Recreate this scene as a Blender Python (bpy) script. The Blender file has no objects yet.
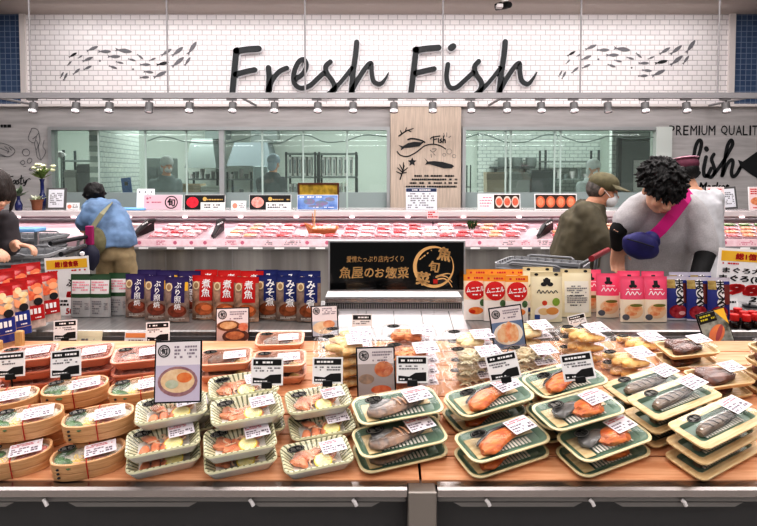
import bpy, math, random
from mathutils import Matrix, Vector, Euler, noise
R = math.radians
random.seed(7)
scn = bpy.context.scene
COL = scn.collection

# ---------------------------------------------------------------- camera model
H, F, PITCH, CX, HZ = 1.58, 600.0, R(2.5), 378.5, 172.0
CYP = HZ + F * math.tan(PITCH)          # row of the principal point
def ray(px, py):
    xc, yc = (px - CX) / F, (CYP - py) / F
    return Vector((xc, math.cos(PITCH) + yc * math.sin(PITCH), -math.sin(PITCH) + yc * math.cos(PITCH)))
def atY(px, py, Y):
    d = ray(px, py); return Vector((0, 0, H)) + d * (Y / d.y)
def atZ(px, py, z):
    d = ray(px, py); return Vector((0, 0, H)) + d * ((z - H) / d.z)
cam_d = bpy.data.cameras.new('camera'); cam = bpy.data.objects.new('camera', cam_d); COL.objects.link(cam)
cam.location = (0, 0, H); cam.rotation_euler = (R(90) - PITCH, 0, 0)
cam_d.sensor_fit = 'HORIZONTAL'; cam_d.sensor_width = 36; cam_d.lens = 36 * F / 757
cam_d.shift_y = (CYP - 263.0) / 757
cam_d.clip_start = .05
scn.camera = cam
scn.view_settings.view_transform = 'Standard'
scn.view_settings.look = 'High Contrast'; scn.view_settings.exposure = -.22
scn.cycles.use_denoising = True
scn.cycles.max_bounces = 10
scn.cycles.transparent_max_bounces = 24
scn.cycles.caustics_reflective = False
scn.cycles.caustics_refractive = False
scn.cycles.sample_clamp_indirect = 4

# ---------------------------------------------------------------- materials
def lin(c):
    o = []
    for v in c[:3]:
        v /= 255.0
        o.append(v / 12.92 if v <= .04045 else ((v + .055) / 1.055) ** 2.4)
    return (o[0], o[1], o[2], 1)
MATS = {}
def mat(name, rgb, rough=.5, metal=0, var=0, vscale=20, stretch=(1, 1, 1), bump=0, rgb2=None, emit=0, spec=.5, coat=0, sss=0):
    """principled material, optionally varied by object-space noise"""
    if name in MATS: return MATS[name]
    m = bpy.data.materials.new(name); m.use_nodes = True
    nt = m.node_tree; b = nt.nodes['Principled BSDF']
    b.inputs['Base Color'].default_value = lin(rgb); b.inputs['Roughness'].default_value = rough
    b.inputs['Metallic'].default_value = metal; b.inputs['Specular IOR Level'].default_value = spec
    b.inputs['Coat Weight'].default_value = coat
    if sss: b.inputs['Subsurface Weight'].default_value = sss; b.inputs['Subsurface Radius'].default_value = (.02, .008, .005)
    if emit:
        b.inputs['Emission Color'].default_value = lin(rgb); b.inputs['Emission Strength'].default_value = emit
    if var or rgb2 or bump:
        tc = nt.nodes.new('ShaderNodeTexCoord'); mp = nt.nodes.new('ShaderNodeMapping')
        mp.inputs['Scale'].default_value = stretch
        nz = nt.nodes.new('ShaderNodeTexNoise'); nz.inputs['Scale'].default_value = vscale; nz.inputs['Detail'].default_value = 4
        nt.links.new(tc.outputs['Object'], mp.inputs['Vector']); nt.links.new(mp.outputs[0], nz.inputs['Vector'])
        if var or rgb2:
            rp = nt.nodes.new('ShaderNodeValToRGB')
            c2 = rgb2 or tuple(max(0, v * (1 - var)) for v in rgb)
            c1 = rgb if rgb2 else tuple(min(255, v * (1 + var * .5)) for v in rgb)
            rp.color_ramp.elements[0].position = .35; rp.color_ramp.elements[1].position = .65
            rp.color_ramp.elements[0].color = lin(c2); rp.color_ramp.elements[1].color = lin(c1)
            nt.links.new(nz.outputs['Fac'], rp.inputs[0]); nt.links.new(rp.outputs[0], b.inputs['Base Color'])
        if bump:
            bp = nt.nodes.new('ShaderNodeBump'); bp.inputs['Strength'].default_value = bump; bp.inputs['Distance'].default_value = .01
            nt.links.new(nz.outputs['Fac'], bp.inputs['Height']); nt.links.new(bp.outputs[0], b.inputs['Normal'])
    MATS[name] = m
    return m
def brick_mat(name, c1, c2, cm, bw, rh, ms, plane='xz', offset=.5, rough=.5, smooth=.3):
    m = bpy.data.materials.new(name); m.use_nodes = True; nt = m.node_tree; b = nt.nodes['Principled BSDF']
    tc = nt.nodes.new('ShaderNodeTexCoord'); sp = nt.nodes.new('ShaderNodeSeparateXYZ'); cb = nt.nodes.new('ShaderNodeCombineXYZ')
    nt.links.new(tc.outputs['Object'], sp.inputs[0])
    nt.links.new(sp.outputs[plane[0].upper()], cb.inputs[0]); nt.links.new(sp.outputs[plane[1].upper()], cb.inputs[1])
    br = nt.nodes.new('ShaderNodeTexBrick'); br.offset = offset
    br.inputs['Scale'].default_value = 1; br.inputs['Brick Width'].default_value = bw; br.inputs['Row Height'].default_value = rh
    br.inputs['Mortar Size'].default_value = ms; br.inputs['Mortar Smooth'].default_value = smooth
    br.inputs['Color1'].default_value = lin(c1); br.inputs['Color2'].default_value = lin(c2); br.inputs['Mortar'].default_value = lin(cm)
    nt.links.new(cb.outputs[0], br.inputs['Vector']); nt.links.new(br.outputs['Color'], b.inputs['Base Color'])
    bp = nt.nodes.new('ShaderNodeBump'); bp.inputs['Strength'].default_value = .35; bp.inputs['Distance'].default_value = .006; bp.invert = True
    nt.links.new(br.outputs['Fac'], bp.inputs['Height']); nt.links.new(bp.outputs[0], b.inputs['Normal'])
    b.inputs['Roughness'].default_value = rough
    MATS[name] = m; return m
def clear_mat(name, tint=(255, 255, 255), gloss=.25, haze=.05, rough=.06, wrinkle=0, wscale=60, hazec=(255, 255, 255), fres=.6):
    """thin clear plastic or pane: see-through + glossy by angle + a little milky haze"""
    m = bpy.data.materials.new(name); m.use_nodes = True; nt = m.node_tree
    for n in list(nt.nodes):
        if n.type == 'BSDF_PRINCIPLED': nt.nodes.remove(n)
    out = [n for n in nt.nodes if n.type == 'OUTPUT_MATERIAL'][0]
    tr = nt.nodes.new('ShaderNodeBsdfTransparent'); tr.inputs[0].default_value = lin(tint)
    gl = nt.nodes.new('ShaderNodeBsdfGlossy'); gl.inputs['Roughness'].default_value = rough
    df = nt.nodes.new('ShaderNodeBsdfDiffuse'); df.inputs[0].default_value = lin(hazec)
    lw = nt.nodes.new('ShaderNodeLayerWeight'); lw.inputs['Blend'].default_value = .5; pw = nt.nodes.new('ShaderNodeMath'); pw.operation = 'POWER'; pw.inputs[1].default_value = 4
    ml = nt.nodes.new('ShaderNodeMath'); ml.operation = 'MULTIPLY_ADD'; ml.inputs[1].default_value = fres; ml.inputs[2].default_value = .012 + gloss * .25
    m1 = nt.nodes.new('ShaderNodeMixShader'); m1.inputs[0].default_value = haze
    m2 = nt.nodes.new('ShaderNodeMixShader')
    nt.links.new(tr.outputs[0], m1.inputs[1]); nt.links.new(df.outputs[0], m1.inputs[2])
    nt.links.new(lw.outputs['Facing'], pw.inputs[0]); nt.links.new(pw.outputs[0], ml.inputs[0]); nt.links.new(ml.outputs[0], m2.inputs[0])
    nt.links.new(m1.outputs[0], m2.inputs[1]); nt.links.new(gl.outputs[0], m2.inputs[2])
    nt.links.new(m2.outputs[0], out.inputs[0])
    if wrinkle:
        tc = nt.nodes.new('ShaderNodeTexCoord'); nz = nt.nodes.new('ShaderNodeTexNoise'); nz.inputs['Scale'].default_value = wscale; nz.inputs['Detail'].default_value = 3
        bp = nt.nodes.new('ShaderNodeBump'); bp.inputs['Strength'].default_value = wrinkle; bp.inputs['Distance'].default_value = .01
        nt.links.new(tc.outputs['Object'], nz.inputs['Vector']); nt.links.new(nz.outputs['Fac'], bp.inputs['Height']); nt.links.new(bp.outputs[0], gl.inputs['Normal'])
    MATS[name] = m; return m

# ---------------------------------------------------------------- mesh builder
TXT = {}
def text_geo(body, shear=0, bold=0, res=2, xs=1.0):
    k = (body, shear, bold, res, xs)
    if k in TXT: return TXT[k]
    c = bpy.data.curves.new('t', 'FONT'); c.body = body; c.resolution_u = res; c.shear = shear
    o = bpy.data.objects.new('t', c); COL.objects.link(o)
    bpy.context.view_layer.update()
    me = bpy.data.meshes.new_from_object(o.evaluated_get(bpy.context.evaluated_depsgraph_get()))
    vs = [v.co.copy() for v in me.vertices]; fs = [tuple(p.vertices) for p in me.polygons]
    bpy.data.objects.remove(o); bpy.data.curves.remove(c); bpy.data.meshes.remove(me)
    x0, x1 = min(v.x for v in vs), max(v.x for v in vs); y0, y1 = min(v.y for v in vs), max(v.y for v in vs)
    vs = [Vector(((v.x - (x0 + x1) / 2), v.y - (y0 + y1) / 2, 0)) for v in vs]
    if bold:      # heavier strokes: the glyph laid four times a hair apart
        b = min(bold, .05); v0, f0, n = vs, fs, len(vs); vs, fs = [], []
        for q, (dx, dy) in enumerate(((b, b), (-b, b), (b, -b), (-b, -b))):
            vs += [v + Vector((dx, dy, 0)) for v in v0]; fs += [tuple(i + q * n for i in f) for f in f0]
    TXT[k] = (vs, fs, x1 - x0, y1 - y0); return TXT[k]
UP = Matrix.Rotation(R(90), 4, 'X')     # lays an x-y drawing upright, facing -Y
def T(x, y, z): return Matrix.Translation((x, y, z))
def rz(a): return Matrix.Rotation(R(a), 4, 'Z')
def rx(a): return Matrix.Rotation(R(a), 4, 'X')
def ry(a): return Matrix.Rotation(R(a), 4, 'Y')
class MB:
    def __init__(s): s.v = []; s.f = []; s.m = []
    def add(s, vs, fs, mi=0, M=None):
        b = len(s.v)
        s.v.extend((M @ Vector(v)) if M is not None else Vector(v) for v in vs)
        for k, f in enumerate(fs):
            s.f.append(tuple(b + i for i in f)); s.m.append(mi[k] if isinstance(mi, list) else mi)
        return s
    def box(s, x0, x1, y0, y1, z0, z1, mi=0, M=None):
        vs = [(x, y, z) for z in (z0, z1) for y in (y0, y1) for x in (x0, x1)]
        return s.add(vs, [(0, 2, 3, 1), (4, 5, 7, 6), (0, 1, 5, 4), (1, 3, 7, 5), (3, 2, 6, 7), (2, 0, 4, 6)], mi, M)
    def cbox(s, x0, x1, y0, y1, z0, z1, c=.005, mi=0, M=None):
        """box with chamfered vertical and top/bottom edges"""
        def ring(i, z):
            a, b, cc, d = x0 + i, x1 - i, y0 + i, y1 - i
            return [(a + c, cc, z), (b - c, cc, z), (b, cc + c, z), (b, d - c, z), (b - c, d, z), (a + c, d, z), (a, d - c, z), (a, cc + c, z)]
        return s.loft([ring(c, z0), ring(0, z0 + c), ring(0, z1 - c), ring(c, z1)], mi, cap=True, M=M)
    def loft(s, rings, mi=0, cap=True, M=None, closed=True, mf=None):
        n = len(rings[0]); vs = [p for r in rings for p in r]; fs = []; ms = []
        for j in range(len(rings) - 1):
            for i in range(n if closed else n - 1):
                i2 = (i + 1) % n
                fs.append((j * n + i, j * n + i2, (j + 1) * n + i2, (j + 1) * n + i)); ms.append(mf(i, j) if mf else mi)
        if cap:
            c = cap if isinstance(cap, tuple) else (True, True)
            if c[0]: fs.append(tuple(range(n))[::-1]); ms.append(mf(-1, 0) if mf else mi)
            if c[1]: fs.append(tuple((len(rings) - 1) * n + i for i in range(n))); ms.append(mf(-1, 1) if mf else mi)
        return s.add(vs, fs, ms, M)
    def tube(s, pts, r, n=8, mi=0, M=None, cap=True, sq=1.0):
        pts = [Vector(p) for p in pts]; rings = []; up = None
        for i, p in enumerate(pts):
            t = (pts[min(i + 1, len(pts) - 1)] - pts[max(i - 1, 0)]).normalized()
            if up is None:
                up = Vector((0, 0, 1)) if abs(t.z) < .9 else Vector((0, 1, 0))
            a = t.cross(up).normalized(); up = a.cross(t).normalized()
            rr = r[i] if isinstance(r, (list, tuple)) else r
            rings.append([p + (a * math.cos(2 * math.pi * k / n) + up * sq * math.sin(2 * math.pi * k / n)) * rr for k in range(n)])
        return s.loft(rings, mi, cap, M)
    def lathe(s, prof, n=20, mi=0, M=None, cap=True, mf=None):
        return s.loft([[(r * math.cos(2 * math.pi * k / n), r * math.sin(2 * math.pi * k / n), z) for k in range(n)] for r, z in prof], mi, cap, M, mf=mf)
    def disc(s, cx, cy, rx_, ry_=None, n=20, mi=0, M=None, z=0):
        ry_ = ry_ or rx_
        return s.add([(cx + rx_ * math.cos(2 * math.pi * k / n), cy + ry_ * math.sin(2 * math.pi * k / n), z) for k in range(n)], [tuple(range(n))], mi, M)
    def ring2(s, cx, cy, r0, r1, n=24, mi=0, M=None, z=0, sy=1.0):
        vs = []
        for k in range(n):
            a = 2 * math.pi * k / n
            vs += [(cx + r0 * math.cos(a), cy + r0 * sy * math.sin(a), z), (cx + r1 * math.cos(a), cy + r1 * sy * math.sin(a), z)]
        return s.add(vs, [(2 * k, 2 * k + 1, (2 * k + 3) % (2 * n), (2 * k + 2) % (2 * n)) for k in range(n)], mi, M)
    def quad(s, x0, x1, y0, y1, mi=0, M=None, z=0):
        return s.add([(x0, y0, z), (x1, y0, z), (x1, y1, z), (x0, y1, z)], [(0, 1, 2, 3)], mi, M)
    def poly(s, pts, mi=0, M=None, z=0):
        return s.add([(p[0], p[1], z) for p in pts], [tuple(range(len(pts)))], mi, M)
    def text(s, body, x, y, h=None, w=None, mi=0, M=None, z=0, shear=0, bold=0, res=2, rot=0):
        vs, fs, tw, th = text_geo(body, shear, bold, res)
        k = (h / th) if h else w / tw; kx = (w / tw) if w else k
        c, sn = math.cos(R(rot)), math.sin(R(rot))
        return s.add([(x + v.x * kx * c - v.y * k * sn, y + v.x * kx * sn + v.y * k * c, z) for v in vs], fs, mi, M)
    def vtext(s, body, x, ytop, size, mi=0, M=None, z=0, bold=.01, step=1.08):
        for k, ch in enumerate(body):
            vs, fs, tw, th = text_geo(ch, 0, bold, 1)
            kk = size / max(tw, th, .55)
            s.add([(x + v.x * kk, ytop - size * (.5 + step * k) + v.y * kk, z) for v in vs], fs, mi, M)
        return s
    def scribble(s, x0, x1, y0, y1, rows, mi=0, M=None, z=0, fill=.55, rnd=None, dens=.8):
        """rows of small dashes: print too small to read"""
        rnd = rnd or random.Random(int(abs(x0 * 1e4 + y0 * 1e5 + rows * 77)) + 3)
        dh = (y1 - y0) / rows
        for r in range(rows):
            y = y1 - dh * (r + .5); x = x0; end = x1 - (x1 - x0) * rnd.choice((0, .05, .25))
            while x < end - 1e-6:
                w = dh * rnd.uniform(.35, 1.1)
                if rnd.random() < dens: s.quad(x, min(x + w, end), y - dh * fill / 2, y + dh * fill / 2, mi, M, z)
                x += w + dh * .18
        return s
    def stroke(s, pts, w, mi=0, M=None, depth=0, n=6, z=0, taper=None):
        """a brush stroke through pts: flat ribbon with round ends, given depth along +z"""
        P = [Vector((p[0], p[1])) for p in pts]; C = []
        for i in range(len(P) - 1):
            p0, p1, p2, p3 = P[max(i - 1, 0)], P[i], P[i + 1], P[min(i + 2, len(P) - 1)]
            for k in range(n):
                t = k / n
                C.append(.5 * ((2 * p1) + (p2 - p0) * t + (2 * p0 - 5 * p1 + 4 * p2 - p3) * t * t + (3 * p1 - p0 - 3 * p2 + p3) * t ** 3))
        C.append(P[-1]); N = len(C); L = []; Rr = []
        for i, c in enumerate(C):
            t = C[min(i + 1, N - 1)] - C[max(i - 1, 0)]
            t = t.normalized() if t.length > 1e-9 else Vector((1, 0)); nn = Vector((-t.y, t.x))
            u = i / (N - 1); ww = w / 2
            if taper: ww *= taper(u)
            L.append(c + nn * ww); Rr.append(c - nn * ww)
        def capp(c, a, b):
            r = (a - b) / 2; ang = math.atan2(r.y, r.x); out = []
            for k in range(1, 6): out.append(c + Vector((math.cos(ang - math.pi * k / 6), math.sin(ang - math.pi * k / 6))) * r.length)
            return out
        for i in range(N - 1):
            a = [L[i], Rr[i], Rr[i + 1], L[i + 1]]
            s._prism(a, z, depth, mi, M, side=(0, 2))
        s._prism([L[0]] + capp(C[0], Rr[0], L[0])[::-1] + [Rr[0]] if False else [Rr[0]] + capp(C[0], Rr[0], L[0])[::1] + [L[0]], z, depth, mi, M)
        s._prism([L[-1]] + capp(C[-1], L[-1], Rr[-1]) + [Rr[-1]], z, depth, mi, M)
        return s
    def _prism(s, pts, z, depth, mi, M, side=None):
        n = len(pts)
        if not depth: return s.add([(p[0], p[1], z) for p in pts], [tuple(range(n))], mi, M)
        vs = [(p[0], p[1], z) for p in pts] + [(p[0], p[1], z + depth) for p in pts]
        fs = [tuple(range(n))[::-1], tuple(range(n, 2 * n))] + [(i, (i + 1) % n, n + (i + 1) % n, n + i) for i in range(n)]
        return s.add(vs, fs, mi, M)
    def blob(s, c, r, seed=0, amp=.2, freq=1.5, mi=0, M=None, nu=12, nv=8):
        """lumpy ellipsoid"""
        rings = []
        for j in range(1, nv):
            ph = math.pi * j / nv; ring = []
            for i in range(nu):
                a = 2 * math.pi * i / nu
                d = Vector((math.sin(ph) * math.cos(a), math.sin(ph) * math.sin(a), -math.cos(ph)))
                k = 1 + amp * noise.noise(d * freq + Vector((seed * 7.3, seed * 3.1, seed)))
                ring.append((c[0] + d.x * r[0] * k, c[1] + d.y * r[1] * k, c[2] + d.z * r[2] * k))
            rings.append(ring)
        return s.loft(rings, mi, True, M)
    def build(s, name, mats, parent=None, smooth=False, M=None):
        me = bpy.data.meshes.new(name)
        me.from_pydata([tuple(v) for v in s.v], [], s.f); me.update()
        for m in (mats if isinstance(mats, (list, tuple)) else [mats]): me.materials.append(m)
        me.polygons.foreach_set('material_index', s.m)
        if smooth:
            me.polygons.foreach_set('use_smooth', [True] * len(me.polygons)); me.set_sharp_from_angle(angle=R(smooth if smooth is not True else 40))
        o = bpy.data.objects.new(name, me); COL.objects.link(o)
        if parent is not None: o.parent = parent
        if M is not None: o.matrix_local = M
        return o
def tag(o, label, cat, group=None, kind=None):
    o['label'] = label; o['category'] = cat
    if group: o['group'] = group
    if kind: o['kind'] = kind
    return o
def thing(name, label, cat, M=None, group=None):
    o = bpy.data.objects.new(name, None); COL.objects.link(o); o.empty_display_size = .05
    if M is not None: o.matrix_world = M
    return tag(o, label, cat, group)
KIDS = {}
def dup(root, label=None, M=None, group=None):
    """copy a thing with copies of its parts and their sub-parts"""
    def cp(o, par):
        c = o.copy(); COL.objects.link(c); c.parent = par
        for ch in list(o.children): cp(ch, c)
        return c
    r = cp(root, None)
    if label: r['label'] = label
    if group: r['group'] = group
    if M is not None: r.matrix_world = M
    return r
class Kind:
    """first use places the prototype itself, later uses place copies"""
    def __init__(s, make): s.make = make; s.proto = None
    def put(s, label, M, group=None):
        if s.proto is None:
            s.proto = s.make(); o = s.proto
        else: o = dup(s.proto)
        o.matrix_world = M; o['label'] = label
        if group: o['group'] = group
        return o
def struct(name, mb, m, smooth=False):
    o = mb.build(name, m, None, smooth); o['kind'] = 'structure'; return o
def area(name, loc, sx, sy, power, rot=(0, 0, 0), col=(1, 1, 1), spread=None):
    l = bpy.data.lights.new(name, 'AREA'); l.shape = 'RECTANGLE'; l.size = sx; l.size_y = sy; l.energy = power; l.color = col
    if spread: l.spread = spread
    o = bpy.data.objects.new(name, l); COL.objects.link(o); o.location = loc; o.rotation_euler = rot; return o
def rrect(w, d, r, n):
    """rounded rectangle, n evenly spaced points, counter-clockwise"""
    P = []
    for cx, cy, a0 in ((w / 2 - r, d / 2 - r, 0), (-w / 2 + r, d / 2 - r, 90), (-w / 2 + r, -d / 2 + r, 180), (w / 2 - r, -d / 2 + r, 270)):
        for k in range(9):
            a = R(a0 + 90 * k / 8); P.append(Vector((cx + r * math.cos(a), cy + r * math.sin(a))))
    P.append(P[0]); S = [0]
    for i in range(1, len(P)): S.append(S[-1] + (P[i] - P[i - 1]).length)
    out = []; j = 0
    for k in range(n):
        t = S[-1] * k / n
        while S[j + 1] < t: j += 1
        u = (t - S[j]) / (S[j + 1] - S[j]); out.append(P[j].lerp(P[j + 1], u))
    return out
def at_z(pts, z, dz=None): return [(p.x, p.y, z) for p in pts]
# ================================================================= setting
M_brick = brick_mat('white_brick', (240, 236, 236), (232, 228, 229), (188, 183, 185), .132, .0695, .0055)
M_brick2 = brick_mat('kitchen_brick', (226, 232, 228), (216, 223, 220), (168, 178, 174), .16, .07, .006, plane='yz')
M_brick2.use_nodes = True
M_tile = brick_mat('blue_tile', (84, 104, 134), (70, 90, 122), (128, 142, 162), .075, .075, .006, offset=0, rough=.25)
M_conc = mat('grey_board', (188, 185, 185), .7, var=.05, vscale=7, stretch=(.35, 1, 3.5))
M_panel = mat('pale_wood', (204, 188, 174), .5, var=.06, vscale=9, stretch=(9, 9, .5))
M_white = mat('white_paint', (228, 224, 224), .5)
M_trimw = mat('warm_white_trim', (222, 216, 214), .45)
M_alum = mat('aluminium', (190, 192, 193), .35, .6)
M_steel = mat('stainless', (200, 198, 198), .25, .92, var=.08, vscale=5, stretch=(60, 1, 1))
M_steelv = mat('stainless_panel', (158, 155, 152), .32, .7, var=.15, vscale=3, stretch=(2, 1, .1))
M_dark = mat('dark_grey', (52, 52, 55), .5)
M_black = mat('black_plastic', (22, 22, 24), .4)
M_ink = mat('dark_lettering', (40, 42, 44), .5)
M_inkg = mat('grey_print', (96, 98, 102), .6)
M_floor = mat('floor_vinyl', (176, 172, 168), .3, var=.06, vscale=2)
M_ceil = mat('ceiling_board', (206, 203, 202), .7)
M_soff = mat('soffit', (182, 172, 166), .7)
M_kwall = mat('kitchen_wall', (216, 224, 218), .5)
M_glass = clear_mat('window_glass', (245, 250, 247), .16, .05, .012, hazec=(222, 235, 228))
M_frost = clear_mat('frosted_film', (225, 232, 230), .1, .78, .3, hazec=(178, 190, 190))
M_gfilm = M_glass

YW = 8.4
def wx(px, Y=YW): return (px - CX) / F * Y * 1.0
def box_px(mb, x0, x1, y0, y1, Y, d, mi=0):
    """upright box whose front face covers a pixel rectangle at depth Y"""
    a, b = atY(x0, y0, Y), atY(x1, y1, Y)
    return mb.box(a.x, b.x, Y, Y + d, b.z, a.z, mi)
struct('floor', MB().box(-9, 9, -6, 13.2, -.1, 0), M_floor)
struct('ceiling', MB().box(-9, 9, -6, 7.7, 4.05, 4.2), M_ceil)
struct('trim_1', MB().box(-9, 9, 7.55, 7.7, 3.745, 4.05).box(-9, 9, 7.52, 7.55, 3.93, 4.05), M_soff)
struct('trim_2', MB().box(-9, 9, 7.7, 8.4, 3.76, 3.9), M_soff)
# upper wall of white brick between blue-tiled ends
xl, xr = atY(27, 50, 8.4).x, atY(728, 50, 8.4).x
struct('wall_back', MB().box(xl, xr, 8.4, 8.55, 2.35, 3.9), M_brick)
struct('wall_tile_left', MB().box(-9, xl - .07, 8.4, 8.55, 2.35, 3.9), M_tile)
struct('wall_tile_right', MB().box(xr + .07, 9, 8.4, 8.55, 2.35, 3.9), M_tile)
struct('trim_3', MB().box(xl - .08, xl + .0, 8.36, 8.55, 2.4, 3.9), M_trimw)
struct('trim_4', MB().box(xr - .0, xr + .08, 8.36, 8.55, 2.4, 3.9), M_trimw)
# lower wall of grey board, with its ledge and two long openings
zt = atY(0, 107, 8.2).z; wt = atY(0, 127, 8.2).z; wb = 1.0
la, lb = atY(50, 150, 8.2).x, atY(390, 150, 8.2).x
ra, rb = atY(462, 150, 8.2).x, atY(668, 150, 8.2).x
lw = MB().box(-9, 9, 8.2, 8.4, wt, zt).box(-9, la, 8.2, 8.4, 0, wt).box(lb, ra, 8.2, 8.4, 0, wt).box(rb, 9, 8.2, 8.4, 0, wt)
lw.box(la, lb, 8.2, 8.4, 0, wb).box(ra, rb, 8.2, 8.4, 0, wb)
struct('wall_lower', lw, M_conc)
struct('trim_5', MB().box(-9, 9, 8.12, 8.4, zt, zt + .035), M_trimw)
def window(name, x0, x1, mull, seams, waves):
    fr = MB(); t = .045
    fr.box(x0, x1, 8.15, 8.3, wt - t, wt).box(x0, x1, 8.15, 8.3, wb, wb + t).box(x0, x0 + t, 8.15, 8.3, wb + t, wt - t).box(x1 - t, x1, 8.15, 8.3, wb + t, wt - t)
    for px, wpx in mull:
        c = atY(px, 150, 8.2).x; h = wpx / F * 8.2 / 2
        fr.box(c - h, c + h, 8.17, 8.28, wb + t, wt - t)
    o = fr.build(name, M_alum); o['kind'] = 'structure'
    zf = atY(0, 192, 8.23).z
    MB().box(x0 + t, x1 - t, 8.23, 8.238, zf, wt - t).build('pane', M_glass, o)
    MB().box(x0 + t, x1 - t, 8.226, 8.238, wb + t, zf - .004).build('frosted_band', M_frost, o)
    for px in seams:
        c = atY(px, 150, 8.2).x
        MB().box(c - .012, c + .012, 8.215, 8.228, wb + t, wt - t).build('pane_edge', mat('pane_edge', (196, 212, 206), .2), o)
    if waves:
        wv = MB()
        pts = [(atY(px, py, 8.222).x, atY(px, py, 8.222).z) for px, py in waves]
        wv.stroke(pts, .014, 0, UP, n=5, z=-8.222) if False else wv.stroke(pts, .013, 0, T(0, 8.222, 0) @ UP, n=5)
        wv.build('wave_decal', mat('wave_line', (110, 126, 120), .5), o)
    return o
window('window_1', la, lb, [(222, 5.0)], [98, 145, 186, 262, 303, 347],
       [(148, 141), (160, 137), (172, 138), (182, 141), (200, 143), (215, 143), (228, 143), (245, 139), (257, 135), (268, 139), (280, 143), (296, 136), (310, 136), (325, 142), (345, 141), (365, 135), (388, 137)])
window('window_2', ra, rb, [(658, 0.5)], [506, 511, 555, 561],
       [(466, 138), (480, 134), (492, 137), (506, 142), (525, 142), (545, 135), (560, 136), (580, 142), (596, 140), (610, 136), (630, 139), (655, 137)])
# right hand jamb of the second window is a wide pale post
struct('trim_6', MB().box(atY(654, 150, 8.2).x, rb + .02, 8.13, 8.32, wb, wt), mat('pale_jamb', (206, 212, 208), .4))
# pale wood panel between the windows
pa, pb = atY(390.5, 150, 8.13).x, atY(461, 150, 8.13).x
struct('wall_wood_panel', MB().box(pa, pb, 8.13, 8.2, .6, atY(0, 106.5, 8.13).z), M_panel)
# kitchen behind the windows
struct('wall_kitchen_back', MB().box(-9, 9, 12.4, 12.55, 0, 3.2), M_kwall)
struct('wall_kitchen_left', MB().box(-7.15, -7.0, 8.55, 12.4, 0, 3.2), M_kwall)
struct('wall_kitchen_right', MB().box(5.0, 5.15, 8.55, 12.4, 0, 3.2), M_kwall)
struct('ceiling_kitchen', MB().box(-7.15, 5.15, 8.55, 12.55, 3.2, 3.3), M_ceil)
M_brick3 = brick_mat('kitchen_brick_front', (226, 232, 228), (216, 223, 220), (165, 175, 171), .17, .075, .007)
px0, px1 = atY(98, 150, 8.9).x, atY(139, 150, 10.4).x
# brick partition running back into the kitchen on a slant
A, B = Vector((atY(98, 150, 8.6).x, 8.6)), Vector((atY(139, 150, 10.6).x, 10.6))
ang = math.atan2(B.y - A.y, B.x - A.x); L = (B - A).length
o = MB().box(0, L, 0, .12, 0, 3.2).build('wall_partition_left', M_brick3); o.matrix_world = T(A.x, A.y, 0) @ Matrix.Rotation(ang, 4, 'Z'); o['kind'] = 'structure'
struct('wall_partition_right', MB().box(atY(612, 150, 10.2).x, 5.0, 10.2, 10.32, 0, 3.2), M_brick3)
dk = MB(); box_px(dk, 620, 654, 141, 240, 10.15, .05); o = struct('door_1', dk, mat('kitchen_door', (120, 126, 126), .45))
dk = MB(); box_px(dk, 618.5, 620.2, 139, 240, 10.12, .08); box_px(dk, 618.5, 655, 137.5, 139.6, 10.12, .08); dk.build('door_frame', M_dark, o)
dk = MB(); box_px(dk, 634, 646, 160, 192, 10.13, .02); dk.build('notice', M_white, o)
struct('wall_kitchen_tiles', MB().box(atY(478, 150, 12.3).x, atY(600, 150, 12.3).x, 12.3, 12.4, 0, 2.4), M_brick3)

# ---------------------------------------------------------------- raised lettering "Fresh Fish"
def crop(ox, oy, k, Y):
    def f(pts): return [(lambda p: (p.x, p.z))(atY(ox + x / k, oy + y / k, Y)) for x, y in pts]
    return f
fresh, fish = crop(225, 35, 4.453, 8.37), crop(395, 35, 4.453, 8.37)
M_letter = mat('letter_black', (44, 47, 50), .45); M_lside = mat('letter_edge', (235, 235, 238), .4)
LT = thing('wall_sign', 'raised black brush-script lettering reading Fresh Fish on the white brick', 'sign')
WU = T(0, 8.34, 0) @ UP
ku = 8.37 / F / 4.453
def letter(name, strokes, fn):
    mb = MB(); bk = MB()
    for si, (pts, w, *tp) in enumerate(strokes):
        tpf = tp[0] if tp else None
        mb.stroke(fn(pts), w * ku, 0, WU, depth=.022 + .0016 * si, n=7, taper=tpf, z=-.0016 * si)
        bk.stroke(fn(pts), (w + 9) * ku, 0, T(0, 8.398, 0) @ UP, depth=.056, n=7, taper=tpf)
    o = mb.build('letter', M_letter, LT); bk.build('letter_backing', M_lside, o); o['label'] = 'black brush letter ' + name
tpe = lambda u: 1 if u < .75 else 1 - (u - .75) * 3.2
letter('F of Fresh', [([(54, 72), (47, 140), (36, 262)], 25), ([(54, 74), (100, 67), (153, 63)], 25), ([(50, 178), (95, 165), (135, 157)], 22)], fresh)
letter('r', [([(196, 148), (199, 200), (194, 265)], 23), ([(196, 248), (212, 205), (243, 166), (277, 149)], 20)], fresh)
letter('e', [([(320, 196), (348, 175), (364, 140), (354, 112), (330, 122), (309, 170), (310, 215), (338, 238), (378, 228), (412, 198), (440, 172)], 20)], fresh)
letter('s', [([(470, 122), (450, 142), (455, 172), (478, 205), (488, 235), (470, 265), (440, 273)], 21), ([(455, 268), (490, 240), (530, 195), (565, 150)], 17)], fresh)
letter('h', [([(587, 35), (582, 90), (571, 170), (562, 265)], 23), ([(565, 250), (590, 205), (625, 150), (650, 128), (653, 165), (662, 208), (690, 220), (712, 200), (728, 170)], 20, tpe)], fresh)
letter('F of Fish', [([(93, 68), (86, 130), (70, 265)], 25), ([(93, 70), (140, 63), (193, 59)], 25), ([(90, 172), (135, 161), (173, 153)], 22)], fish)
letter('i', [([(248, 60), (257, 54)], 28), ([(234, 133), (228, 190), (240, 232), (270, 236), (310, 203), (345, 170)], 20)], fish)
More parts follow.
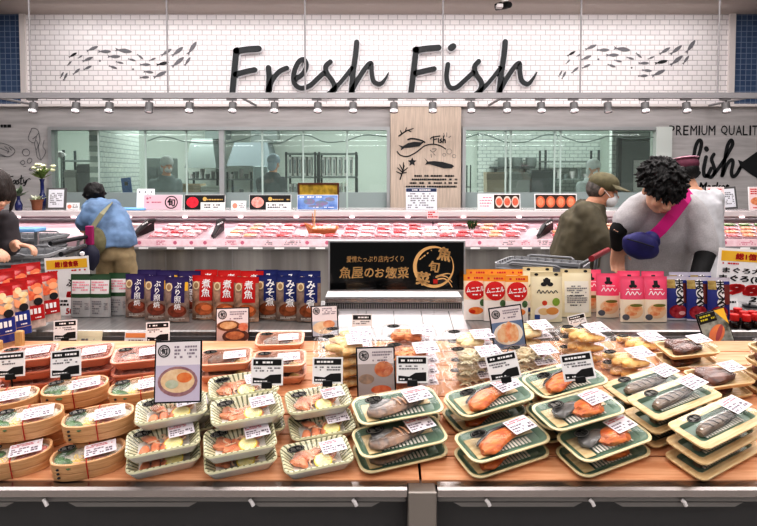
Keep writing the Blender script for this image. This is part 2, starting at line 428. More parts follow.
letter('s of Fish', [([(370, 120), (352, 145), (360, 178), (382, 212), (378, 245), (350, 270)], 21), ([(372, 258), (400, 230), (435, 190), (466, 150)], 17)], fish)
letter('h of Fish', [([(488, 33), (483, 90), (471, 170), (460, 265)], 23), ([(465, 250), (490, 203), (525, 150), (550, 128), (553, 168), (562, 206), (588, 220), (610, 198), (628, 168)], 20, tpe)], fish)

# ---------------------------------------------------------------- two fish schools painted on the brick
SCHOOL = [(108, 95, 45, 30, 1), (143, 103, 28, 30, 0), (92, 134, 30, 45, 0), (56, 190, 35, 60, 0), (73, 197, 42, 62, 0), (125, 173, 45, 40, 0), (178, 115, 55, 22, 0), (178, 155, 45, 25, 0), (200, 65, 60, 22, 0), (258, 78, 62, 0, 0), (303, 102, 62, 0, 0), (348, 74, 80, -8, 0), (298, 152, 42, -18, 0), (329, 130, 38, -12, 0), (387, 117, 38, -15, 0), (427, 103, 38, -40, 0), (450, 140, 52, 0, 0), (485, 115, 35, 22, 0), (466, 175, 48, -5, 0), (447, 200, 48, 2, 0), (520, 187, 70, 25, 0), (550, 82, 60, 32, 0), (533, 135, 62, 12, 1), (603, 78, 70, 38, 0), (672, 62, 75, 55, 0), (605, 128, 75, 38, 0), (650, 125, 50, 55, 0)]
def fish_poly(cx, cy, L, a, fat=.13):
    pts = []
    top = [(.5, 0), (.42, .06), (.25, .11), (.05, .13), (-.15, .09), (-.3, .035), (-.5, .11)]
    P = [(x, y * fat / .13) for x, y in top] + [(-.44, 0)] + [(x, -y * fat / .13) for x, y in reversed(top[1:])]
    ca, sa = math.cos(R(a)), math.sin(R(a))
    return [(cx + L * (x * ca - y * sa), cy + L * (x * sa + y * ca)) for x, y in P]
M_fishg = mat('fish_grey', (118, 118, 122), .6); M_fishd = mat('fish_dark', (45, 45, 48), .6)
for dx, dy, lab in ((0, 0, 'school of small grey painted fish on white brick left of lettering'), (498.5, -1.5, 'school of small grey painted fish on white brick right of lettering')):
    s = thing('fish_mural', lab, 'wall decal', group='fish schools painted on the brick')
    for x, y, L, a, d in SCHOOL:
        p = atY(50 + x / 4.73 + dx, 35 + y / 4.73 + dy, 8.396); Lw = L / 4.73 / F * 8.396
        MB().poly([(q[0], q[1]) for q in fish_poly(p.x, p.z, Lw, a)], 0, T(0, 8.395, 0) @ UP).build('fish', M_fishd if d else M_fishg, s)
    mb = MB()
    for x, y in ((236, 122), (393, 162)):
        p = atY(50 + x / 4.73 + dx, 35 + y / 4.73 + dy, 8.396); MB().disc(p.x, p.z, .014, n=10, M=T(0, 8.395, 0) @ UP).build('bubble', M_fishg, s)

# ---------------------------------------------------------------- writing and drawings on the grey wall
def flat_text(mb, body, x0, x1, y0, y1, Y, **k):
    a, b = atY(x0, y0, Y), atY(x1, y1, Y)
    mb.text(body, (a.x + b.x) / 2, (a.z + b.z) / 2, h=a.z - b.z, w=b.x - a.x, M=T(0, Y, 0) @ UP, **k)
s = thing('wall_logo', 'black wall lettering PREMIUM QUALITY fish Market on grey wall right', 'sign')
for ch, x0, x1 in zip('PREMIUMQUALITY', (669.2, 676.2, 683.4, 690.6, 698.6, 701.6, 708.8, 721.2, 729, 736, 743, 749.6, 752.4, 758.6), (674.6, 682, 688.4, 697, 700, 707.2, 715.2, 727.4, 734.4, 742, 747.6, 751, 757.4, 764)): mb = MB(); flat_text(mb, ch, x0, x1, 125.5, 135.2, 8.19, bold=.0); mb.build('headline_letter', M_ink, s)
mb = MB()
mb = MB(); cf = crop(660, 100, 4.38, 8.19); kw = 8.19 / F / 4.38; WL = T(0, 8.19, 0) @ UP
for pts, w in (([(118, 335), (148, 300), (172, 235), (182, 190), (172, 176), (156, 205), (144, 280), (143, 320), (155, 335), (172, 318)], 15),
               ([(202, 250), (192, 300), (194, 330), (208, 330), (224, 300)], 16), ([(202, 212), (205, 217)], 19),
               ([(236, 238), (226, 258), (234, 285), (240, 312), (226, 337), (205, 332)], 15),
               ([(236, 325), (270, 280), (300, 230), (318, 195), (312, 176), (296, 200), (282, 270), (272, 332)], 15),
               ([(276, 325), (292, 285), (312, 262), (320, 275), (313, 315), (320, 335), (336, 325), (350, 300)], 15)):
    mb.stroke(cf(pts), w * kw, 0, WL, n=6)
mb.build('script_word', M_ink, s)
mb = MB()
mb.poly(cf([(342, 262), (362, 270), (385, 255), (420, 230), (470, 205), (530, 215), (580, 250), (600, 285), (570, 325), (500, 350), (430, 345), (390, 320), (362, 298), (340, 308), (350, 285)])[::-1], 0, WL); mb.build('fish_silhouette', M_ink, s); mb = MB()
mb.poly(cf([(40, 285), (75, 262), (110, 248), (135, 245), (128, 290), (120, 310), (70, 300)])[::-1], 0, WL); mb.build('fish_tail', M_ink, s)
mb = MB(); flat_text(mb, 'Market', 699, 729, 182.5, 191, 8.19, shear=.2, bold=.015); mb.build('small_word', M_ink, s)
s = thing('wall_drawing', 'thin line drawings of squid and shells with word tasty on grey wall', 'wall decal')
mb = MB(); cd = crop(0, 110, 6.567, 8.19); kd = 8.19 / F / 6.567
for pts in ([(205, 130), (185, 190), (225, 215), (240, 170), (255, 150), (240, 125), (210, 120), (205, 130)], [(225, 215), (235, 260), (245, 310), (268, 330)], [(255, 150), (262, 200), (252, 250), (268, 330)], [(290, 200), (282, 240), (300, 270), (290, 300), (268, 330)], [(240, 170), (215, 190)],
            [(240, 200), (250, 230), (240, 260)], [(146, 280), (155, 260), (180, 258), (195, 278), (185, 298), (160, 300), (146, 280)], [(132, 345), (150, 330), (163, 345), (150, 360), (132, 345)], [(180, 330), (195, 315), (210, 328), (198, 348), (180, 345), (180, 330)], [(155, 372), (170, 370)],
            [(-10, 215), (40, 225), (90, 255), (95, 280), (60, 305), (0, 300)], [(0, 250), (30, 262), (60, 275)], [(0, 290), (40, 305)], [(30, 240), (55, 262), (50, 285)], [(60, 245), (75, 265)], [(190, 390), (205, 378), (215, 385), (200, 397), (190, 390)]):
    MB().stroke(cd(pts), 3.2 * kd, 0, WL, n=5).build('sketch_line', M_inkg, s)
mb = MB()
for pts, w in (([(60, 425), (70, 480)], 7), ([(55, 440), (85, 435)], 6), ([(95, 460), (82, 475), (95, 485), (105, 460), (106, 485)], 7), ([(125, 458), (115, 465), (126, 478), (112, 487)], 7), ([(140, 430), (136, 485), (146, 482)], 7), ([(130, 450), (152, 446)], 6), ([(155, 458), (158, 482), (175, 460), (165, 490), (155, 497)], 7), ([(175, 465), (190, 450), (200, 456)], 4)):
    mb.stroke(cd(pts), w * kd, 0, WL, n=5)
mb.build('script_word', M_ink, s)
mb = MB(); a, b = atY(-4, 124, 8.19), atY(16, 128, 8.19); mb.scribble(a.x, b.x, b.z, a.z, 1, 0, WL, fill=.7); mb.build('small_print', M_ink, s)
s = thing('wall_art', 'dark ink drawing of two fish, sprigs, star and word on wood panel', 'wall decal')
cp_ = crop(385, 105, 4.776, 8.12); kp = 8.12 / F / 4.776; WP = T(0, 8.122, 0) @ UP
mb = MB()
mb.poly(cp_([(62, 190), (85, 197), (110, 182), (140, 176), (170, 178), (192, 172), (165, 196), (120, 203), (92, 205), (75, 218), (78, 203)])[::-1], 0, WP)
mb.stroke(cp_([(110, 165), (130, 160), (170, 168), (190, 178)]), 7 * kp, 0, WP); mb.build('fish', M_ink, s)
mb = MB(); mb.poly(cp_([(188, 252), (205, 270), (235, 268), (275, 272), (320, 284), (330, 292), (318, 302), (280, 302), (240, 290), (210, 282), (192, 285), (200, 272)])[::-1], 0, WP); mb.build('fish', M_ink, s)
mb = MB(); mb.stroke(cp_([(58, 222), (75, 240), (110, 245), (150, 225), (190, 195), (230, 187), (265, 195), (290, 210)]), 5 * kp, 0, WP); mb.build('swoosh', M_ink, s)
mb = MB()
for pts in ([(66, 148), (100, 125), (135, 112)], [(80, 138), (74, 122)], [(98, 126), (102, 108)], [(110, 120), (125, 128)], [(72, 355), (85, 315), (92, 290)], [(82, 320), (60, 300)], [(85, 312), (70, 285)], [(88, 300), (88, 275)], [(86, 318), (108, 300)], [(84, 325), (102, 322)], [(80, 330), (55, 318)]):
    mb.stroke(cp_(pts), 6 * kp, 0, WP, taper=lambda u: 1 - .4 * u)
mb.build('sprig', M_ink, s)
st = []
for k in range(10):
    a = R(90 + 36 * k); r = 22 if k % 2 == 0 else 10
    st.append((130 + r * math.cos(a), 272 - r * math.sin(a)))
mb = MB(); pts = cp_(st); c = cp_([(130, 272)])[0]
for k in range(10): mb.poly([c, pts[k], pts[(k + 1) % 10]], 0, WP)
mb.build('starfish', M_ink, s)
mb = MB()
for pts in ([(232, 150), (232, 182)], [(218, 162), (226, 154), (262, 148)], [(232, 165), (248, 162)], [(255, 160), (255, 178)], [(270, 162), (263, 168), (272, 174), (262, 180)], [(280, 148), (277, 180)], [(278, 172), (286, 164), (288, 180)]):
    mb.stroke(cp_(pts), 5 * kp, 0, WP)
mb.build('script_word', M_ink, s)
mb = MB()
for x, y, r in ((307, 222, 13), (283, 238, 8), (330, 244, 9)): c = cp_([(x, y)])[0]; mb.ring2(c[0], c[1], (r - 1.5) * kp, r * kp, M=WP)
for pts in ([(215, 215), (230, 225), (245, 210), (225, 210)], [(220, 235), (222, 250)], [(232, 232), (240, 240)], [(285, 150), (280, 135)], [(295, 152), (295, 132)], [(305, 155), (315, 148)]): mb.stroke(cp_(pts), 2.5 * kp, 0, WP)
mb.build('bubbles', M_inkg, s)
mb = MB()
for r, (x0, x1) in enumerate(((140, 342), (128, 345), (118, 345), (100, 342))):
    (ax, az), (bx, bz) = cp_([(x0, 333 + r * 17), (x1, 344 + r * 17)]); mb.scribble(ax, bx, bz, az, 1, 0, WP, fill=.75, rnd=random.Random(r), dens=.9)
mb.build('small_print', M_ink, s)

# ---------------------------------------------------------------- lighting track on rods
YR = 7.1
M_rail = mat('rail_grey', (156, 154, 156), .5, .1); M_spot = mat('spot_grey', (112, 111, 112), .5, .1)
ra_, rb_ = atY(-6, 95, YR), atY(765, 95, YR)
t = thing('lighting_track', 'long pale grey lighting beam hung on thin rods before brick wall', 'track rail')
zr = (atY(0, 92.5, YR).z, atY(0, 98.2, YR).z)
MB().box(ra_.x - 1.5, rb_.x + 1.5, YR, YR + .06, zr[1], zr[0]).box(ra_.x - 1.5, rb_.x + 1.5, YR - .012, YR, zr[1], zr[1] + .012).build('beam', M_rail, t)
for px in (29.5, 167, 305, 443, 581, 719):
    x = atY(px, 90, YR).x; MB().tube([(x, YR + .03, zr[0]), (x, YR + .03, 4.05)], .011, 8).build('rod', M_rail, t, smooth=True)
for px in (238, 485, 711, 2):
    a = atY(px, 97, YR); sgn = -1 if px in (485, 711) else 1
    a = Vector((atY({238: 238, 485: 505, 711: 757, 2: -12}[px], 97, YR).x, YR + .06, zr[1] + .03)); MB().tube([a, (a.x, 8.4, a.z)], .016, 8).build('brace', M_rail, t, smooth=True)
def make_spot():
    t = thing('track_spotlight', 'x', 'spotlight')
    MB().box(-.07, .045, -.02, .02, -.022, 0).build('adapter', M_rail, t)
    MB().tube([(0, 0, -.02), (0, 0, -.05)], .008, 8).build('stem', M_spot, t)
    M = T(0, 0, -.105) @ rx(-12)
    MB().lathe([(.036, .06), (.045, .055), (.047, -.06), (.041, -.062), (.038, -.04)], 20, 0, M, cap=(True, False)).build('lamp_head', M_spot, t, smooth=True)
    MB().lathe([(.039, -.05), (.001, -.049)], 20, 0, M).build('lens', mat('lamp_lens', (255, 240, 238), .3, emit=.5), t)
    return t
SP = Kind(make_spot)
spots = [(31.6, 'grey track spotlight at far left end in front of the blue tile'), (74.5, 'grey track spotlight below left end of the left fish school'), (108, 'grey track spotlight below middle of the left fish school'), (148, 'grey track spotlight just left of second hanging rod from left'), (188.6, 'grey track spotlight just right of second hanging rod from left'), (232, 'grey track spotlight under the F of Fresh'), (274, 'grey track spotlight under the r of Fresh'), (317.5, 'grey track spotlight under the e and s of Fresh'), (353, 'grey track spotlight under the h of Fresh'), (394, 'grey track spotlight above left edge of the wood panel'), (433, 'grey track spotlight above right half of the wood panel'), (471.6, 'grey track spotlight under the i and s of Fish'), (507.5, 'grey track spotlight under the h of Fish'), (542, 'grey track spotlight just right of the lettering Fish'), (575, 'grey track spotlight by second hanging rod from right'), (609, 'grey track spotlight under left half of the right fish school'), (646.5, 'grey track spotlight under middle of the right fish school'), (688, 'grey track spotlight under right tip of the right fish school, above PREMIUM'), (727.6, 'grey track spotlight at far right in front of the blue tile')]
for px, lab in spots:
    a = atY(px, 98.2, YR); SP.put(lab, T(a.x, YR + .03, zr[1]), 'spotlights along the lighting track')
# small dark camera hanging from the ceiling edge
t = thing('security_camera', 'small black camera on white bracket at the ceiling edge', 'camera'); a = atY(504, 5, 7.3)
MB().box(a.x - .03, a.x + .03, 7.2, 7.3, a.z + .02, 4.05).build('bracket', M_white, t)
MB().tube([(a.x + .05, 7.22, a.z - .02), (a.x + .02, 7.3, a.z), (a.x - .09, 7.36, a.z - .01)], [.035, .05, .04], 14).build('housing', M_black, t, smooth=True)
MB().box(a.x - .1, a.x - .03, 7.2, 7.3, a.z - .05, a.z - .01).build('mount_plate', M_white, t)

# ---------------------------------------------------------------- lights
W = bpy.data.worlds.new('World'); scn.world = W; W.use_nodes = True
W.node_tree.nodes['Background'].inputs[0].default_value = (1, .96, .95, 1); W.node_tree.nodes['Background'].inputs[1].default_value = .2
WARM = (1, .955, .94)
for y, p in ((.1, 34), (2.0, 42), (4.2, 62), (5.9, 44), (-2.5, 30)):
    for x in (-3.2, 0, 3.2): area('ceiling_strip', (x, y, 3.98), 2.4, 1.3, p, col=WARM)
for y in (-13, -17, -22, -29, -38):
    for x in (-14, -7, 0, 7, 14): area('far_strip', (x, y, 3.95), 5.5, .5, 90, col=(1, 1, 1))
area('wall_wash', (0, 7.75, 3.7), 9.2, .1, 33, (R(25), 0, 0), (1, .97, .97))
for x in (-5.4, -3.4, -1.1, 1.1, 3.4): area('kitchen_light', (x, 10.5, 3.15), 1.8, .5, 46, col=(.97, 1, .985))
for x in (-3.6, -1.8, 0, 1.8, 3.6): area('counter_glow', (x, 7.05, zr[1] - .12), 1.6, .1, 9, (R(-12), 0, 0), (1, .95, .95))
# ================================================================= foreground refrigerated display case
DY0, DZ0, DS = 1.475, .805, math.tan(R(13))
DY1 = 2.17
def deck_z(Y): return DZ0 + DS * (Y - DY0)
def deck(px, py, h=0):
    d = ray(px, py); k = (DZ0 + h - H - DS * DY0) / (d.z - DS * d.y); return Vector((0, 0, H)) + d * k
LEDGE = .975
M_wood = mat('deck_wood', (226, 176, 140), .5, rgb2=(206, 148, 110), vscale=6, stretch=(1.2, 14, 14))
M_caseg = mat('case_grey', (150, 148, 147), .35, .5)
M_rimst = mat('rim_steel', (176, 170, 168), .22, .95)
case = thing('display_case', 'long refrigerated display case with stainless rim and slatted pale wooden deck', 'display case')
XL, XR = -1.75, 1.75
jx = (atY(408, 490, 1.44).x, atY(437, 490, 1.44).x)
for a, b in ((XL, jx[0] - .002), (jx[1] + .002, XR)):
    mb = MB()
    prof = [(1.476, .79), (1.476, .803), (1.452, .802), (1.444, .797), (1.444, .78), (1.452, .776), (1.47, .776), (1.47, .79)]
    mb.loft([[(a, y, z) for y, z in prof], [(b, y, z) for y, z in prof]], 0); mb.build('front_rim', M_rimst, case)
    mb = MB(); mb.cbox(a, b, 1.458, 1.5, .759, .776, .003)
    n = 4
    for k in range(n):
        u = a + (b - a) * (k + .5) / n; mb.loft([[(u - .16, 1.458, .759), (u + .16, 1.458, .759), (u + .16, 1.5, .759), (u - .16, 1.5, .759)], [(u - .14, 1.458, .748), (u + .14, 1.458, .748), (u + .14, 1.5, .748), (u - .14, 1.5, .748)]], 0)
    mb.build('under_rim', mat('under_rim', (140, 137, 135), .5), case)
MB().cbox(jx[0], jx[1], 1.436, 1.5, .60, .797, .003).build('joint_post', mat('post_steel', (158, 152, 147), .38, .7), case)
mb = MB()
for k in (0, 1): mb.disc((jx[0] + jx[1]) / 2 - .008 + k * .02, .675, .004, M=T(0, 1.4355, 0) @ UP)
mb.build('screw', M_dark, case)
MB().box(XL, XR, 1.53, 1.56, .08, .757).box(XL, XR, 1.56, 2.85, 0.08, .5).build('front_panel', mat('case_front_dark', (84, 84, 86), .35, .3), case)
MB().box(XL, XR, 1.6, 2.8, 0, .08).build('plinth', M_black, case)
for px in (46, 252, 355, 488, 592, 684):
    p = atY(px, 507, 1.45)
    MB().tube([(p.x - .006, 1.452, .77), (p.x, 1.448, .765), (p.x + .004, 1.448, .756)], .005, 8).build('rim_clip', M_white, case, smooth=True)
# slatted wooden deck
jd = atY(420, 480, 1.5).x
for a, b in ((XL, jd - .003), (jd + .003, XR)):
    y = DY0 + .003
    while y < DY1 - .02:
        y2 = min(y + .088, DY1)
        M = T(0, y, deck_z(y)) @ rx(13)
        MB().cbox(a, b, 0, (y2 - y) / math.cos(R(13)) - .004, -.016, 0, .0015, 0, M).build('deck_slat', M_wood, case)
        y += .088
MB().box(XL, XR, DY0 - .002, DY1, -.05, -.02, 0, None).build('unused', M_black, case) if False else None
mb = MB(); mb.add([(XL, 1.47, .77), (XR, 1.47, .77), (XR, DY1, deck_z(DY1) - .035), (XL, DY1, deck_z(DY1) - .035)], [(0, 1, 2, 3)]); mb.build('deck_bed', M_black, case)
MB().box(XL, XR, 2.17, 2.3, .86, .875).build('air_gutter', M_dark, case)
# rear ledge (left and right of the open centre) and the centre air outlet
cl, cr = atY(322, 310, 2.4).x, atY(467, 310, 2.4).x
M_ledge = mat('ledge_steel', (176, 174, 173), .3, .75, var=.06, vscale=4, stretch=(20, 1, 1))
for a, b in ((XL, cl), (cr, XR)):
    MB().cbox(a, b, 2.27, 2.8, .86, LEDGE, .006).build('rear_ledge', M_ledge, case)
    MB().box(a, b, 2.262, 2.27, .905, .952).build('price_rail', mat('price_rail', (128, 126, 127), .35, .3), case)
mb = MB(); mb.loft([[(cl, 2.27, .94), (cl, 2.55, .985), (cl, 2.55, .86), (cl, 2.27, .86)], [(cr, 2.27, .94), (cr, 2.55, .985), (cr, 2.55, .86), (cr, 2.27, .86)]], 0)
mb.build('centre_slope', mat('slope_white', (222, 218, 220), .3), case)
mb = MB()
for k in range(5):
    x = cl + (cr - cl) * (k + .5) / 5; mb.box(x - .0015, x + .0015, 0, .28, 0, .0015, 0, T(0, 2.27, .9405) @ rx(9.1))
mb.build('slope_joint', M_caseg, case)
MB().box(cl, cr, 2.55, 2.8, .86, 1.045).build('air_outlet', mat('outlet_white', (214, 212, 214), .4), case)
mb = MB(); mb.box(cl, cr, 2.546, 2.55, .995, 1.018); mb.build('grille', M_dark, case)
mb = MB(); n = 60
for k in range(n):
    x = cl + (cr - cl) * (k + .5) / n; mb.box(x - .0022, x + .0022, 2.543, 2.546, .995, 1.018)
mb.build('grille_bars', M_caseg, case)
MB().box(cl, cr, 2.54, 2.56, 1.024, 1.04).build('outlet_trim', M_steel, case)

# ---------------------------------------------------------------- shared pieces of packaging
M_film = clear_mat('cling_film', gloss=.03, haze=.03, rough=.13, wrinkle=.18, wscale=30, fres=.5)
M_clear = clear_mat('clear_plastic', gloss=.02, haze=.02, rough=.12, wrinkle=.05, wscale=25, fres=.5)
M_label = mat('label_paper', (226, 220, 226), .6); M_lred = mat('label_red', (196, 92, 104), .5); M_lgrey = mat('label_print', (120, 110, 120), .5)
M_stk = mat('sticker_black', (24, 24, 25), .75, spec=.15); M_stkw = mat('sticker_print', (150, 147, 142), .7, spec=.1)
M_cream = mat('tray_cream', (226, 212, 174), .4, var=.04, vscale=30)
M_greenin = mat('tray_green', (118, 144, 126), .35, rgb2=(94, 124, 108), vscale=12)
M_paperw = mat('tray_paper', (226, 222, 212), .6)
def label_part(parent, x, y, z, w, d, rot=0, M0=None):
    mb = MB(); M = (M0 or Matrix.Identity(4)) @ T(x, y, z) @ rz(rot)
    mb.box(-w / 2, w / 2, -d / 2, d / 2, 0, .0008, 0, M)
    rr = random.Random(5)
    mb.scribble(-w * .44, w * .44, d * .18, d * .42, 2, 1, M, .0011, rnd=rr)
    mb.scribble(-w * .44, w * .1, -d * .42, d * .1, 3, 2, M, .0011, rnd=rr)
    mb.scribble(w * .16, w * .44, -d * .4, -d * .02, 2, 2, M, .0011, fill=.7, rnd=rr)
    return mb.build('price_label', [M_label, M_lred, M_lgrey], parent)
def sticker_part(parent, x, y, z, a, b, rot=0, M0=None, solid=True):
    M = (M0 or Matrix.Identity(4)) @ T(x, y, z) @ rz(rot); mb = MB()
    mb.disc(0, 0, a, b, 24, 0, M)
    mb.ring2(0, 0, a * .82, a * .88, 24, 1, M, .0004, sy=b / a)
    mb.text('魚', -a * .3, 0, h=b * 1.0, mi=1, M=M, z=.0004, bold=.02, res=1); mb.text('旬', a * .32, 0, h=b * .9, mi=1, M=M, z=.0004, bold=.02, res=1)
    return mb.build('brand_sticker', [M_stk, M_stkw], parent)
def tray_loft(w, d, h, r, spec, n=48, mf=None, mi=0):
    """spec: (scale inset, z) rings from outer bottom up, over the rim and down to the inner bottom"""
    mb = MB(); rings = []
    for ins, z in spec: rings.append(at_z(rrect(w - 2 * ins, d - 2 * ins, max(.004, r - ins * .5), n), z))
    mb.loft(rings, mi, True, mf=mf); return mb
def film_over(w, d, r, z, bulge, n=48, foot=None):
    mb = MB(); rings = []
    if foot is not None: rings.append(at_z(rrect(w, d, r, n), foot))
    for k, (i, b) in enumerate(((0, 0), (.012, .55), (.03, .9), (.045, 1))):
        rings.append(at_z(rrect(w - 2 * i, d - 2 * i, max(.004, r - i * .6), n), z + bulge * b))
    return mb.loft(rings, 0, (False, True))
# ---- lemon fish tray: white outside, green striped inside
LW, LD, LH = .182, .112, .036
M_lg = mat('stripe_light', (224, 221, 190), .4); M_dg = mat('stripe_green', (112, 116, 76), .4); M_trw = mat('tray_white', (226, 224, 218), .35)
M_salm = mat('marinated_salmon', (226, 152, 112), .35, rgb2=(206, 122, 84), vscale=45, bump=.3)
M_onion = mat('pickled_onion', (224, 190, 160), .4); M_lemon = mat('lemon_flesh', (240, 226, 150), .35, rgb2=(248, 240, 196), vscale=90); M_rind = mat('lemon_rind', (238, 214, 96), .4)
def make_lemon(var):
    def f():
        t = thing('fish_tray', 'x', 'packed fish'); rr = random.Random(var)
        def mf(i, j): return 0 if j < 2 or i < 0 and j == 0 else (2 if (i >= 0 and i % 3 == 0 and j > 2) else 1)
        tray_loft(LW, LD, LH, .022, [(.018, 0), (.003, .026), (0, .031), (.002, LH), (.005, LH), (.028, .012)], 108, mf).build('tray', [M_trw, M_lg, M_dg], t, smooth=30)
        mb = MB()
        for k in range(9):
            x, y = rr.uniform(-.05, .045), rr.uniform(-.026, .022); a = rr.uniform(0, 3)
            mb.blob((0, 0, 0), (rr.uniform(.02, .03), .012, .007), k + var, .35, 2, 0, T(x, y, .017 + rr.uniform(0, .006)) @ Matrix.Rotation(a, 4, 'Z'), 10, 7)
        mb.build('fish_pieces', M_salm, t, smooth=True)
        mb = MB()
        for k in range(6):
            x, y = rr.uniform(-.045, .045), rr.uniform(-.022, .022); a = rr.uniform(0, 6)
            pts = [(x + .018 * math.cos(a + u), y + .012 * math.sin(a + u), .024 + .003 * math.sin(u * 2)) for u in (0, .5, 1, 1.5, 2)]
            mb.tube(pts, .0022, 6)
        mb.build('onion', M_onion, t, smooth=True)
        M = T(.012 + .006 * var, -.022 + .004 * (var % 2), .026) @ rx(8)
        mb = MB(); mb.lathe([(.0225, -.0015), (.024, 0), (.0225, .0018)], 24, 1, M); mb.disc(0, 0, .0205, n=24, mi=0, M=M, z=.0022)
        for k in range(9):
            a = 2 * math.pi * k / 9; mb.add([(.003 * math.cos(a + .4), .003 * math.sin(a + .4), .0026), (.018 * math.cos(a - .03), .018 * math.sin(a - .03), .0026), (.018 * math.cos(a + .03), .018 * math.sin(a + .03), .0026)], [(0, 1, 2)], 2, M)
        mb.build('lemon_slice', [M_lemon, M_rind, mat('lemon_pith', (250, 244, 214), .5)], t)
        film_over(LW - .006, LD - .006, .02, LH + .0004, .003, 48).build('film', M_film, t, smooth=True)
        sticker_part(t, -.05, .024, LH + .0045, .023, .0135, 6)
        label_part(t, .045, .008, LH + .0042, .064, .05, 4)
        return t
    return Kind(f)
LEM = [make_lemon(k) for k in range(3)]
def dM(p, yaw, extra=0): return T(*p) @ rx(13) @ rz(yaw) @ (rx(extra) if extra else Matrix.Identity(4))
STACKS = []
NRM = Vector((0, -math.sin(R(13)), math.cos(R(13))))
SIZES = {}
def stack(kinds, px, py, n, yaw, th, top, labs, group, jit=1, slip=0.0, size=None, over=0.0, rnd=1.0):
    """n packages on the deck whose topmost upper face is centred on a pixel; set down by settle()"""
    kinds = kinds if isinstance(kinds, list) else [kinds]
    h = (n - 1) * th + top + .0012
    p = deck(px, py, h / math.cos(R(13))) - NRM * h
    STACKS.append(dict(k=kinds, x=p.x, v=(p.y - DY0) / math.cos(R(13)) + over, n=n, yaw=yaw, th=th, labs=labs, g=group, slip=slip, w=size[0] * rnd, d=size[1] * rnd, seed=int(px * 31 + py), over=over, x0=p.x, v0=(p.y - DY0) / math.cos(R(13)) + over))
def _corners(s, pad=0):
    c, sn = math.cos(R(s['yaw'])), math.sin(R(s['yaw'])); a, b = s['w'] / 2 + pad, s['d'] / 2 + pad
    return [(s['x'] + x * c - y * sn, s['v'] + x * sn + y * c) for x, y in ((-a, -b), (a, -b), (a, b), (-a, b))]
def _lv(s):
    top = (s['over'], (s['n'] - 1) * s['th'], s['n'] * s['th'])
    return [top] if s['n'] == 1 else [(0, 0, (s['n'] - 1) * s['th']), top]
def _sat(a, b, A, B, oa, ob):
    best = None
    for s in (a, b):
        for ang in (s['yaw'], s['yaw'] + 90):
            ax = (math.cos(R(ang)), math.sin(R(ang)))
            pa = [x * ax[0] + y * ax[1] for x, y in A]; pb = [x * ax[0] + y * ax[1] for x, y in B]
            o = min(max(pa), max(pb)) - max(min(pa), min(pb))
            if o <= 0: return None
            if best is None or o < best[0]:
                sg = 1 if (a['x'] - b['x']) * ax[0] + (a['v'] - oa - b['v'] + ob) * ax[1] > 0 else -1
                best = (o, ax[0] * sg, ax[1] * sg)
    return best
def settle(front=-.022, back=None, iters=400, pad=.0026):
    """nudge neighbouring stacks apart on the deck so that none cut into each other"""
    back = back or (DY1 - DY0) / math.cos(R(13)) + .05
    for it in range(iters):
        moved = 0
        for i in range(len(STACKS)):
            for j in range(i + 1, len(STACKS)):
                a, b = STACKS[i], STACKS[j]
                if abs(a['x'] - b['x']) > .4 or abs(a['v'] - b['v']) > .4: continue
                best = None
                for oa, la, ha in _lv(a):
                    for ob, lb, hb in _lv(b):
                        if la >= hb - .001 or lb >= ha - .001: continue
                        r = _sat(a, b, [(x, v - oa) for x, v in _corners(a, pad)], [(x, v - ob) for x, v in _corners(b, pad)], oa, ob)
                        if r and (best is None or r[0] > best[0]): best = r
                if best:
                    o, dx, dy = best; moved += 1; o = o * .8 + .0003
                    wa = .5 + max(-.4, min(.4, (a['v0'] - b['v0']) * 6)); a['x'] += dx * o * wa; a['v'] += dy * o * wa; b['x'] -= dx * o * (1 - wa); b['v'] -= dy * o * (1 - wa)
        for s in STACKS:
            kk = .03 * max(0, 1 - it / (iters * .8)); s['x'] += (s['x0'] - s['x']) * kk; s['v'] += (s['v0'] - s['v']) * kk
            ys = [v for _, v in _corners(s)]
            if min(ys) - s['slip'] * (s['n'] - 1) < front: s['v'] += front - min(ys) + s['slip'] * (s['n'] - 1)
            if max(ys) > back: s['v'] -= max(ys) - back
        if not moved and it > iters * .8: break
    print('settle', it, moved)
    for s in STACKS:
        rr = random.Random(s['seed']); B = Vector((s['x'], DY0 + s['v'] * math.cos(R(13)), DZ0 + s['v'] * math.sin(R(13))))
        for k in range(s['n']):
            j = 0 if k == s['n'] - 1 else 1
            q = B + NRM * (k * s['th'] + .0012) + Vector((rr.uniform(-.0015, .0015) * j, -(s['slip'] * (s['n'] - 1 - k) + (s['over'] if not j else 0)) * math.cos(R(13)), -(s['slip'] * (s['n'] - 1 - k) + (s['over'] if not j else 0)) * math.sin(R(13))))
            rr.choice(s['k']).put(s['labs'][k], dM(q, s['yaw'] + rr.uniform(-.6, .6) * j), s['g'])
# ================================================================= packages on the deck
GL = 'lemon fish trays on the wooden deck'
lem = 'green-striped tray of fish with lemon slice, '
def lemons(px, py, n, yaw, where, **k):
    names = {1: ['single, ' + where], 2: ['bottom of two ' + where, 'top of two ' + where], 4: ['bottom of four ' + where, 'second up of four ' + where, 'third up of four ' + where, 'top of four ' + where], 3: ['bottom of three ' + where, 'middle of three ' + where, 'top of three ' + where]}[n]
    stack(LEM, px, py, n, yaw, .043, LH, [lem + s for s in names], GL, size=(LW, LD), **k)
lemons(162, 441, 2, 19, 'front left beside oval boxes', slip=.004)
lemons(171, 411, 3, 19, 'behind front left pair', over=.055)
lemons(233, 443, 2, 17, 'front, second pair from left', slip=.004)
lemons(234, 413, 3, 17, 'in middle row of second column', over=.055)
lemons(234, 385, 3, 17, 'rear row of second column', over=.06)
lemons(308, 454, 1, 17, 'front of the third column')
lemons(315, 427, 1, 15, 'mid row, third column')
lemons(296, 401, 2, 16, 'rear row of third column', over=.07)

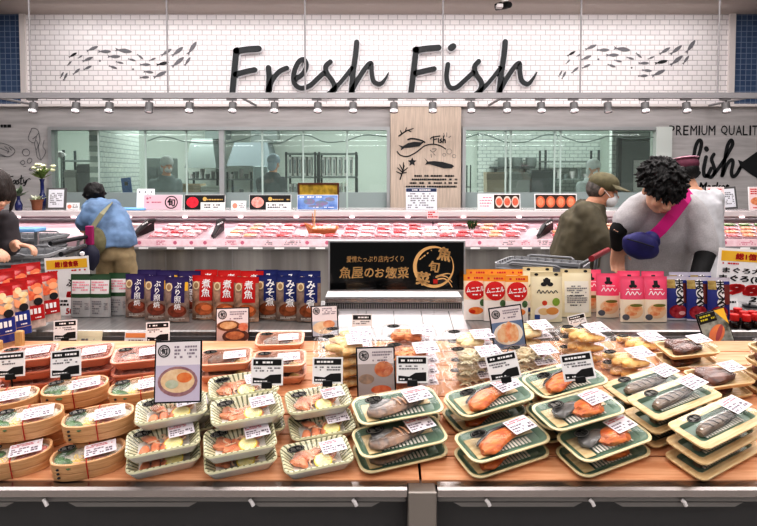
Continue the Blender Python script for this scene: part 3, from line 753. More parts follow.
# ---- oval wooden bento boxes
M_bent = mat('bent_wood', (226, 184, 140), .45, rgb2=(208, 160, 116), vscale=8, stretch=(3, 3, 40))
M_rice = mat('rice', (238, 230, 214), .5, var=.12, vscale=130, bump=.4); M_leaf = mat('green_leaf', (96, 130, 88), .4, var=.25, vscale=50)
M_pinkham = mat('pink_fish', (214, 132, 130), .4, rgb2=(228, 172, 160), vscale=60); M_egg = mat('egg_strips', (236, 208, 130), .45)
M_string = mat('red_string', (190, 52, 44), .5)
def ell(a, b, n=48, p=2.5):
    o = []
    for k in range(n):
        t = 2 * math.pi * k / n; c, s_ = math.cos(t), math.sin(t)
        o.append(Vector((a * abs(c) ** (2 / p) * (1 if c >= 0 else -1), b * abs(s_) ** (2 / p) * (1 if s_ >= 0 else -1))))
    return o
OA, OB, OH = .089, .0465, .047
def make_oval(var):
    def f():
        t = thing('bento_box', 'x', 'bento box'); rr = random.Random(40 + var)
        E = lambda d, z: at_z(ell(OA + d, OB + d), z)
        mb = MB(); mb.loft([E(-.001, 0), E(-.001, .017), E(-.003, .019), E(-.003, .021), E(0, .023), E(0, OH - .001), E(-.001, OH), E(-.006, OH), E(-.007, OH - .002), E(-.007, .006)], 0); mb.build('box', M_bent, t, smooth=30)
        mb = MB()
        for k in range(3): mb.box(-.078, -.072, -.048, -.0475, .012 + k * .011, .017 + k * .011, 0, T(0, 0, 0))
        pg = MB()
        for k in range(3):
            c = ell(OA + .0006, OB + .0006)[30 - 0]; pg.blob((c.x, c.y, .011 + .012 * k), (.004, .003, .003), 1, 0, 1, 0, None, 8, 6)
        pg.build('peg', M_dark, t)
        mb = MB(); mb.loft([E(-.0085, .012), E(-.0085, .034)], 0); mb.build('rice', M_rice, t, smooth=True)
        for k in range(5):
            x, y = rr.uniform(.0, .065), rr.uniform(-.026, .026)
            MB().blob((0, 0, 0), (.024, .011, .005), k + var * 5, .3, 2, 0, T(x, y, .036) @ rz(rr.uniform(0, 180))).build('pink_fish', M_pinkham, t, smooth=True)
        mb = MB()
        for k in range(3):
            x, y = rr.uniform(-.075, -.03), rr.uniform(-.03, .03); mb.blob((0, 0, 0), (.026, .012, .004), k + 3, .4, 3, 0, T(x, y, .037) @ rz(rr.uniform(20, 120)))
        mb.build('garnish_leaf', M_leaf, t, smooth=True)
        mb = MB()
        for k in range(14):
            x, y = rr.gauss(-.02, .018), rr.gauss(-.02, .012); mb.box(-.009, .009, -.0012, .0012, 0, .0015, 0, T(x, y, .037 + .0003 * k) @ rz(rr.uniform(0, 180)))
        mb.build('egg_strips', M_egg, t)
        mb = MB(); mb.blob((-.02, -.026, .037), (.016, .011, .004), 8, .25, 2); mb.build('lotus_root', M_onion, t, smooth=True)
        mb = MB(); mb.loft([E(-.002, OH), E(-.006, OH + .002), E(-.025, OH + .004)], 0, (False, True)); mb.build('film', M_film, t, smooth=True)
        mb = MB(); b = OB + .0012
        mb.tube([(.0, -b, .001), (.0, -b, OH), (.0, -b + .01, OH + .004), (.002, 0, OH + .006), (0, b - .01, OH + .004), (0, b, OH), (0, b, .001)], .0013, 6); mb.build('red_string', M_string, t)
        sticker_part(t, -.052, .022, OH + .0052, .021, .012, 5); label_part(t, .03, -.008, OH + .0068, .075, .05, 5)
        return t
    return Kind(f)
OV = [make_oval(0), make_oval(1)]
ov = 'oval bent-wood bento box tied with red string, '
GO = 'oval bento boxes at the left'
def ovals(px, py, n, yaw, names, **k): stack(OV, px, py, n, yaw, OH + .0115, OH, [ov + s for s in names], GO, size=(2 * OA, 2 * OB), rnd=.99, **k)
ovals(14, 400, 2, 18, ['lower, rear row at left picture edge', 'upper, rear row at left picture edge'], over=.02)
ovals(69, 398, 2, 18, ['lower, rear row in the middle', 'upper, rear row in the middle'], over=.02)
ovals(125, 396, 2, 18, ['lower, rear row nearest the hot-pot card', 'upper, rear row nearest the hot-pot card'], over=.02)
ovals(20, 437, 2, 18, ['lower, left stack of middle row', 'upper, left stack of middle row'], over=.035)
ovals(94, 428, 2, 18, ['lower, right stack of middle row', 'upper, right stack of middle row'], over=.035)
ovals(-2, 472, 1, 19, ['front row, cut by left picture edge'])
ovals(70, 474, 1, 19, ['front row, whole one by the rim'])

# ---- orange trays with a piece of stewed fish
M_orange = mat('tray_orange', (224, 172, 146), .4); M_simm = mat('simmered_fish', (104, 84, 74), .35, rgb2=(150, 110, 88), vscale=40, bump=.3); M_orangein = mat('tray_orange_inside', (206, 146, 120), .45)
GW, GD, GH = .168, .098, .034
def fillet(mb, L, Wd, Hh, mi=0, M=None, bend=0, seed=0, nose=.5, n=14, tail=.25):
    """a fish fillet: flat lens in section, tapering to the tail"""
    rings = []
    for j in range(n + 1):
        u = j / n; x = (u - .5) * L
        w = Wd / 2 * (tail + (1 - tail) * math.sin(math.pi * min(1, (u * .62 + .38) if nose > .4 else u)) ** .8) * (min(1, (1 - u) * 6) ** .5 if u > .83 else 1) * (min(1, u * 8 + .25))
        h = Hh * (.45 + .55 * math.sin(math.pi * (u * .8 + .15))); ring = []
        for i in range(12):
            a = 2 * math.pi * i / 12; k = 1 + .14 * noise.noise(Vector((u * 6, math.cos(a) * 2, seed + math.sin(a) * 2)))
            ring.append((x, w * math.cos(a) * k + bend * math.sin(math.pi * u), max(-.001, h * .5 * math.sin(a) * k + h * .42)))
        rings.append(ring)
    return mb.loft(rings, mi, True, M)
def make_orange(red):
    def f():
        t = thing('stewed_fish_tray', 'x', 'packed fish'); mo = mat('tray_vermilion', (222, 156, 134), .4) if red else M_orange
        tray_loft(GW, GD, GH, .022, [(.015, 0), (.007, .016), (.006, .018), (.002, .027), (-.002, .030), (-.002, GH), (.006, GH), (.009, .026), (.016, .008)], 48).build('tray', mo, t, smooth=35)
        mb = MB(); rr = random.Random(3 + red)
        if red:
            for k in range(6): fillet(mb, .06, .028, .012, 0, T(rr.uniform(-.04, .04), rr.uniform(-.018, .018), .012 + .002 * k) @ rz(rr.uniform(-40, 60)), seed=k)
            mb.build('fish_slices', mat('red_sashimi', (170, 112, 100), .35, rgb2=(206, 156, 138), vscale=40), t, smooth=True)
            mb = MB()
            for k in range(5): mb.blob((rr.uniform(-.06, -.02), rr.uniform(-.02, .02), .024), (.014, .008, .004), k, .4, 3)
            mb.build('seaweed', mat('seaweed', (82, 84, 78), .4), t, smooth=True)
        else:
            fillet(mb, .1, .052, .03, 0, T(-.006, .002, .009) @ rz(4), seed=2); mb.build('fish_piece', M_simm, t, smooth=True)
            mb = MB(); mb.blob((.045, -.012, .014), (.018, .016, .007), 3, .3, 2); mb.build('ginger', M_egg, t, smooth=True)
        film_over(GW - .004, GD - .004, .02, GH + .0005, .0035).build('film', M_film, t, smooth=True)
        sticker_part(t, -.05, .024, GH + .005, .022, .0115, 3); label_part(t, .03, -.002, GH + .0048, .07, .046, 5)
        return t
    return Kind(f)
OR = make_orange(0); ORR = make_orange(1)
def oranges(K, px, py, n, yaw, pre, names, g, **k): stack(K, px, py, n, yaw, .0412, GH, [pre + s for s in names], g, size=(GW, GD), **k)
a = 'vermilion tray of sliced red fish, '
g = 'vermilion trays at the back left'
oranges(ORR, 33, 352, 3, 14, a, ['bottom of stack nearest left edge', 'middle of stack nearest left edge', 'top of stack nearest left edge'], g, slip=.004)
oranges(ORR, 91, 352, 3, 14, a, ['bottom of the middle stack', 'middle layer of middle stack', 'top of the middle stack'], g, slip=.004)
oranges(ORR, 133, 355, 3, 12, a, ['bottom of stack beside dish card', 'middle of stack beside dish card', 'top of stack beside dish card'], g, slip=.004)
a = 'pale orange tray of stewed fish, '
g = 'pale orange trays behind the lemon trays'
oranges(OR, 226, 356, 2, 7, a, ['lower of left pair below grilled-fish card', 'upper of left pair below grilled-fish card'], g)
oranges(OR, 279, 358, 2, 5, a, ['lower of right front pair', 'upper of right front pair'], g)
oranges(OR, 280, 338, 1, 3, a, ['single one farthest back below navy pouches'], g)

# ---- clear tubs
M_fry1 = mat('pale_fried', (216, 170, 112), .5, rgb2=(232, 204, 152), vscale=55, bump=.5); M_fry2 = mat('orange_fried', (212, 124, 72), .45, rgb2=(226, 154, 98), vscale=45, bump=.5)
M_ring = mat('pale_rings', (222, 208, 176), .4, rgb2=(196, 176, 140), vscale=40); M_temp = mat('tempura', (230, 206, 156), .5, rgb2=(240, 226, 190), vscale=60, bump=.5); M_fry3 = mat('golden_fried', (232, 178, 100), .45, rgb2=(240, 206, 146), vscale=50, bump=.5)
UW, UD, UH = .2, .112, .036
def make_tub(kind):
    def f():
        t = thing('clear_tub', 'x', 'packed food'); rr = random.Random(kind * 11 + 2)
        mb = MB(); rings = [at_z(rrect(UW - 2 * i, UD - 2 * i, .02, 40), z) for i, z in ((.016, .001), (.012, .0), (.004, .016), (0, .017), (0, .019), (.006, .020), (.014, UH - .003), (.02, UH))]
        # food
        if kind in (0, 4):
            for k in range(5):
                b = MB(); fillet(b, .075, .034, .022, 0, T(rr.uniform(-.03, .03), -.03 + k * .015, .004) @ rz(rr.uniform(-25, 25)), seed=k + kind); b.build('fried_piece', M_fry1 if kind == 0 else M_fry3, t, smooth=True)
        elif kind == 1:
            for k in range(6):
                b = MB(); b.blob((rr.uniform(-.05, .045), rr.uniform(-.026, .026), .016), (.026, .018, .013), k, .5, 2.2, nu=14, nv=9); b.build('fried_piece', M_fry2, t, smooth=True)
        elif kind == 2:
            for k in range(6):
                b = MB(); M = T(rr.uniform(-.045, .045), rr.uniform(-.025, .025), .012 + .003 * (k % 3)) @ rz(rr.uniform(0, 180)) @ rx(rr.uniform(-20, 20))
                pts = [(.022 * math.cos(u * .524), .016 * math.sin(u * .524), 0) for u in range(13)]; b.tube(pts, .006, 8, 0, M); b.build('squid_ring', M_ring, t, smooth=True)
            b = MB()
            for k in range(12): x, y = rr.uniform(-.06, .06), rr.uniform(-.03, .03); b.tube([(x, y, .008), (x + .015, y + .008, .012), (x + .028, y - .004, .008)], .003, 6)
            b.build('onion_strips', mat('onion_white', (228, 222, 196), .4), t, smooth=True)
        else:
            for k in range(5):
                b = MB(); fillet(b, .08, .03, .024, 0, T(rr.uniform(-.02, .02), -.03 + k * .015, .004) @ rz(rr.uniform(-12, 12)), seed=k + 9); b.build('tempura_piece', M_temp, t, smooth=True)
        MB().loft(rings, 0, True).build('clear_shell', M_clear, t, smooth=35)
        sticker_part(t, -.052, .02, UH + .0006, .022, .0125, 4); label_part(t, .043, -.002, UH + .0004, .075, .066, 5)
        return t
    return Kind(f)
TUBS = [make_tub(k) for k in range(5)]
GT = 'clear tubs of fried food in the middle'
def tubs(kind, px, py, n, yaw, pre, where, **k):
    nm = {1: ['single '], 2: ['lower ', 'upper '], 3: ['bottom ', 'middle ', 'top '], 4: ['bottom ', 'second from bottom ', 'third from bottom ', 'top ']}[n]
    stack(TUBS[kind], px, py, n, yaw, .0378, UH, [pre + s + where for s in nm], GT, size=(UW, UD), **k)
tubs(0, 348, 352, 4, 4, 'clear tub of pale fried fish, ', 'of front stack by stewed fish')
tubs(0, 348, 334, 3, 2, 'clear tub of pale fried fish, ', 'of rear stack')
tubs(1, 418, 349, 4, 4, 'clear tub of orange fried chunks, ', 'of front stack')
tubs(1, 408, 329, 3, 0, 'clear tub of orange fried chunks, ', 'of rear stack')
tubs(3, 470, 334, 2, 4, 'clear tub of pale tempura, ', 'of pair left of shrimp card')
tubs(2, 470, 358, 3, 6, 'clear tub of squid rings, ', 'of stack behind salmon trays')
tubs(2, 530, 356, 2, 8, 'clear tub of squid rings, ', 'of pair below shrimp card')
tubs(3, 537, 335, 2, 6, 'clear tub of pale tempura, ', 'of pair right of shrimp card')
tubs(4, 592, 341, 3, 10, 'clear tub of golden fried pieces, ', 'of stack behind tilted price tag')
tubs(4, 637, 361, 2, 12, 'clear tub of golden fried pieces, ', 'of pair behind whole-fish trays')
tubs(4, 640, 337, 1, 10, 'clear tub of golden fried pieces, ', 'one farthest back at right')

# ---- green trays with cream rims: salmon, mackerel, whole fish
M_sal = mat('grilled_salmon', (230, 140, 70), .4, rgb2=(194, 92, 42), vscale=42, stretch=(1, 2.4, 1), bump=.45, coat=.15)
M_mack = mat('grilled_mackerel', (82, 78, 76), .3, rgb2=(176, 138, 110), vscale=30, stretch=(1.2, .6, 1), bump=.35, coat=.25)
M_mdark = mat('mackerel_skin', (74, 76, 80), .25, rgb2=(112, 108, 104), vscale=22, coat=.4)
M_sau = mat('whole_fish_skin', (70, 70, 72), .4, rgb2=(136, 112, 88), vscale=20, stretch=(.6, 2, 1), coat=.3)
M_char = mat('dark_grilled_fish', (64, 34, 26), .4, rgb2=(118, 64, 42), vscale=35, bump=.4, coat=.25)
SW, SD, SH = .243, .124, .026
def make_green(kind, w=SW, d=SD):
    def f():
        t = thing('grilled_fish_tray', 'x', 'packed fish'); rr = random.Random(kind)
        def mf(i, j): return 1 if j >= 5 or (i < 0 and j) else 0
        tray_loft(w, d, SH, .03, [(.02, 0), (.004, .012), (0, .0135), (0, .0165), (.002, .0175), (.007, .0165), (.011, .014), (.022, .005)], 56, mf).build('tray', [M_cream, M_greenin], t, smooth=35)
        wood = mat('tray_woodgrain', (226, 206, 166), .45, rgb2=(204, 176, 130), vscale=10, stretch=(1, 12, 1))
        b = MB(); b.box(-w / 2 + .026, w / 2 - .026, -d * .02, d / 2 - .024, .0065, .0075, 0); b.box(-w / 2 + .026, -w / 2 + .06, -d / 2 + .024, -d * .02, .0065, .0075, 0); b.build('inner_band', wood, t)
        b = MB()
        for k in range(12): x = -.055 + k * .0105; b.box(x, x + .006, -d / 2 + .026, -d / 2 + .05, .008, .0095, 0, None)
        b.build('ribbed_paper', M_paperw, t)
        top = .034
        if kind == 0:
            b = MB(); fillet(b, .16, .058, .025, 0, T(-.002, -.006, .0085) @ rz(17), bend=.008, seed=1); b.build('salmon_fillet', M_sal, t, smooth=True)
            b = MB(); fillet(b, .14, .012, .016, 0, T(-.012, .019, .013) @ rz(17), bend=.008, seed=4); b.build('salmon_skin', M_mdark, t, smooth=True)
        elif kind == 1:
            b = MB(); fillet(b, .17, .062, .023, 0, T(-.004, -.002, .008) @ rz(8), seed=3); b.build('mackerel_fillet', M_mack, t, smooth=True)
            b = MB(); fillet(b, .07, .04, .017, 0, T(-.042, .01, .0165) @ rz(6), seed=5); b.build('mackerel_skin', M_mdark, t, smooth=True)
            b = MB()
            for k in range(4): b.tube([(-.01 + k * .016, .02, .0265), (-.004 + k * .016, .003, .0325), (.004 + k * .016, -.016, .028)], .0026, 6)
            b.build('silver_stripe', mat('fish_flesh', (200, 158, 128), .4), t, smooth=True)
        elif kind == 4:   # salmon flesh with a dark skin flap
            b = MB(); b.blob((.022, -.01, .02), (.048, .03, .0135), 4, .35, 2, nu=16, nv=10); b.build('salmon_chunk', M_sal, t, smooth=True)
            b = MB(); fillet(b, .1, .045, .018, 0, T(-.03, .01, .012) @ rz(14), seed=7); b.build('salmon_skin', M_mdark, t, smooth=True)
        b = film_over(w - .022, d - .022, .024, top - .004, .004, 56, foot=.018); b.build('clear_lid', M_clear, t, smooth=40)
        sticker_part(t, -w * .26, d * .14, top + .001, .025, .015, 5); label_part(t, w * .24, d * .05, top + .0008, .074, .056, 6)
        return t
    return Kind(f)
G0, G1, G4 = make_green(0), make_green(1), make_green(4)
GS = 'green trays of grilled fish fillets at the front'
def greens(K, px, py, n, yaw, pre, where, **k):
    nm = {1: ['single '], 2: ['lower ', 'upper '], 3: ['bottom ', 'middle ', 'top '], 4: ['bottom ', 'second from bottom ', 'third from bottom ', 'top ']}[n]
    stack(K, px, py, n, yaw, .0412, .034, [pre + s + where for s in nm], GS, size=(SW, SD), **k)
ms = 'green-and-cream tray of grilled mackerel, '; ss = 'green-and-cream tray of orange salmon fillet, '
greens(G1, 395, 430, 2, 18, ms, 'of front pair', slip=.004)
greens(G1, 379, 402, 3, 16, ms, 'of rear pile by propped card', over=.07)
greens(G0, 500, 432, 2, 23, ss, 'of the front left pile', slip=.004)
greens(G0, 481, 394, 3, 24, ss, 'of pile between mackerel and tilted price card', over=.045)
greens(G4, 603, 431, 2, 24, 'green-and-cream tray of dark-skinned salmon, ', 'of front pair', slip=.004)
greens(G4, 568, 407, 3, 22, 'green-and-cream tray of dark-skinned salmon, ', 'of middle pile between salmon piles', over=.06)
greens(G0, 554, 381, 3, 22, ss, 'of the rear pile below squid rings', over=.075)

# ---- long wood-grain trays with a whole fish each
QW, QD = .268, .116
M_qtray = mat('wood_print_tray', (226, 204, 164), .45, rgb2=(210, 180, 136), vscale=8, stretch=(1.5, 18, 1))
def whole_fish(t, L, z, mtl, name='whole_fish', M0=None):
    M = (M0 or Matrix.Identity(4)) @ T(0, 0, z)
    b = MB(); rings = []
    for j in range(19):
        u = j / 18; x = (u - .5) * L; r = .021 * (math.sin(math.pi * min(1, u * .94 + .06)) ** .55) * (1 - .45 * u) + .002; c = .004 * math.sin(u * 6)
        rings.append([(x, r * math.cos(2 * math.pi * k / 14) + c, r * .62 * math.sin(2 * math.pi * k / 14) + .012) for k in range(14)])
    b.loft(rings, 0, True, M)
    b.add([(L * .48, -.004, .012), (L * .56, -.022, .012), (L * .53, 0, .012), (L * .56, .022, .012), (L * .48, .004, .012)], [(0, 1, 2), (0, 2, 4), (2, 3, 4)], 0, M)
    f = b.build(name, mtl, t, smooth=True)
    b = MB(); b.disc(-L * .44, .002, .004, n=10, M=M @ T(0, 0, .0215)); b.build('eye', M_paperw, f)
    b = MB()
    for k in range(7): b.tube([(-.06 + k * .023, .011, .0222), (-.052 + k * .023, 0, .0262), (-.045 + k * .023, -.012, .0215)], .0017, 5, 0, M)
    b.build('grill_mark', M_dark, f)
def make_long(var):
    def f():
        t = thing('whole_fish_tray', 'x', 'packed fish')
        def mf(i, j): return 1 if j >= 5 or (i < 0 and j) else 0
        tray_loft(QW, QD, SH, .018, [(.012, 0), (.004, .010), (0, .011), (0, .0145), (.003, .016), (.022, .0145), (.025, .012), (.03, .005)], 56, mf).build('tray', [M_qtray, M_greenin], t, smooth=35)
        b = MB()
        for k in range(15): x = -.08 + k * .0105; b.box(x, x + .006, -QD / 2 + .032, -QD / 2 + .05, .008, .0095)
        b.build('ribbed_paper', M_paperw, t)
        whole_fish(t, .185, .003, M_sau, M0=rz(4 + var * 3))
        film_over(QW - .03, QD - .03, .016, .033, .004, 56, foot=.0155).build('clear_lid', M_clear, t, smooth=40)
        sticker_part(t, -.078, .018, .0382, .024, .014, 4); label_part(t, .075, .006, .038, .075, .055, 6)
        return t
    return Kind(f)
Q = [make_long(0), make_long(1)]
GQ = 'long wood-print trays of whole fish at the right'
def longs(px, py, n, yaw, where, **k):
    nm = {1: ['single '], 2: ['lower ', 'upper '], 3: ['bottom ', 'middle ', 'top '], 4: ['bottom ', 'second from bottom ', 'third from bottom ', 'top ']}[n]
    stack(Q, px, py, n, yaw, .0425, .038, ['long wood-print tray of whole grilled fish, ' + s + where for s in nm], GQ, size=(QW, QD), **k)
longs(733, 430, 3, 28, 'of pile at right edge', slip=.004)
longs(686, 403, 3, 26, 'of pile in the middle')
longs(630, 386, 2, 24, 'of pile farthest left')
# ---- wooden trays of dark grilled fish, far right
def make_wood():
    t = thing('dark_fish_tray', 'x', 'packed fish')
    tray_loft(.185, .105, .03, .014, [(.008, 0), (.0, .012), (0, .015), (.006, .0155), (.012, .006)], 40).build('tray', M_qtray, t, smooth=35)
    for k in range(2):
        b = MB(); fillet(b, .12, .05, .028, 0, T(-.005, -.014 + .03 * k, .007) @ rz(8 - 20 * k), seed=k + 20); b.build('grilled_fish', M_char, t, smooth=True)
    film_over(.172, .094, .014, .034, .005, 40, foot=.015).build('clear_lid', M_clear, t, smooth=40)
    label_part(t, .045, .006, .0402, .066, .054, 6); return t
WD = Kind(make_wood)
def woods(px, py, n, yaw, names, **k): stack(WD, px, py, n, yaw, .043, .038, ['wooden tray of dark grilled fish, ' + s for s in names], 'wooden trays of dark fish', size=(.187, .107), **k)
woods(688, 341, 2, 10, ['lower, below the yellow card', 'upper, just left of yellow card'])
woods(716, 370, 2, 12, ['lower, in pile before white card', 'upper, in pile before white card'])
woods(762, 342, 4, 22, ['bottom of pile at right edge', 'second up in pile at right edge', 'third up in pile at right edge', 'top of pile at right edge'])
woods(752, 372, 1, 16, ['single, at right edge under the pile']) if False else None

settle()
# ================================================================= goods, signs and cards around the ledge
M_paper = mat('card_white', (242, 240, 240), .5); M_pblack = mat('print_black', (28, 27, 29), .5); M_pred = mat('print_red', (200, 40, 46), .5)
M_yel = mat('band_yellow', (236, 184, 52), .5, rgb2=(240, 200, 84), vscale=6); M_pgrey = mat('print_grey', (130, 128, 132), .5)
M_lpink = mat('print_pink', (226, 150, 164), .5)
class Pouch:
    """pillow pack standing on its base: z up, front towards -y"""
    def __init__(s, w, h, t): s.w, s.h, s.t = w, h, t
    def y(s, x, z):
        u = min(1, abs(x) / (s.w / 2)); v = max(0, min(1, z / s.h))
        g = .75 + .25 * math.sin(min(1, v / .35) * math.pi / 2) if v < .35 else max(0, math.cos((v - .35) / .6 * math.pi / 2)) ** .8 if v < .95 else 0
        return -s.t / 2 * g * (1 - u * u) ** .55 - .0006
    def body(s, mats, zone, parent, nu=13, nv=22, name='pouch'):
        mb = MB(); fr = []
        xs = [math.sin((i / (nu - 1) - .5) * math.pi) * s.w / 2 for i in range(nu)]
        for sg in (1, -1):
            b = len(mb.v); vs = []; fs = []; ms = []
            for j in range(nv + 1):
                z = s.h * j / nv
                for x in xs: vs.append((x, sg * s.y(x, z), z))
            for j in range(nv):
                for i in range(nu - 1):
                    q = (j * nu + i, j * nu + i + 1, (j + 1) * nu + i + 1, (j + 1) * nu + i)
                    fs.append(q if sg > 0 else q[::-1]); ms.append(zone((xs[i] + xs[i + 1]) / s.w, (j + .5) / nv) if sg > 0 else zone(9, (j + .5) / nv))
            mb.add(vs, fs, ms)
        n = nu; base = [i for i in range(nu)] + [(nv + 1) * nu + i for i in range(nu)][::-1]
        mb.f.append(tuple(base[::-1])); mb.m.append(zone(9, 0))
        return mb.build(name, mats, parent, smooth=60)
    def lay(s, mb, src, mi_map=None, off=.0012):
        b = len(mb.v)
        for v in src.v: mb.v.append(Vector((v.x, s.y(v.x, v.y) - off - v.z, v.y)))
        for f, m in zip(src.f, src.m): mb.f.append(tuple(b + i for i in f)); mb.m.append(m)
    def grid(s, x0, x1, z0, z1, mi, src=None, n=6, dz=0):
        src = src or MB(); vs = [(x0 + (x1 - x0) * i / n, z0 + (z1 - z0) * j / n, dz) for j in range(n + 1) for i in range(n + 1)]
        return src.add(vs, [(j * (n + 1) + i, j * (n + 1) + i + 1, (j + 1) * (n + 1) + i + 1, (j + 1) * (n + 1) + i) for j in range(n) for i in range(n)], mi)
    def oval(s, cx, cz, a, b, mi, src, dz=0, rings=3, n=20):
        vs = [(cx, cz, dz)]; fs = []
        for r in range(1, rings + 1):
            for k in range(n):
                t = 2 * math.pi * k / n; vs.append((cx + a * r / rings * math.cos(t), cz + b * r / rings * math.sin(t), dz))
        for k in range(n): fs.append((0, 1 + k, 1 + (k + 1) % n))
        for r in range(rings - 1):
            for k in range(n):
                k2 = (k + 1) % n; fs.append((1 + r * n + k, 1 + (r + 1) * n + k, 1 + (r + 1) * n + k2, 1 + r * n + k2))
        return src.add(vs, fs, mi)
def vert_pouch(name, cat, title, bodyc, band, foodc, side, yellow=False):
    """stewed-fish pouch: coloured title panel with upright writing, round badge, food below"""
    def f():
        t = thing(name, 'x', cat); P = Pouch(.098, .18, .03)
        m = [mat(name + '_film', bodyc, .35, var=.3, vscale=30, coat=.15), mat(name + '_top', band, .4, coat=.1), mat(name + '_food', foodc, .3, rgb2=tuple(min(255, c * 1.45) for c in foodc), vscale=45, coat=.4)]
        P.body(m, lambda u, v: 1 if v > .86 else 0, t)
        src = MB(); P.oval(.002, .045, .038, .026, 0, src); P.oval(.012, .05, .02, .012, 1, src, .0006)
        mb = MB(); P.lay(mb, src); mb.build('food_picture', [m[2], mat(name + '_food_light', tuple(min(255, c * 1.5 + 20) for c in foodc), .3)], t, smooth=True)
        src = MB(); P.grid(-.02 + side, .032 + side, .078, .162, 0, src); mb = MB(); P.lay(mb, src, off=.0016); p = mb.build('title_panel', mat(name + '_panel', band, .4, coat=.1), t, smooth=True)
        src = MB(); sz = .083 / len(title) if len(title) > 2 else .036
        src.vtext(title, .006 + side, .165 if len(title) < 4 else .16, min(.034, sz * 1.25), z=.001, bold=.018)
        mb = MB(); P.lay(mb, src, off=.0024); mb.build('title_text', M_paper, p)
        src = MB(); P.oval(-.031, .14, .014, .017, 0, src); P.oval(-.031, .14, .009, .011, 1, src, .0006)
        mb = MB(); P.lay(mb, src, off=.0018); mb.build('badge', [mat('badge_cream', (230, 214, 178), .4), mat('badge_brown', (170, 140, 104), .4)], t, smooth=True)
        if yellow:
            src = MB(); P.grid(.03, .044, .125, .16, 0, src, 2); mb = MB(); P.lay(mb, src); mb.build('yellow_sticker', M_yel, t)
        src = MB(); src.scribble(-.03, .04, .006, .018, 2, 0, None, 0); mb = MB(); P.lay(mb, src); mb.build('small_print', mat('print_pale', (220, 214, 206), .5), t)
        return t
    return Kind(f)
def goods(K, items, base, group, Yf, yaw=0):
    for k, (px, dy, lab, *r) in enumerate(items):
        p = atY(px, 300, Yf + dy); rot = r[0] if r else yaw
        K.put(base + lab, T(p.x, Yf + dy, LEDGE + .0015) @ rz(rot) @ rx(-3), group)
PUR = vert_pouch('teriyaki_pouch', 'food pouch', 'ぶり照焼', (146, 126, 116), (54, 38, 98), (98, 48, 34), 0, True)
goods(PUR, [(137, .075, 'front row, leftmost'), (156.5, .035, 'front row, in the middle'), (177, 0, 'front row, rightmost'), (149, .18, 'back row, leftmost'), (167, .165, 'back row, in the middle'), (189, .15, 'back row, rightmost')], 'purple-topped pouch of broiled yellowtail, ', 'purple pouches on the ledge', 2.4)
RED = vert_pouch('stewed_fish_pouch', 'food pouch', '煮魚', (170, 138, 118), (200, 30, 28), (140, 80, 48), .004)
goods(RED, [(204, .04, 'front row, leftmost'), (225, .02, 'front row, in the middle'), (246.5, 0, 'front row, rightmost'), (206, .18, 'back row, leftmost'), (229, .165, 'back row, in the middle'), (252, .15, 'back row, rightmost')], 'red-topped pouch of simmered fish, ', 'red pouches on the ledge', 2.4)
BLU = vert_pouch('miso_pouch', 'food pouch', 'みそ煮', (142, 122, 110), (28, 42, 108), (108, 62, 38), .004)
goods(BLU, [(268, .04, 'front row, leftmost'), (288, .02, 'front row, in the middle'), (308.5, 0, 'front row, rightmost'), (267, .18, 'back row, leftmost'), (289, .165, 'back row, in the middle'), (309, .15, 'back row, rightmost')], 'navy-topped pouch of miso-simmered fish, ', 'navy pouches on the ledge', 2.4)
# sauce cartons with a big red disc
def make_carton():
    t = thing('sauce_pack', 'x', 'food pouch'); P = Pouch(.092, .185, .03)
    P.body([mat('carton_peach', (240, 214, 190), .3, coat=.3), mat('carton_orange', (236, 158, 62), .3, coat=.3), mat('carton_white', (240, 232, 226), .3)], lambda u, v: 1 if v > .88 else (0 if v > .45 else 2), t)
    src = MB(); P.oval(0, .122, .041, .038, 0, src); mb = MB(); P.lay(mb, src); p = mb.build('red_disc', mat('disc_red', (206, 36, 38), .4, coat=.1), t, smooth=True)
    src = MB(); src.text('ムニエル', 0, .126, h=.02, w=.072, z=.001, bold=.03, shear=.15, rot=6); src.text('つくね', .008, .105, h=.011, w=.03, z=.001, bold=.03) if False else None
    src.scribble(-.012, .022, .1, .11, 1, 0, None, .001); mb = MB(); P.lay(mb, src, off=.002); mb.build('title_text', M_paper, p)
    src = MB(); P.oval(0, .035, .04, .024, 0, src); P.oval(.002, .04, .03, .015, 1, src, .0006); P.oval(-.012, .036, .012, .008, 2, src, .001)
    mb = MB(); P.lay(mb, src); mb.build('food_picture', [mat('plate_white', (238, 230, 224), .3), mat('fried_orange', (216, 112, 52), .4, rgb2=(232, 150, 84), vscale=60), mat('sauce_red', (200, 60, 36), .3)], t, smooth=True)
    src = MB(); P.oval(.03, .072, .012, .014, 0, src); mb = MB(); P.lay(mb, src); mb.build('green_vegetable', M_leaf, t, smooth=True)
    src = MB(); src.scribble(-.03, .04, .165, .178, 1, 0, None, 0); mb = MB(); P.lay(mb, src); mb.build('top_print', M_pred, t)
    return t
goods(Kind(make_carton), [(475, .03, 'front row, leftmost beside the black sign'), (495, .015, 'front row, in the middle'), (517, 0, 'front row, rightmost'), (477, .16, 'back row, leftmost'), (498, .16, 'back row, in the middle'), (519, .16, 'back row, rightmost')], 'sauce pack with big red disc, ', 'sauce packs on the ledge', 2.4)
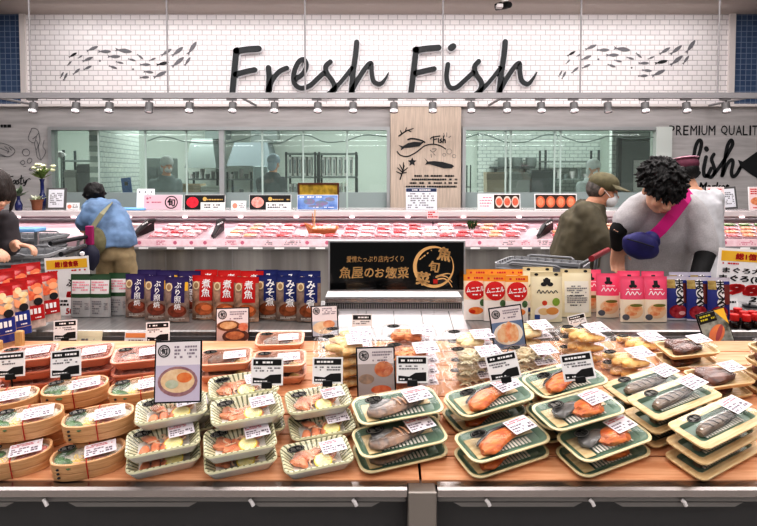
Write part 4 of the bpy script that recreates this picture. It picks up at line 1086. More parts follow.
# cream pouches
def make_cream(back):
    def f():
        t = thing('cream_pouch', 'x', 'food pouch'); P = Pouch(.128, .2, .04)
        P.body([mat('pouch_cream', (232, 222, 192), .3, coat=.3), mat('pouch_cream_dark', (214, 200, 164), .35)], lambda u, v: 1 if v > .91 else 0, t)
        src = MB()
        for k in (-1, 1): P.oval(k * .04, .19, .008, .005, 0, src)
        mb = MB(); P.lay(mb, src); mb.build('seal_notch', M_pblack, t)
        if not back:
            src = MB(); P.grid(-.014, .014, .15, .172, 0, src, 3); P.oval(-.013, .152, .012, .008, 0, src, .0003); P.oval(.013, .152, .012, .008, 0, src, .0004); P.oval(0, .17, .009, .008, 0, src, .0005); mb = MB(); P.lay(mb, src); mb.build('black_emblem', M_pblack, t, smooth=True)
            src = MB(); src.stroke([(-.04, .118), (-.032, .13), (-.026, .116), (-.018, .126), (-.01, .117), (0, .128), (.006, .117), (.016, .126), (.024, .117), (.034, .127), (.042, .118)], .0032); mb = MB(); P.lay(mb, src); mb.build('script_title', M_ink, t)
            src = MB(); P.oval(0, .04, .05, .03, 0, src); P.oval(-.015, .044, .022, .014, 1, src, .0006); P.oval(.02, .046, .026, .015, 2, src, .0008)
            mb = MB(); P.lay(mb, src); mb.build('food_picture', [mat('plate_white', (238, 230, 224)), mat('cream_stew', (226, 196, 150), .4), mat('fish_gold', (218, 156, 92), .4)], t, smooth=True)
            src = MB(); P.oval(.035, .082, .016, .016, 0, src); P.oval(-.012, .078, .01, .01, 1, src); mb = MB(); P.lay(mb, src); mb.build('vegetables', [mat('veg_green', (138, 166, 70), .4), mat('veg_red', (200, 76, 50), .4)], t, smooth=True)
            src = MB(); P.grid(-.05, -.03, .012, .03, 0, src, 2); mb = MB(); P.lay(mb, src, off=.002); mb.build('blue_square', mat('mark_blue', (62, 84, 140)), t)
        else:
            src = MB(); P.grid(-.05, .05, .02, .15, 0, src, 5); mb = MB(); P.lay(mb, src); p = mb.build('back_label', mat('label_offwhite', (232, 228, 216), .4), t, smooth=True)
            src = MB()
            for z in (.1, .06): src.scribble(-.042, .042, z, z + .034, 4, 0, None, .001); src.scribble(-.03, .03, z - .012, z - .004, 1, 1, None, .001)
            mb = MB(); P.lay(mb, src, off=.002); mb.build('small_print', [M_pgrey, M_pblack], p)
        return t
    return Kind(f)
CR, CRB = make_cream(0), make_cream(1)
goods(CR, [(546.5, .0, 'front one with dish picture facing out'), (538, .13, 'behind the front one, left')], 'cream pouch with black emblem, ', 'cream pouches on the ledge', 2.4)
goods(CRB, [(576, .06, 'showing its printed back')], 'cream pouch between emblem pouch and pink pouches, ', 'cream pouches on the ledge', 2.42)
# pink pouches
def make_pink():
    t = thing('pink_pouch', 'x', 'food pouch'); P = Pouch(.096, .182, .036)
    P.body([mat('pouch_pink', (230, 92, 126), .3, coat=.3), mat('pouch_ivory', (236, 220, 200), .3, coat=.3)], lambda u, v: 0 if v > .52 else 1, t)
    src = MB(); P.grid(-.008, .008, .14, .166, 0, src, 3); P.oval(-.008, .144, .008, .006, 0, src, .0003); P.oval(.008, .144, .008, .006, 0, src, .0004); mb = MB(); P.lay(mb, src); mb.build('black_emblem', M_pblack, t, smooth=True)
    src = MB(); src.stroke([(-.03, .11), (-.02, .124), (-.014, .11), (-.004, .122), (.004, .11), (.014, .122), (.024, .11), (.032, .118)], .0034); src.scribble(-.026, .026, .128, .135, 1); mb = MB(); P.lay(mb, src); mb.build('script_title', M_paper, t)
    src = MB(); P.oval(.002, .045, .038, .03, 0, src); P.oval(.004, .056, .028, .014, 1, src, .0006); P.oval(-.008, .036, .02, .01, 1, src, .0006); P.oval(.01, .068, .026, .006, 2, src, .0008)
    mb = MB(); P.lay(mb, src); mb.build('food_picture', [mat('plate_ivory', (232, 196, 160), .4), mat('fish_orange', (222, 140, 96), .4, rgb2=(236, 190, 150), vscale=60), mat('herb', (120, 120, 60), .4)], t, smooth=True)
    src = MB(); P.oval(-.03, .02, .013, .012, 0, src); mb = MB(); P.lay(mb, src, off=.002); mb.build('grey_seal', mat('seal_grey', (96, 96, 104)), t, smooth=True)
    return t
goods(Kind(make_pink), [(608, .075, 'front left, set back a little'), (632.5, .0, 'front, second from left'), (655.5, -.0, 'front, next to the tuna packs'), (590, .17, 'rear, half behind the front left one'), (629, .14, 'rear, behind second from left'), (653, .13, 'rear, behind the one by tuna packs')], 'pink-topped pouch with black emblem, ', 'pink pouches on the ledge', 2.4)
# tuna packs
def make_tuna():
    t = thing('tuna_pack', 'x', 'food pouch'); P = Pouch(.09, .178, .028)
    P.body([mat('tuna_navy', (54, 62, 132), .4, coat=.1), mat('tuna_clear', (196, 192, 204), .2, coat=.5)], lambda u, v: 1 if v > .93 or v < .06 else 0, t)
    src = MB(); P.grid(-.044, -.012, .13, .165, 0, src, 3); P.grid(.018, .044, .07, .15, 2, src, 3); P.oval(-.002, .036, .036, .028, 1, src); P.oval(.012, .03, .014, .008, 3, src, .0006); mb = MB(); P.lay(mb, src)
    mb.build('food_picture', [mat('tuna_gold', (150, 128, 74), .35, rgb2=(190, 170, 110), vscale=70), mat('tuna_red', (140, 34, 52), .25, rgb2=(184, 74, 84), vscale=50), mat('tuna_brown', (124, 62, 58), .3), mat('tuna_light', (226, 170, 170), .3)], t, smooth=True)
    src = MB(); src.vtext('まぐろ', .004, .166, .036, z=.0012, bold=.018, step=.98)
    s2 = MB()
    for k in range(3): P.oval(.004, .148 - k * .035, .016, .02, 0, s2)
    mb = MB(); P.lay(mb, s2, off=.0008); p = mb.build('white_band', M_paper, t, smooth=True)
    mb = MB(); P.lay(mb, src, off=.0022); mb.build('title_text', M_pblack, p)
    return t
goods(Kind(make_tuna), [(678, .03, 'front row, leftmost'), (698, .015, 'front row, in the middle'), (719, 0, 'front row, rightmost beside yellow card'), (680, .13, 'back row, leftmost'), (701, .13, 'back row, in the middle')], 'navy tuna pack, ', 'tuna packs on the ledge', 2.4)
# green and white pouches
def make_green_pouch():
    t = thing('green_pouch', 'x', 'food pouch'); P = Pouch(.088, .178, .028)
    P.body([mat('gp_green', (52, 84, 58), .3, coat=.3), mat('gp_white', (228, 226, 226), .3, coat=.3), mat('gp_clear', (176, 176, 176), .2, coat=.4)], lambda u, v: 0 if (v > .88 or .46 < v < .54 or (abs(u) > .9 and .5 < v)) else (1 if v > .5 else 2), t)
    src = MB(); src.scribble(-.034, .034, .108, .15, 4, 0, None, 0); src.text('ぶり', 0, .128, h=.018, mi=1, z=.0006, bold=.02) if False else None; mb = MB(); P.lay(mb, src); mb.build('front_print', [M_lpink], t)
    src = MB(); src.scribble(-.03, .012, .012, .07, 6, 0, None, 0); src.scribble(.02, .034, .03, .06, 5, 0, None, 0); mb = MB(); P.lay(mb, src); mb.build('small_print', M_pgrey, t)
    return t
goods(Kind(make_green_pouch), [(81, 0, 'leftmost, beside the left sale sign'), (100, 0, 'in the middle of three'), (119, .03, 'rightmost, beside the purple pouches')], 'white pouch with dark green borders, ', 'green and white pouches', 2.48)
# shrimp bags along the left end, turned to face right
def make_bag(blue):
    def f():
        t = thing('seafood_bag', 'x', 'food bag'); P = Pouch(.115, .195, .03); c = (46, 62, 140) if blue else (188, 40, 44)
        P.body([mat('bag_red', (188, 44, 46), .25, coat=.5, var=.15, vscale=20), mat('bag_clear', (200, 178, 168), .2, coat=.5, var=.2, vscale=30), mat('bag_blue', (48, 64, 142), .25, coat=.5)], lambda u, v: 0 if v > .82 else (1 if v > .15 or not blue else 2), t)
        fc = mat('shrimp_pale', (232, 190, 130), .35, rgb2=(240, 216, 180), vscale=50) if blue else mat('shrimp_red', (214, 96, 62), .35, rgb2=(230, 138, 96), vscale=50)
        rr = random.Random(4 + blue); src = MB()
        for k in range(12): P.oval(rr.uniform(-.04, .04), rr.uniform(.105, .165), rr.uniform(.012, .02), rr.uniform(.01, .015), 0 if k % 3 else 1, src, .0002 * k, 2, 12)
        mb = MB(); P.lay(mb, src); mb.build('shrimp_picture', [fc, mat('shrimp_light', (240, 170, 130), .35)], t, smooth=True)
        src = MB(); P.grid(-.052, .052, .03, .085, 0, src, 5); mb = MB(); P.lay(mb, src, off=.0015); p = mb.build('title_panel', mat('bag_panel_blue' if blue else 'bag_panel_red', c, .3, coat=.3), t, smooth=True)
        src = MB(); src.scribble(-.034, .036, .05, .076, 1, 0, None, .001, fill=.8); src.scribble(-.04, .04, .034, .043, 1, 0, None, .001); mb = MB(); P.lay(mb, src, off=.0024); mb.build('title_text', M_paper, p)
        src = MB(); P.oval(.03, .098, .018, .014, 0, src); mb = MB(); P.lay(mb, src, off=.0035); mb.build('black_badge', M_pblack, t, smooth=True)
        return t
    return Kind(f)
BB, BR = make_bag(1), make_bag(0)
for K, px, Y, yaw, lab in ((BB, -1, 2.05, 58, 'blue-labelled bag of shrimp, nearest at left picture edge'), (BB, 15, 2.15, 58, 'blue-labelled bag of shrimp, second from the left edge'), (BR, 30, 2.25, 56, 'red-labelled bag of shrimp, left of two facing right'), (BR, 46, 2.35, 54, 'red-labelled bag of shrimp, next to the left sale sign')):
    p = atY(px, 300, Y); K.put(lab, T(p.x, Y, LEDGE + .012) @ rz(yaw) @ rx(-8), 'shrimp bags at the left end')
for px, Y, lab in ((-14, 2.12, 'red-topped bag of shrimp in back row, at picture edge'), (2, 2.22, 'red-topped bag of shrimp in back row, second from edge'), (15, 2.33, 'red-topped bag of shrimp in back row, third from edge'), (30, 2.45, 'red-topped bag of shrimp in back row, nearest sale sign')):
    p = atY(px, 300, Y); BR.put(lab, T(p.x, Y, LEDGE + .035) @ rz(56) @ rx(-8), 'shrimp bags at the left end')
# the shrimp bags' wooden rack
t = thing('wooden_rack', 'small pale wooden rail rack under the shrimp bags', 'rack'); M_bam = mat('bamboo', (206, 176, 128), .5, rgb2=(184, 150, 104), vscale=20, stretch=(1, 8, 1))
a = atY(27, 335, 2.12); x0 = a.x
for y in (1.94, 2.06): MB().cbox(x0 - .002, x0 + .022, y - .012, y + .012, deck_z(y) + .006, 1.03, .003).build('post', M_bam, t)
MB().cbox(x0 - .4, x0 - .002, 1.935, 1.95, .975, .99, .003).build('rail', M_bam, t); MB().cbox(x0 - .4, x0 - .002, 1.935, 1.95, 1.004, 1.02, .003).build('rail', M_bam, t)

# ---------------------------------------------------------------- the black sign in the middle
YS = 2.5
a, b = atY(328, 240.5, YS), atY(465.5, 291.5, YS)
sg = thing('hanging_board_sign', 'black shop sign with gold brush writing on clear stands above vent', 'sign', T((a.x + b.x) / 2, YS, b.z) @ rx(-2)); sg.name = 'shop_sign'
w, h = b.x - a.x, a.z - b.z; u = w / 137.5
MB().cbox(-w / 2, w / 2, 0, .012, 0, h, .002).build('frame', mat('sign_frame', (186, 186, 188), .3, .5), sg)
MB().box(-w / 2 + .008, w / 2 - .008, -.002, 0, .008, h - .008).build('panel', mat('sign_black', (16, 17, 18), .12, coat=.6), sg)
M_gold = mat('sign_gold', (226, 184, 128), .5); MS = T(0, -.0035, 0) @ UP
sx = lambda px: (px - 396.75) * u
sz = lambda py: (291.5 - py) * u
mb = MB()
for k, (ch, px) in enumerate(zip('魚屋のお惣菜', (345, 357, 369, 379.5, 391, 403))):
    mb.text(ch, sx(px), sz(272.5), h=(11 if k not in (2, 3) else 9) * u, w=(11 if k not in (2, 3) else 9) * u, M=MS, bold=.022, shear=.06, rot=(-3, 2, 0, 3, -2, 2)[k])
mb.build('large_writing', M_gold, sg)
mb = MB(); mb.text('愛情たっぷり店内づくり', sx(375), sz(258.8), h=6.2 * u, w=57 * u, M=MS, bold=.015, shear=.06, rot=.5); mb.build('small_writing', M_gold, sg)
mb = MB(); N = 40; c = (sx(434), sz(266.5)); vs = []
for k in range(N + 1):
    t_ = R(62 + 330 * k / N); wd = (3.2 * math.sin(math.pi * (k / N) ** .7) + .6) * u; r = 19.3 * u
    vs += [(c[0] + (r - wd / 2) * math.cos(t_), c[1] + (r + .4 * u - wd / 2) * math.sin(t_), 0), (c[0] + (r + wd / 2) * math.cos(t_), c[1] + (r + .4 * u + wd / 2) * math.sin(t_), 0)]
mb.add(vs, [(2 * k, 2 * k + 1, 2 * k + 3, 2 * k + 2) for k in range(N)], 0, MS); mb.build('ring_emblem', M_gold, sg)
mb = MB(); mb.text('魚', sx(444.5), sz(254), h=13 * u, M=MS, bold=.035, rot=-12); mb.text('旬', sx(434), sz(266.5), h=10.5 * u, M=MS, bold=.035, rot=-6); mb.text('菜', sx(423), sz(278.5), h=13 * u, M=MS, bold=.035, rot=-8); mb.build('emblem_writing', M_gold, sg)
mb = MB()
for pts in ([(436, 277), (441, 275.5), (447, 277), (452, 282)], [(438, 279), (444, 278.5), (449, 282), (452, 287)], [(437, 276), (446, 273.5), (451, 274)]): mb.stroke([(sx(x), sz(y)) for x, y in pts], 1.7 * u, 0, MS, taper=lambda q: 1 - .6 * q)
mb.build('brush_tail', M_gold, sg)
mb = MB(); mb.scribble(-10 * u, 10 * u, -1.2 * u, 1.2 * u, 1, 0, T(sx(425), -.0035, sz(255)) @ UP @ rz(38)); mb.build('romaji_print', M_gold, sg)
mb = MB(); mb.box(sx(433), sx(437.5), -.004, -.0035, sz(283.5), sz(279)); mb.build('red_seal', mat('seal_red', (190, 44, 36), .5), sg)
for px in (358, 434):
    x = sx(px); g = MB(); g.box(x - .004, x + .004, .002, .006, -.098, 0).box(x - .03, x + .03, -.006, .016, -.012, .01); g.build('clear_stand', M_clear, sg)

# ---------------------------------------------------------------- sale signs
def sale_sign(name, lab, M, w, h, txt):
    t = thing(name, lab, 'sign', M)
    MB().box(-w / 2, w / 2, 0, .004, 0, h).build('board', M_paper, t)
    MB().box(-w * .46, w * .46, -.001, 0, h * .76, h * .95).build('yellow_band', M_yel, t)
    MF = T(0, -.0018, 0) @ UP
    b = MB(); b.text('総1億食祭', 0, h * .855, h=h * .115, w=w * .52, M=MF, bold=.04); b.scribble(-w * .44, -w * .2, h * .69, h * .74, 1, 0, MF); b.scribble(w * .1, w * .44, h * .69, h * .74, 1, 0, MF); b.build('red_writing', M_pred, t)
    txt(t, w, h, MF)
    b = MB(); b.tube([(0, .009, h + .004), (0, .009, -.02)], .005, 8); b.lathe([(.001, -.02), (.03, -.02), (.03, -.014), (.001, -.012)], 16, 0, T(0, .009, 0)); b.build('stand', M_dark, t)
    b = MB(); b.lathe([(.004, 0), (.01, .006), (.01, .016), (.002, .02)], 12, 0, T(w * .36, .004, h)); b.build('clip_ball', M_paper, t, smooth=True)
    return t
def tl(t, w, h, MF):
    b = MB(); b.text('ぶり', w * .12, h * .46, h=h * .15, w=w * .32, M=MF, bold=.02); b.build('black_writing', M_pblack, t)
    b = MB(); b.text('50', w * .12, h * .17, h=h * .19, w=w * .42, M=MF, bold=.05, shear=.2); b.build('price_writing', M_pred, t)
def tr(t, w, h, MF):
    b = MB(); b.text('まぐろ大奉仕!', 0, h * .59, h=h * .1, w=w * .86, M=MF, bold=.02); b.text('まぐろ(びん長)', w * .02, h * .43, h=h * .13, w=w * .98, M=MF, bold=.03); b.build('black_writing', M_pblack, t)
    b = MB(); b.text('98', -w * .1, h * .23, h=h * .19, w=w * .44, M=MF, bold=.07, shear=.2); b.text('円', w * .28, h * .22, h=h * .12, M=MF, bold=.04, shear=.2); b.build('price_writing', M_pred, t)
    b = MB(); b.text('214', w * .12, h * .06, h=h * .08, w=w * .3, M=MF, bold=.03, shear=.2); b.build('tax_price', M_pblack, t)
YL = 2.62; a, b = atY(48, 257, YL), atY(91, 325, YL)
sale_sign('sale_sign', 'white sale sign with yellow band and red 50 behind shrimp bags', T((a.x + b.x) / 2, YL, LEDGE + .022) @ rz(6) @ ry(-3), .185, a.z - LEDGE - .022, tl)
YL = 2.66; a = atY(716, 250, YL); 
sale_sign('sale_sign', 'white sale sign with yellow band and red 98 right of tuna packs', T(atY(751, 300, YL).x, YL, LEDGE + .022) @ rz(-4) @ ry(3), .31, a.z - LEDGE - .02, tr)

# ---------------------------------------------------------------- small price cards and picture cards between the trays
def pack_hit(x, y, r=0, zmin=-9):
    for s in STACKS:
        v = (y - DY0) / math.cos(R(13)); c, sn = math.cos(R(s['yaw'])), math.sin(R(s['yaw'])); lx = (x - s['x']) * c + (v - s['v']) * sn; ly = -(x - s['x']) * sn + (v - s['v']) * c
        ov = max(s['slip'] * (s['n'] - 1), s['over'])
        if DZ0 + v * math.sin(R(13)) + s['n'] * s['th'] + .004 > zmin and abs(lx) < s['w'] / 2 + r and -s['d'] / 2 - r - ov < ly < s['d'] / 2 + r: return True
    return False
def free_stem(px, py, Ydes, w, h):
    """depth nearest to Ydes where a card stands clear of the packs round it"""
    best = bad = None
    for i in range(-90, 91):
        Y = Ydes + i * .003; p = atY(px, py, Y); zb = p.z - h / 2 - .012
        if Y > 2.24 or zb < deck_z(Y) + .004: continue
        cost = abs(Y - Ydes) + sum(.03 for k in range(-6, 7) for dy in (-.026, -.01, .008) if pack_hit(p.x + w / 2 * k / 6, Y + dy, .001, zb))
        if pack_hit(p.x, Y, .006): cost += .03
        if best is None or cost < best: best, bad = cost, Y
    if best is None or best > .12: print('  tight', px, py, best and round(best, 3))
    return bad
def price_card(px, py, Yd, lab, w=.088, h=.074, roll=0, yaw=0, lean=-12, seed=0, floor=None):
    Y = free_stem(px, py, Yd, w, h) if floor is None else Yd
    if Y is None: print('NO STEM', lab); Y = Yd
    p = atY(px, py, Y)
    t = thing('price_card', lab, 'price card', T(*p) @ rz(yaw) @ ry(roll), 'black and white price cards')
    ML = rx(lean); M = ML @ T(0, -.012, 0)
    MB().box(-w / 2, w / 2, 0, .0015, -h / 2, h / 2, 0, M).build('card', M_paper, t)
    MF = M @ T(0, -.0008, 0) @ UP; rr = random.Random(seed)
    b = MB(); b.quad(-w * .44, w * .44, h * .22, h * .44, 0, MF); o = b.build('black_header', M_pblack, t); b = MB(); b.scribble(-w * .36, w * .36, h * .26, h * .4, 1, 0, MF @ T(0, 0, .0006), rnd=rr); b.build('header_print', M_paper, o)
    b = MB(); b.scribble(-w * .42, w * .42, -.02 * h, h * .17, 2, 0, MF, rnd=rr, dens=.6); b.build('small_print', M_lpink if False else M_pgrey, t)
    b = MB(); b.add([(-w * .44, -h * .42, 0), (w * .44, -h * .42, 0), (w * .44, -h * .1, 0), (w * .1, -h * .12, 0), (-w * .1, -h * .26, 0), (-w * .44, -h * .22, 0)], [(0, 1, 2, 3, 4, 5)], 0, MF); o = b.build('price_block', M_pblack, t); b = MB(); b.scribble(-w * .4, w * .05, -h * .4, -h * .3, 1, 0, MF @ T(0, 0, .0006), rnd=rr); b.build('price_print', M_paper, o)
    b = MB(); b.cbox(-.014, .014, -.006, .008, -h / 2 - .008, -h / 2 + .01, .002, 0, M); b.build('clip', M_black, t)
    zb = (deck_z(Y) + .004 if floor is None else floor) - p.z
    if floor is None and pack_hit(p.x, Y, .0055): return t      # clipped on the pack in front: no stem
    Mi = (rz(yaw) @ ry(roll)).inverted()
    top = Mi @ (rz(yaw) @ ry(roll) @ M @ Vector((0, .004, -h / 2)))
    ft = Mi @ Vector((0, 0, zb)); 
    b = MB(); b.tube([top, (ft.x, ft.y, ft.z + .01) if zb < -.05 else ft, ft], .0028, 8); b.tube([ft, Mi @ Vector((0, 0, zb + .006))], .0065, 10); b.build('stem', M_black, t, smooth=True)
    return t
pc = 'black-and-white price card '
price_card(67, 330, 2.215, pc + 'behind the red fish trays, left of cream card', floor=.877, seed=1, roll=-4)
price_card(159, 332, 2.2, pc + 'below the purple pouches', floor=.877, seed=2, roll=-3)
price_card(13, 364, 1.8, pc + 'before red fish trays at left picture edge', seed=3, roll=-5)
price_card(68, 363, 1.8, pc + 'before the middle stack of red fish trays', seed=4, roll=-5)
price_card(268, 371, 1.79, pc + 'standing before the pale orange fish trays', seed=5)
price_card(328, 370, 1.8, pc + 'before the pale fried fish tubs', seed=6)
price_card(412, 369, 1.78, pc + 'before the orange fried chunk tubs', seed=7)
price_card(503, 366, 1.8, pc + 'tilted, before squid rings under shrimp card', seed=8, roll=-14, yaw=-8)
price_card(577, 366, 1.78, pc + 'tilted, left of whole fish trays', seed=9, roll=-10, yaw=-6)
price_card(577, 322, 2.2, pc + 'tilted, below the cream pouch back', floor=.877, seed=10, roll=-14, w=.065, h=.055)
price_card(362, 324, 2.2, pc + 'half hidden behind the rear tubs', floor=.877, seed=11, w=.075)
def picture_card(px, py, Yd, w, h, lab, art, roll=0, yaw=0, lean=-12, floor=None):
    Y = free_stem(px, py, Yd, w, h) if floor is None else Yd
    if Y is None: print('NO STEM', lab); Y = Yd
    p = atY(px, py, Y); t = thing('picture_card', lab, 'picture card', T(*p) @ rz(yaw) @ ry(roll), 'framed dish picture cards')
    M = rx(lean) @ T(0, -.008, 0)
    MB().cbox(-w / 2, w / 2, 0, .004, -h / 2, h / 2, .001, 0, M).build('black_frame', M_black, t)
    MF = M @ T(0, -.0006, 0) @ UP
    b = MB(); b.quad(-w / 2 + .004, w / 2 - .004, -h / 2 + .004, h / 2 - .004, 0, MF); b.build('card', mat('card_pinkwhite', (236, 228, 230), .35), t)
    art(t, w, h, MF @ T(0, 0, .0006))
    zb = (deck_z(Y) + .004 if floor is None else floor) - p.z
    if floor is None and pack_hit(p.x, Y, .0055): return t
    Mi = (rz(yaw) @ ry(roll)).inverted(); ft = Mi @ Vector((0, 0, zb))
    b = MB(); b.tube([M @ Vector((0, .005, -h / 2 + .01)), ft], .0028, 8); b.build('stem', M_black, t, smooth=True)
    return t
def badge(t, w, h, MF, x=-.3, y=.33):
    b = MB(); r = w * .13; b.ring2(w * x, h * y, r * .82, r, 24, 0, MF); b.ring2(w * x, h * y, r * .62, r * .7, 24, 0, MF); b.text('旬', w * x, h * y, h=r * .95, mi=0, M=MF, bold=.03); b.build('round_badge', M_pblack, t)
def art(dishes, writing=True, bg=None, badge_on=True):
    def f(t, w, h, MF):
        if bg:
            b = MB(); b.quad(-w / 2 + .004, w / 2 - .004, -h / 2 + .004, h * bg[1], 0, MF); b.build('photo_ground', mat(bg[0], bg[2], .4), t)
        if badge_on: badge(t, w, h, MF)
        if writing:
            b = MB(); b.scribble(-w * .08, w * .42, h * .2, h * .42, 4, 0, MF, rnd=random.Random(int(h * 999)), dens=.7); b.build('small_print', mat('print_mauve', (150, 138, 150)), t)
        for k, (x, y, a, bb, c, c2, nm) in enumerate(dishes):
            b = MB(); b.disc(x * w, y * h, a * w, bb * h, 22, 0, MF @ T(0, 0, .0003 * (k + 1))); b.build(nm, mat('art_' + nm + '_%d%d%d' % c, c, .4, rgb2=c2, vscale=60), t)
    return f
W1, W2 = (236, 228, 222), (226, 214, 206)
picture_card(233, 328, 2.21, .125, .15, 'framed picture card of grilled fish in front of red pouches', art([(-.12, .06, .34, .13, (96, 60, 46), (150, 96, 60), 'plate'), (-.12, .07, .26, .09, (206, 158, 112), (226, 190, 150), 'fish'), (.1, -.2, .4, .17, (84, 50, 42), (110, 70, 56), 'plate'), (.08, -.18, .28, .1, (170, 96, 62), (206, 140, 96), 'fish'), (.32, .02, .14, .1, (206, 116, 86), (226, 160, 130), 'garnish')], bg=('art_rose', .12, (206, 176, 168))), floor=.877, roll=-2)
picture_card(325, 321, 2.21, .1, .115, 'framed picture card behind the pale fried fish tubs', art([(-.05, -.2, .4, .2, (226, 196, 160), (240, 220, 190), 'fritters'), (.15, -.1, .22, .12, (214, 140, 100), (230, 180, 140), 'fish')], bg=('art_sky', -.0, (190, 196, 208))), floor=.877, roll=-3)
picture_card(376, 371, 1.8, .118, .15, 'propped picture card of salmon pieces among the clear tubs', art([(.2, .05, .24, .16, (206, 116, 82), (226, 160, 120), 'salmon'), (-.25, -.14, .2, .1, (150, 134, 124), (190, 160, 140), 'fish'), (.12, -.36, .26, .09, (222, 110, 76), (232, 150, 110), 'salmon')], bg=('art_cloth', .16, (186, 176, 176))), roll=-2, lean=-4)
picture_card(179, 371, 1.79, .125, .16, 'framed picture card of a hot pot behind the lemon trays', art([(0, -.16, .42, .24, (150, 110, 120), (180, 140, 140), 'pot'), (0, -.15, .36, .19, (226, 190, 150), (240, 214, 180), 'broth'), (.14, -.1, .16, .08, (222, 112, 60), (232, 150, 90), 'prawn'), (-.12, -.2, .14, .07, (206, 206, 190), (180, 190, 160), 'leek')], bg=('art_mauve', .1, (206, 196, 214))), roll=-2)
picture_card(507, 327, 2.1, .115, .15, 'framed picture card of fanned shrimp below the sauce packs', art([(0, -.14, .44, .26, (236, 226, 210), (244, 238, 230), 'dish'), (-.1, -.12, .14, .22, (232, 170, 120), (244, 206, 170), 'shrimp'), (.05, -.1, .12, .24, (236, 150, 104), (244, 196, 160), 'shrimp'), (.18, -.14, .13, .2, (232, 170, 120), (244, 206, 170), 'shrimp'), (-.22, -.16, .12, .16, (236, 190, 150), (244, 214, 180), 'shrimp')], bg=('art_blue', .14, (120, 140, 170))), roll=-8, lean=-3)
def art_y(t, w, h, MF):
    b = MB(); b.quad(-w / 2 + .004, w / 2 - .004, -h / 2 + .004, h / 2 - .004, 0, MF); b.build('photo_ground', mat('art_dark', (88, 92, 84), .4, rgb2=(176, 182, 176), vscale=30), t)
    MF = MF @ T(0, 0, .0004)
    b = MB(); b.poly([(w * .12, h * .48), (w * .48, h * .48), (w * .48, h * .02)][::1], 0, MF); b.build('yellow_corner', M_yel, t)
    b = MB(); b.quad(-w * .46, w * .14, h * .2, h * .46, 0, MF); b.build('title_ground', M_pblack, t)
    b = MB(); b.scribble(-w * .4, w * .1, h * .25, h * .44, 2, 0, MF @ T(0, 0, .0004)); b.build('title_writing', mat('print_gold', (196, 190, 60)), t)
    b = MB(); b.disc(0, 0, w * .34, h * .2, 22, 0, MF @ T(-w * .02, -h * .16, .0003) @ rz(38)); b.build('fish', mat('art_tuna', (226, 150, 96), .4, rgb2=(216, 120, 96), vscale=40), t)
    b = MB(); b.disc(0, 0, w * .3, h * .07, 22, 0, MF @ T(w * .06, -h * .16, .0006) @ rz(52)); b.build('fish', mat('art_tuna2', (176, 92, 92), .4), t)
picture_card(714, 328, 2.21, .115, .13, 'dark picture card with yellow corner in front of tuna packs', art_y, floor=.877, roll=-14, yaw=6)
# flat paper cards on the ledge's front
for x0, x1, y0, y1, lab, hd in ((76, 102, 331, 346, 'cream paper notice lying at the ledge beside a price card', (236, 226, 196)), (124, 146, 332, 347, 'white paper notice with orange heading left of purple pouch price card', (236, 150, 96))):
    a, b = atY(x0, y0, 2.24), atY(x1, y1, 2.24)
    t = thing('paper_notice', lab, 'notice', T((a.x + b.x) / 2, 2.235, b.z) @ rx(-14)); w, h = b.x - a.x, a.z - b.z
    MB().box(-w / 2, w / 2, 0, .0012, -.04, h).build('paper', mat('paper_%d' % hd[1], hd if x0 < 100 else (240, 236, 236), .5), t)
    o = MB(); o.quad(-w * .46, w * .46, h * .62, h * .92, 0, T(0, -.0008, 0) @ UP); o.build('heading', mat('heading_%d' % hd[1], hd, .5), t)
    o = MB(); o.scribble(-w * .4, w * .4, h * .1, h * .55, 2, 0, T(0, -.001, 0) @ UP); o.build('small_print', M_pgrey, t)
for px, Y, w, h, lab in ((67, 2.5, .1, .075, 'white price notice with red number under the left sale sign'), (727, 2.5, .1, .07, 'white price notice below the right sale sign')):
    p = atY(px, 310, Y); t = thing('price_notice', lab, 'notice', T(p.x, Y, LEDGE + .002) @ rx(-10))
    MB().box(-w / 2, w / 2, 0, .002, 0, h).build('paper', M_paper, t); o = MB(); o.scribble(-w * .42, w * .42, h * .5, h * .9, 2, 0, T(0, -.001, 0) @ UP); o.build('small_print', M_pblack, t)
    o = MB(); o.text('50', w * .1, h * .24, h=h * .3, M=T(0, -.001, 0) @ UP, bold=.03) if px < 100 else o.scribble(-w * .4, w * .4, h * .1, h * .4, 1, 0, T(0, -.001, 0) @ UP); o.build('red_print', M_pred, t)
# red-capped sauce bottles lying at the right end
def make_bottle():
    t = thing('sauce_bottle', 'x', 'bottle')
    MB().lathe([(.002, 0), (.017, .001), (.018, .004), (.018, .022), (.012, .03), (.009, .034)], 16).build('bottle', mat('soy_dark', (34, 20, 18), .15), t, smooth=True)
    MB().lathe([(.0155, .03), (.0165, .032), (.0165, .054), (.015, .0555), (.002, .056)], 16, 0, None, (False, True)).build('red_cap', mat('cap_red', (206, 52, 52), .35), t, smooth=30)
    return t
BK = Kind(make_bottle)
for k, (px, Y, lab) in enumerate(((735, 2.3, 'front left of the cluster'), (744, 2.345, 'middle of the cluster, left'), (747, 2.29, 'front of the cluster, second'), (753, 2.35, 'middle of the cluster, right'), (757, 2.3, 'front of the cluster at picture edge'), (738, 2.4, 'rear left of the cluster'))):
    p = atY(px, 300, Y); BK.put('small sauce bottle with red cap, ' + lab, T(p.x, Y, LEDGE + .001), 'red-capped sauce bottles')
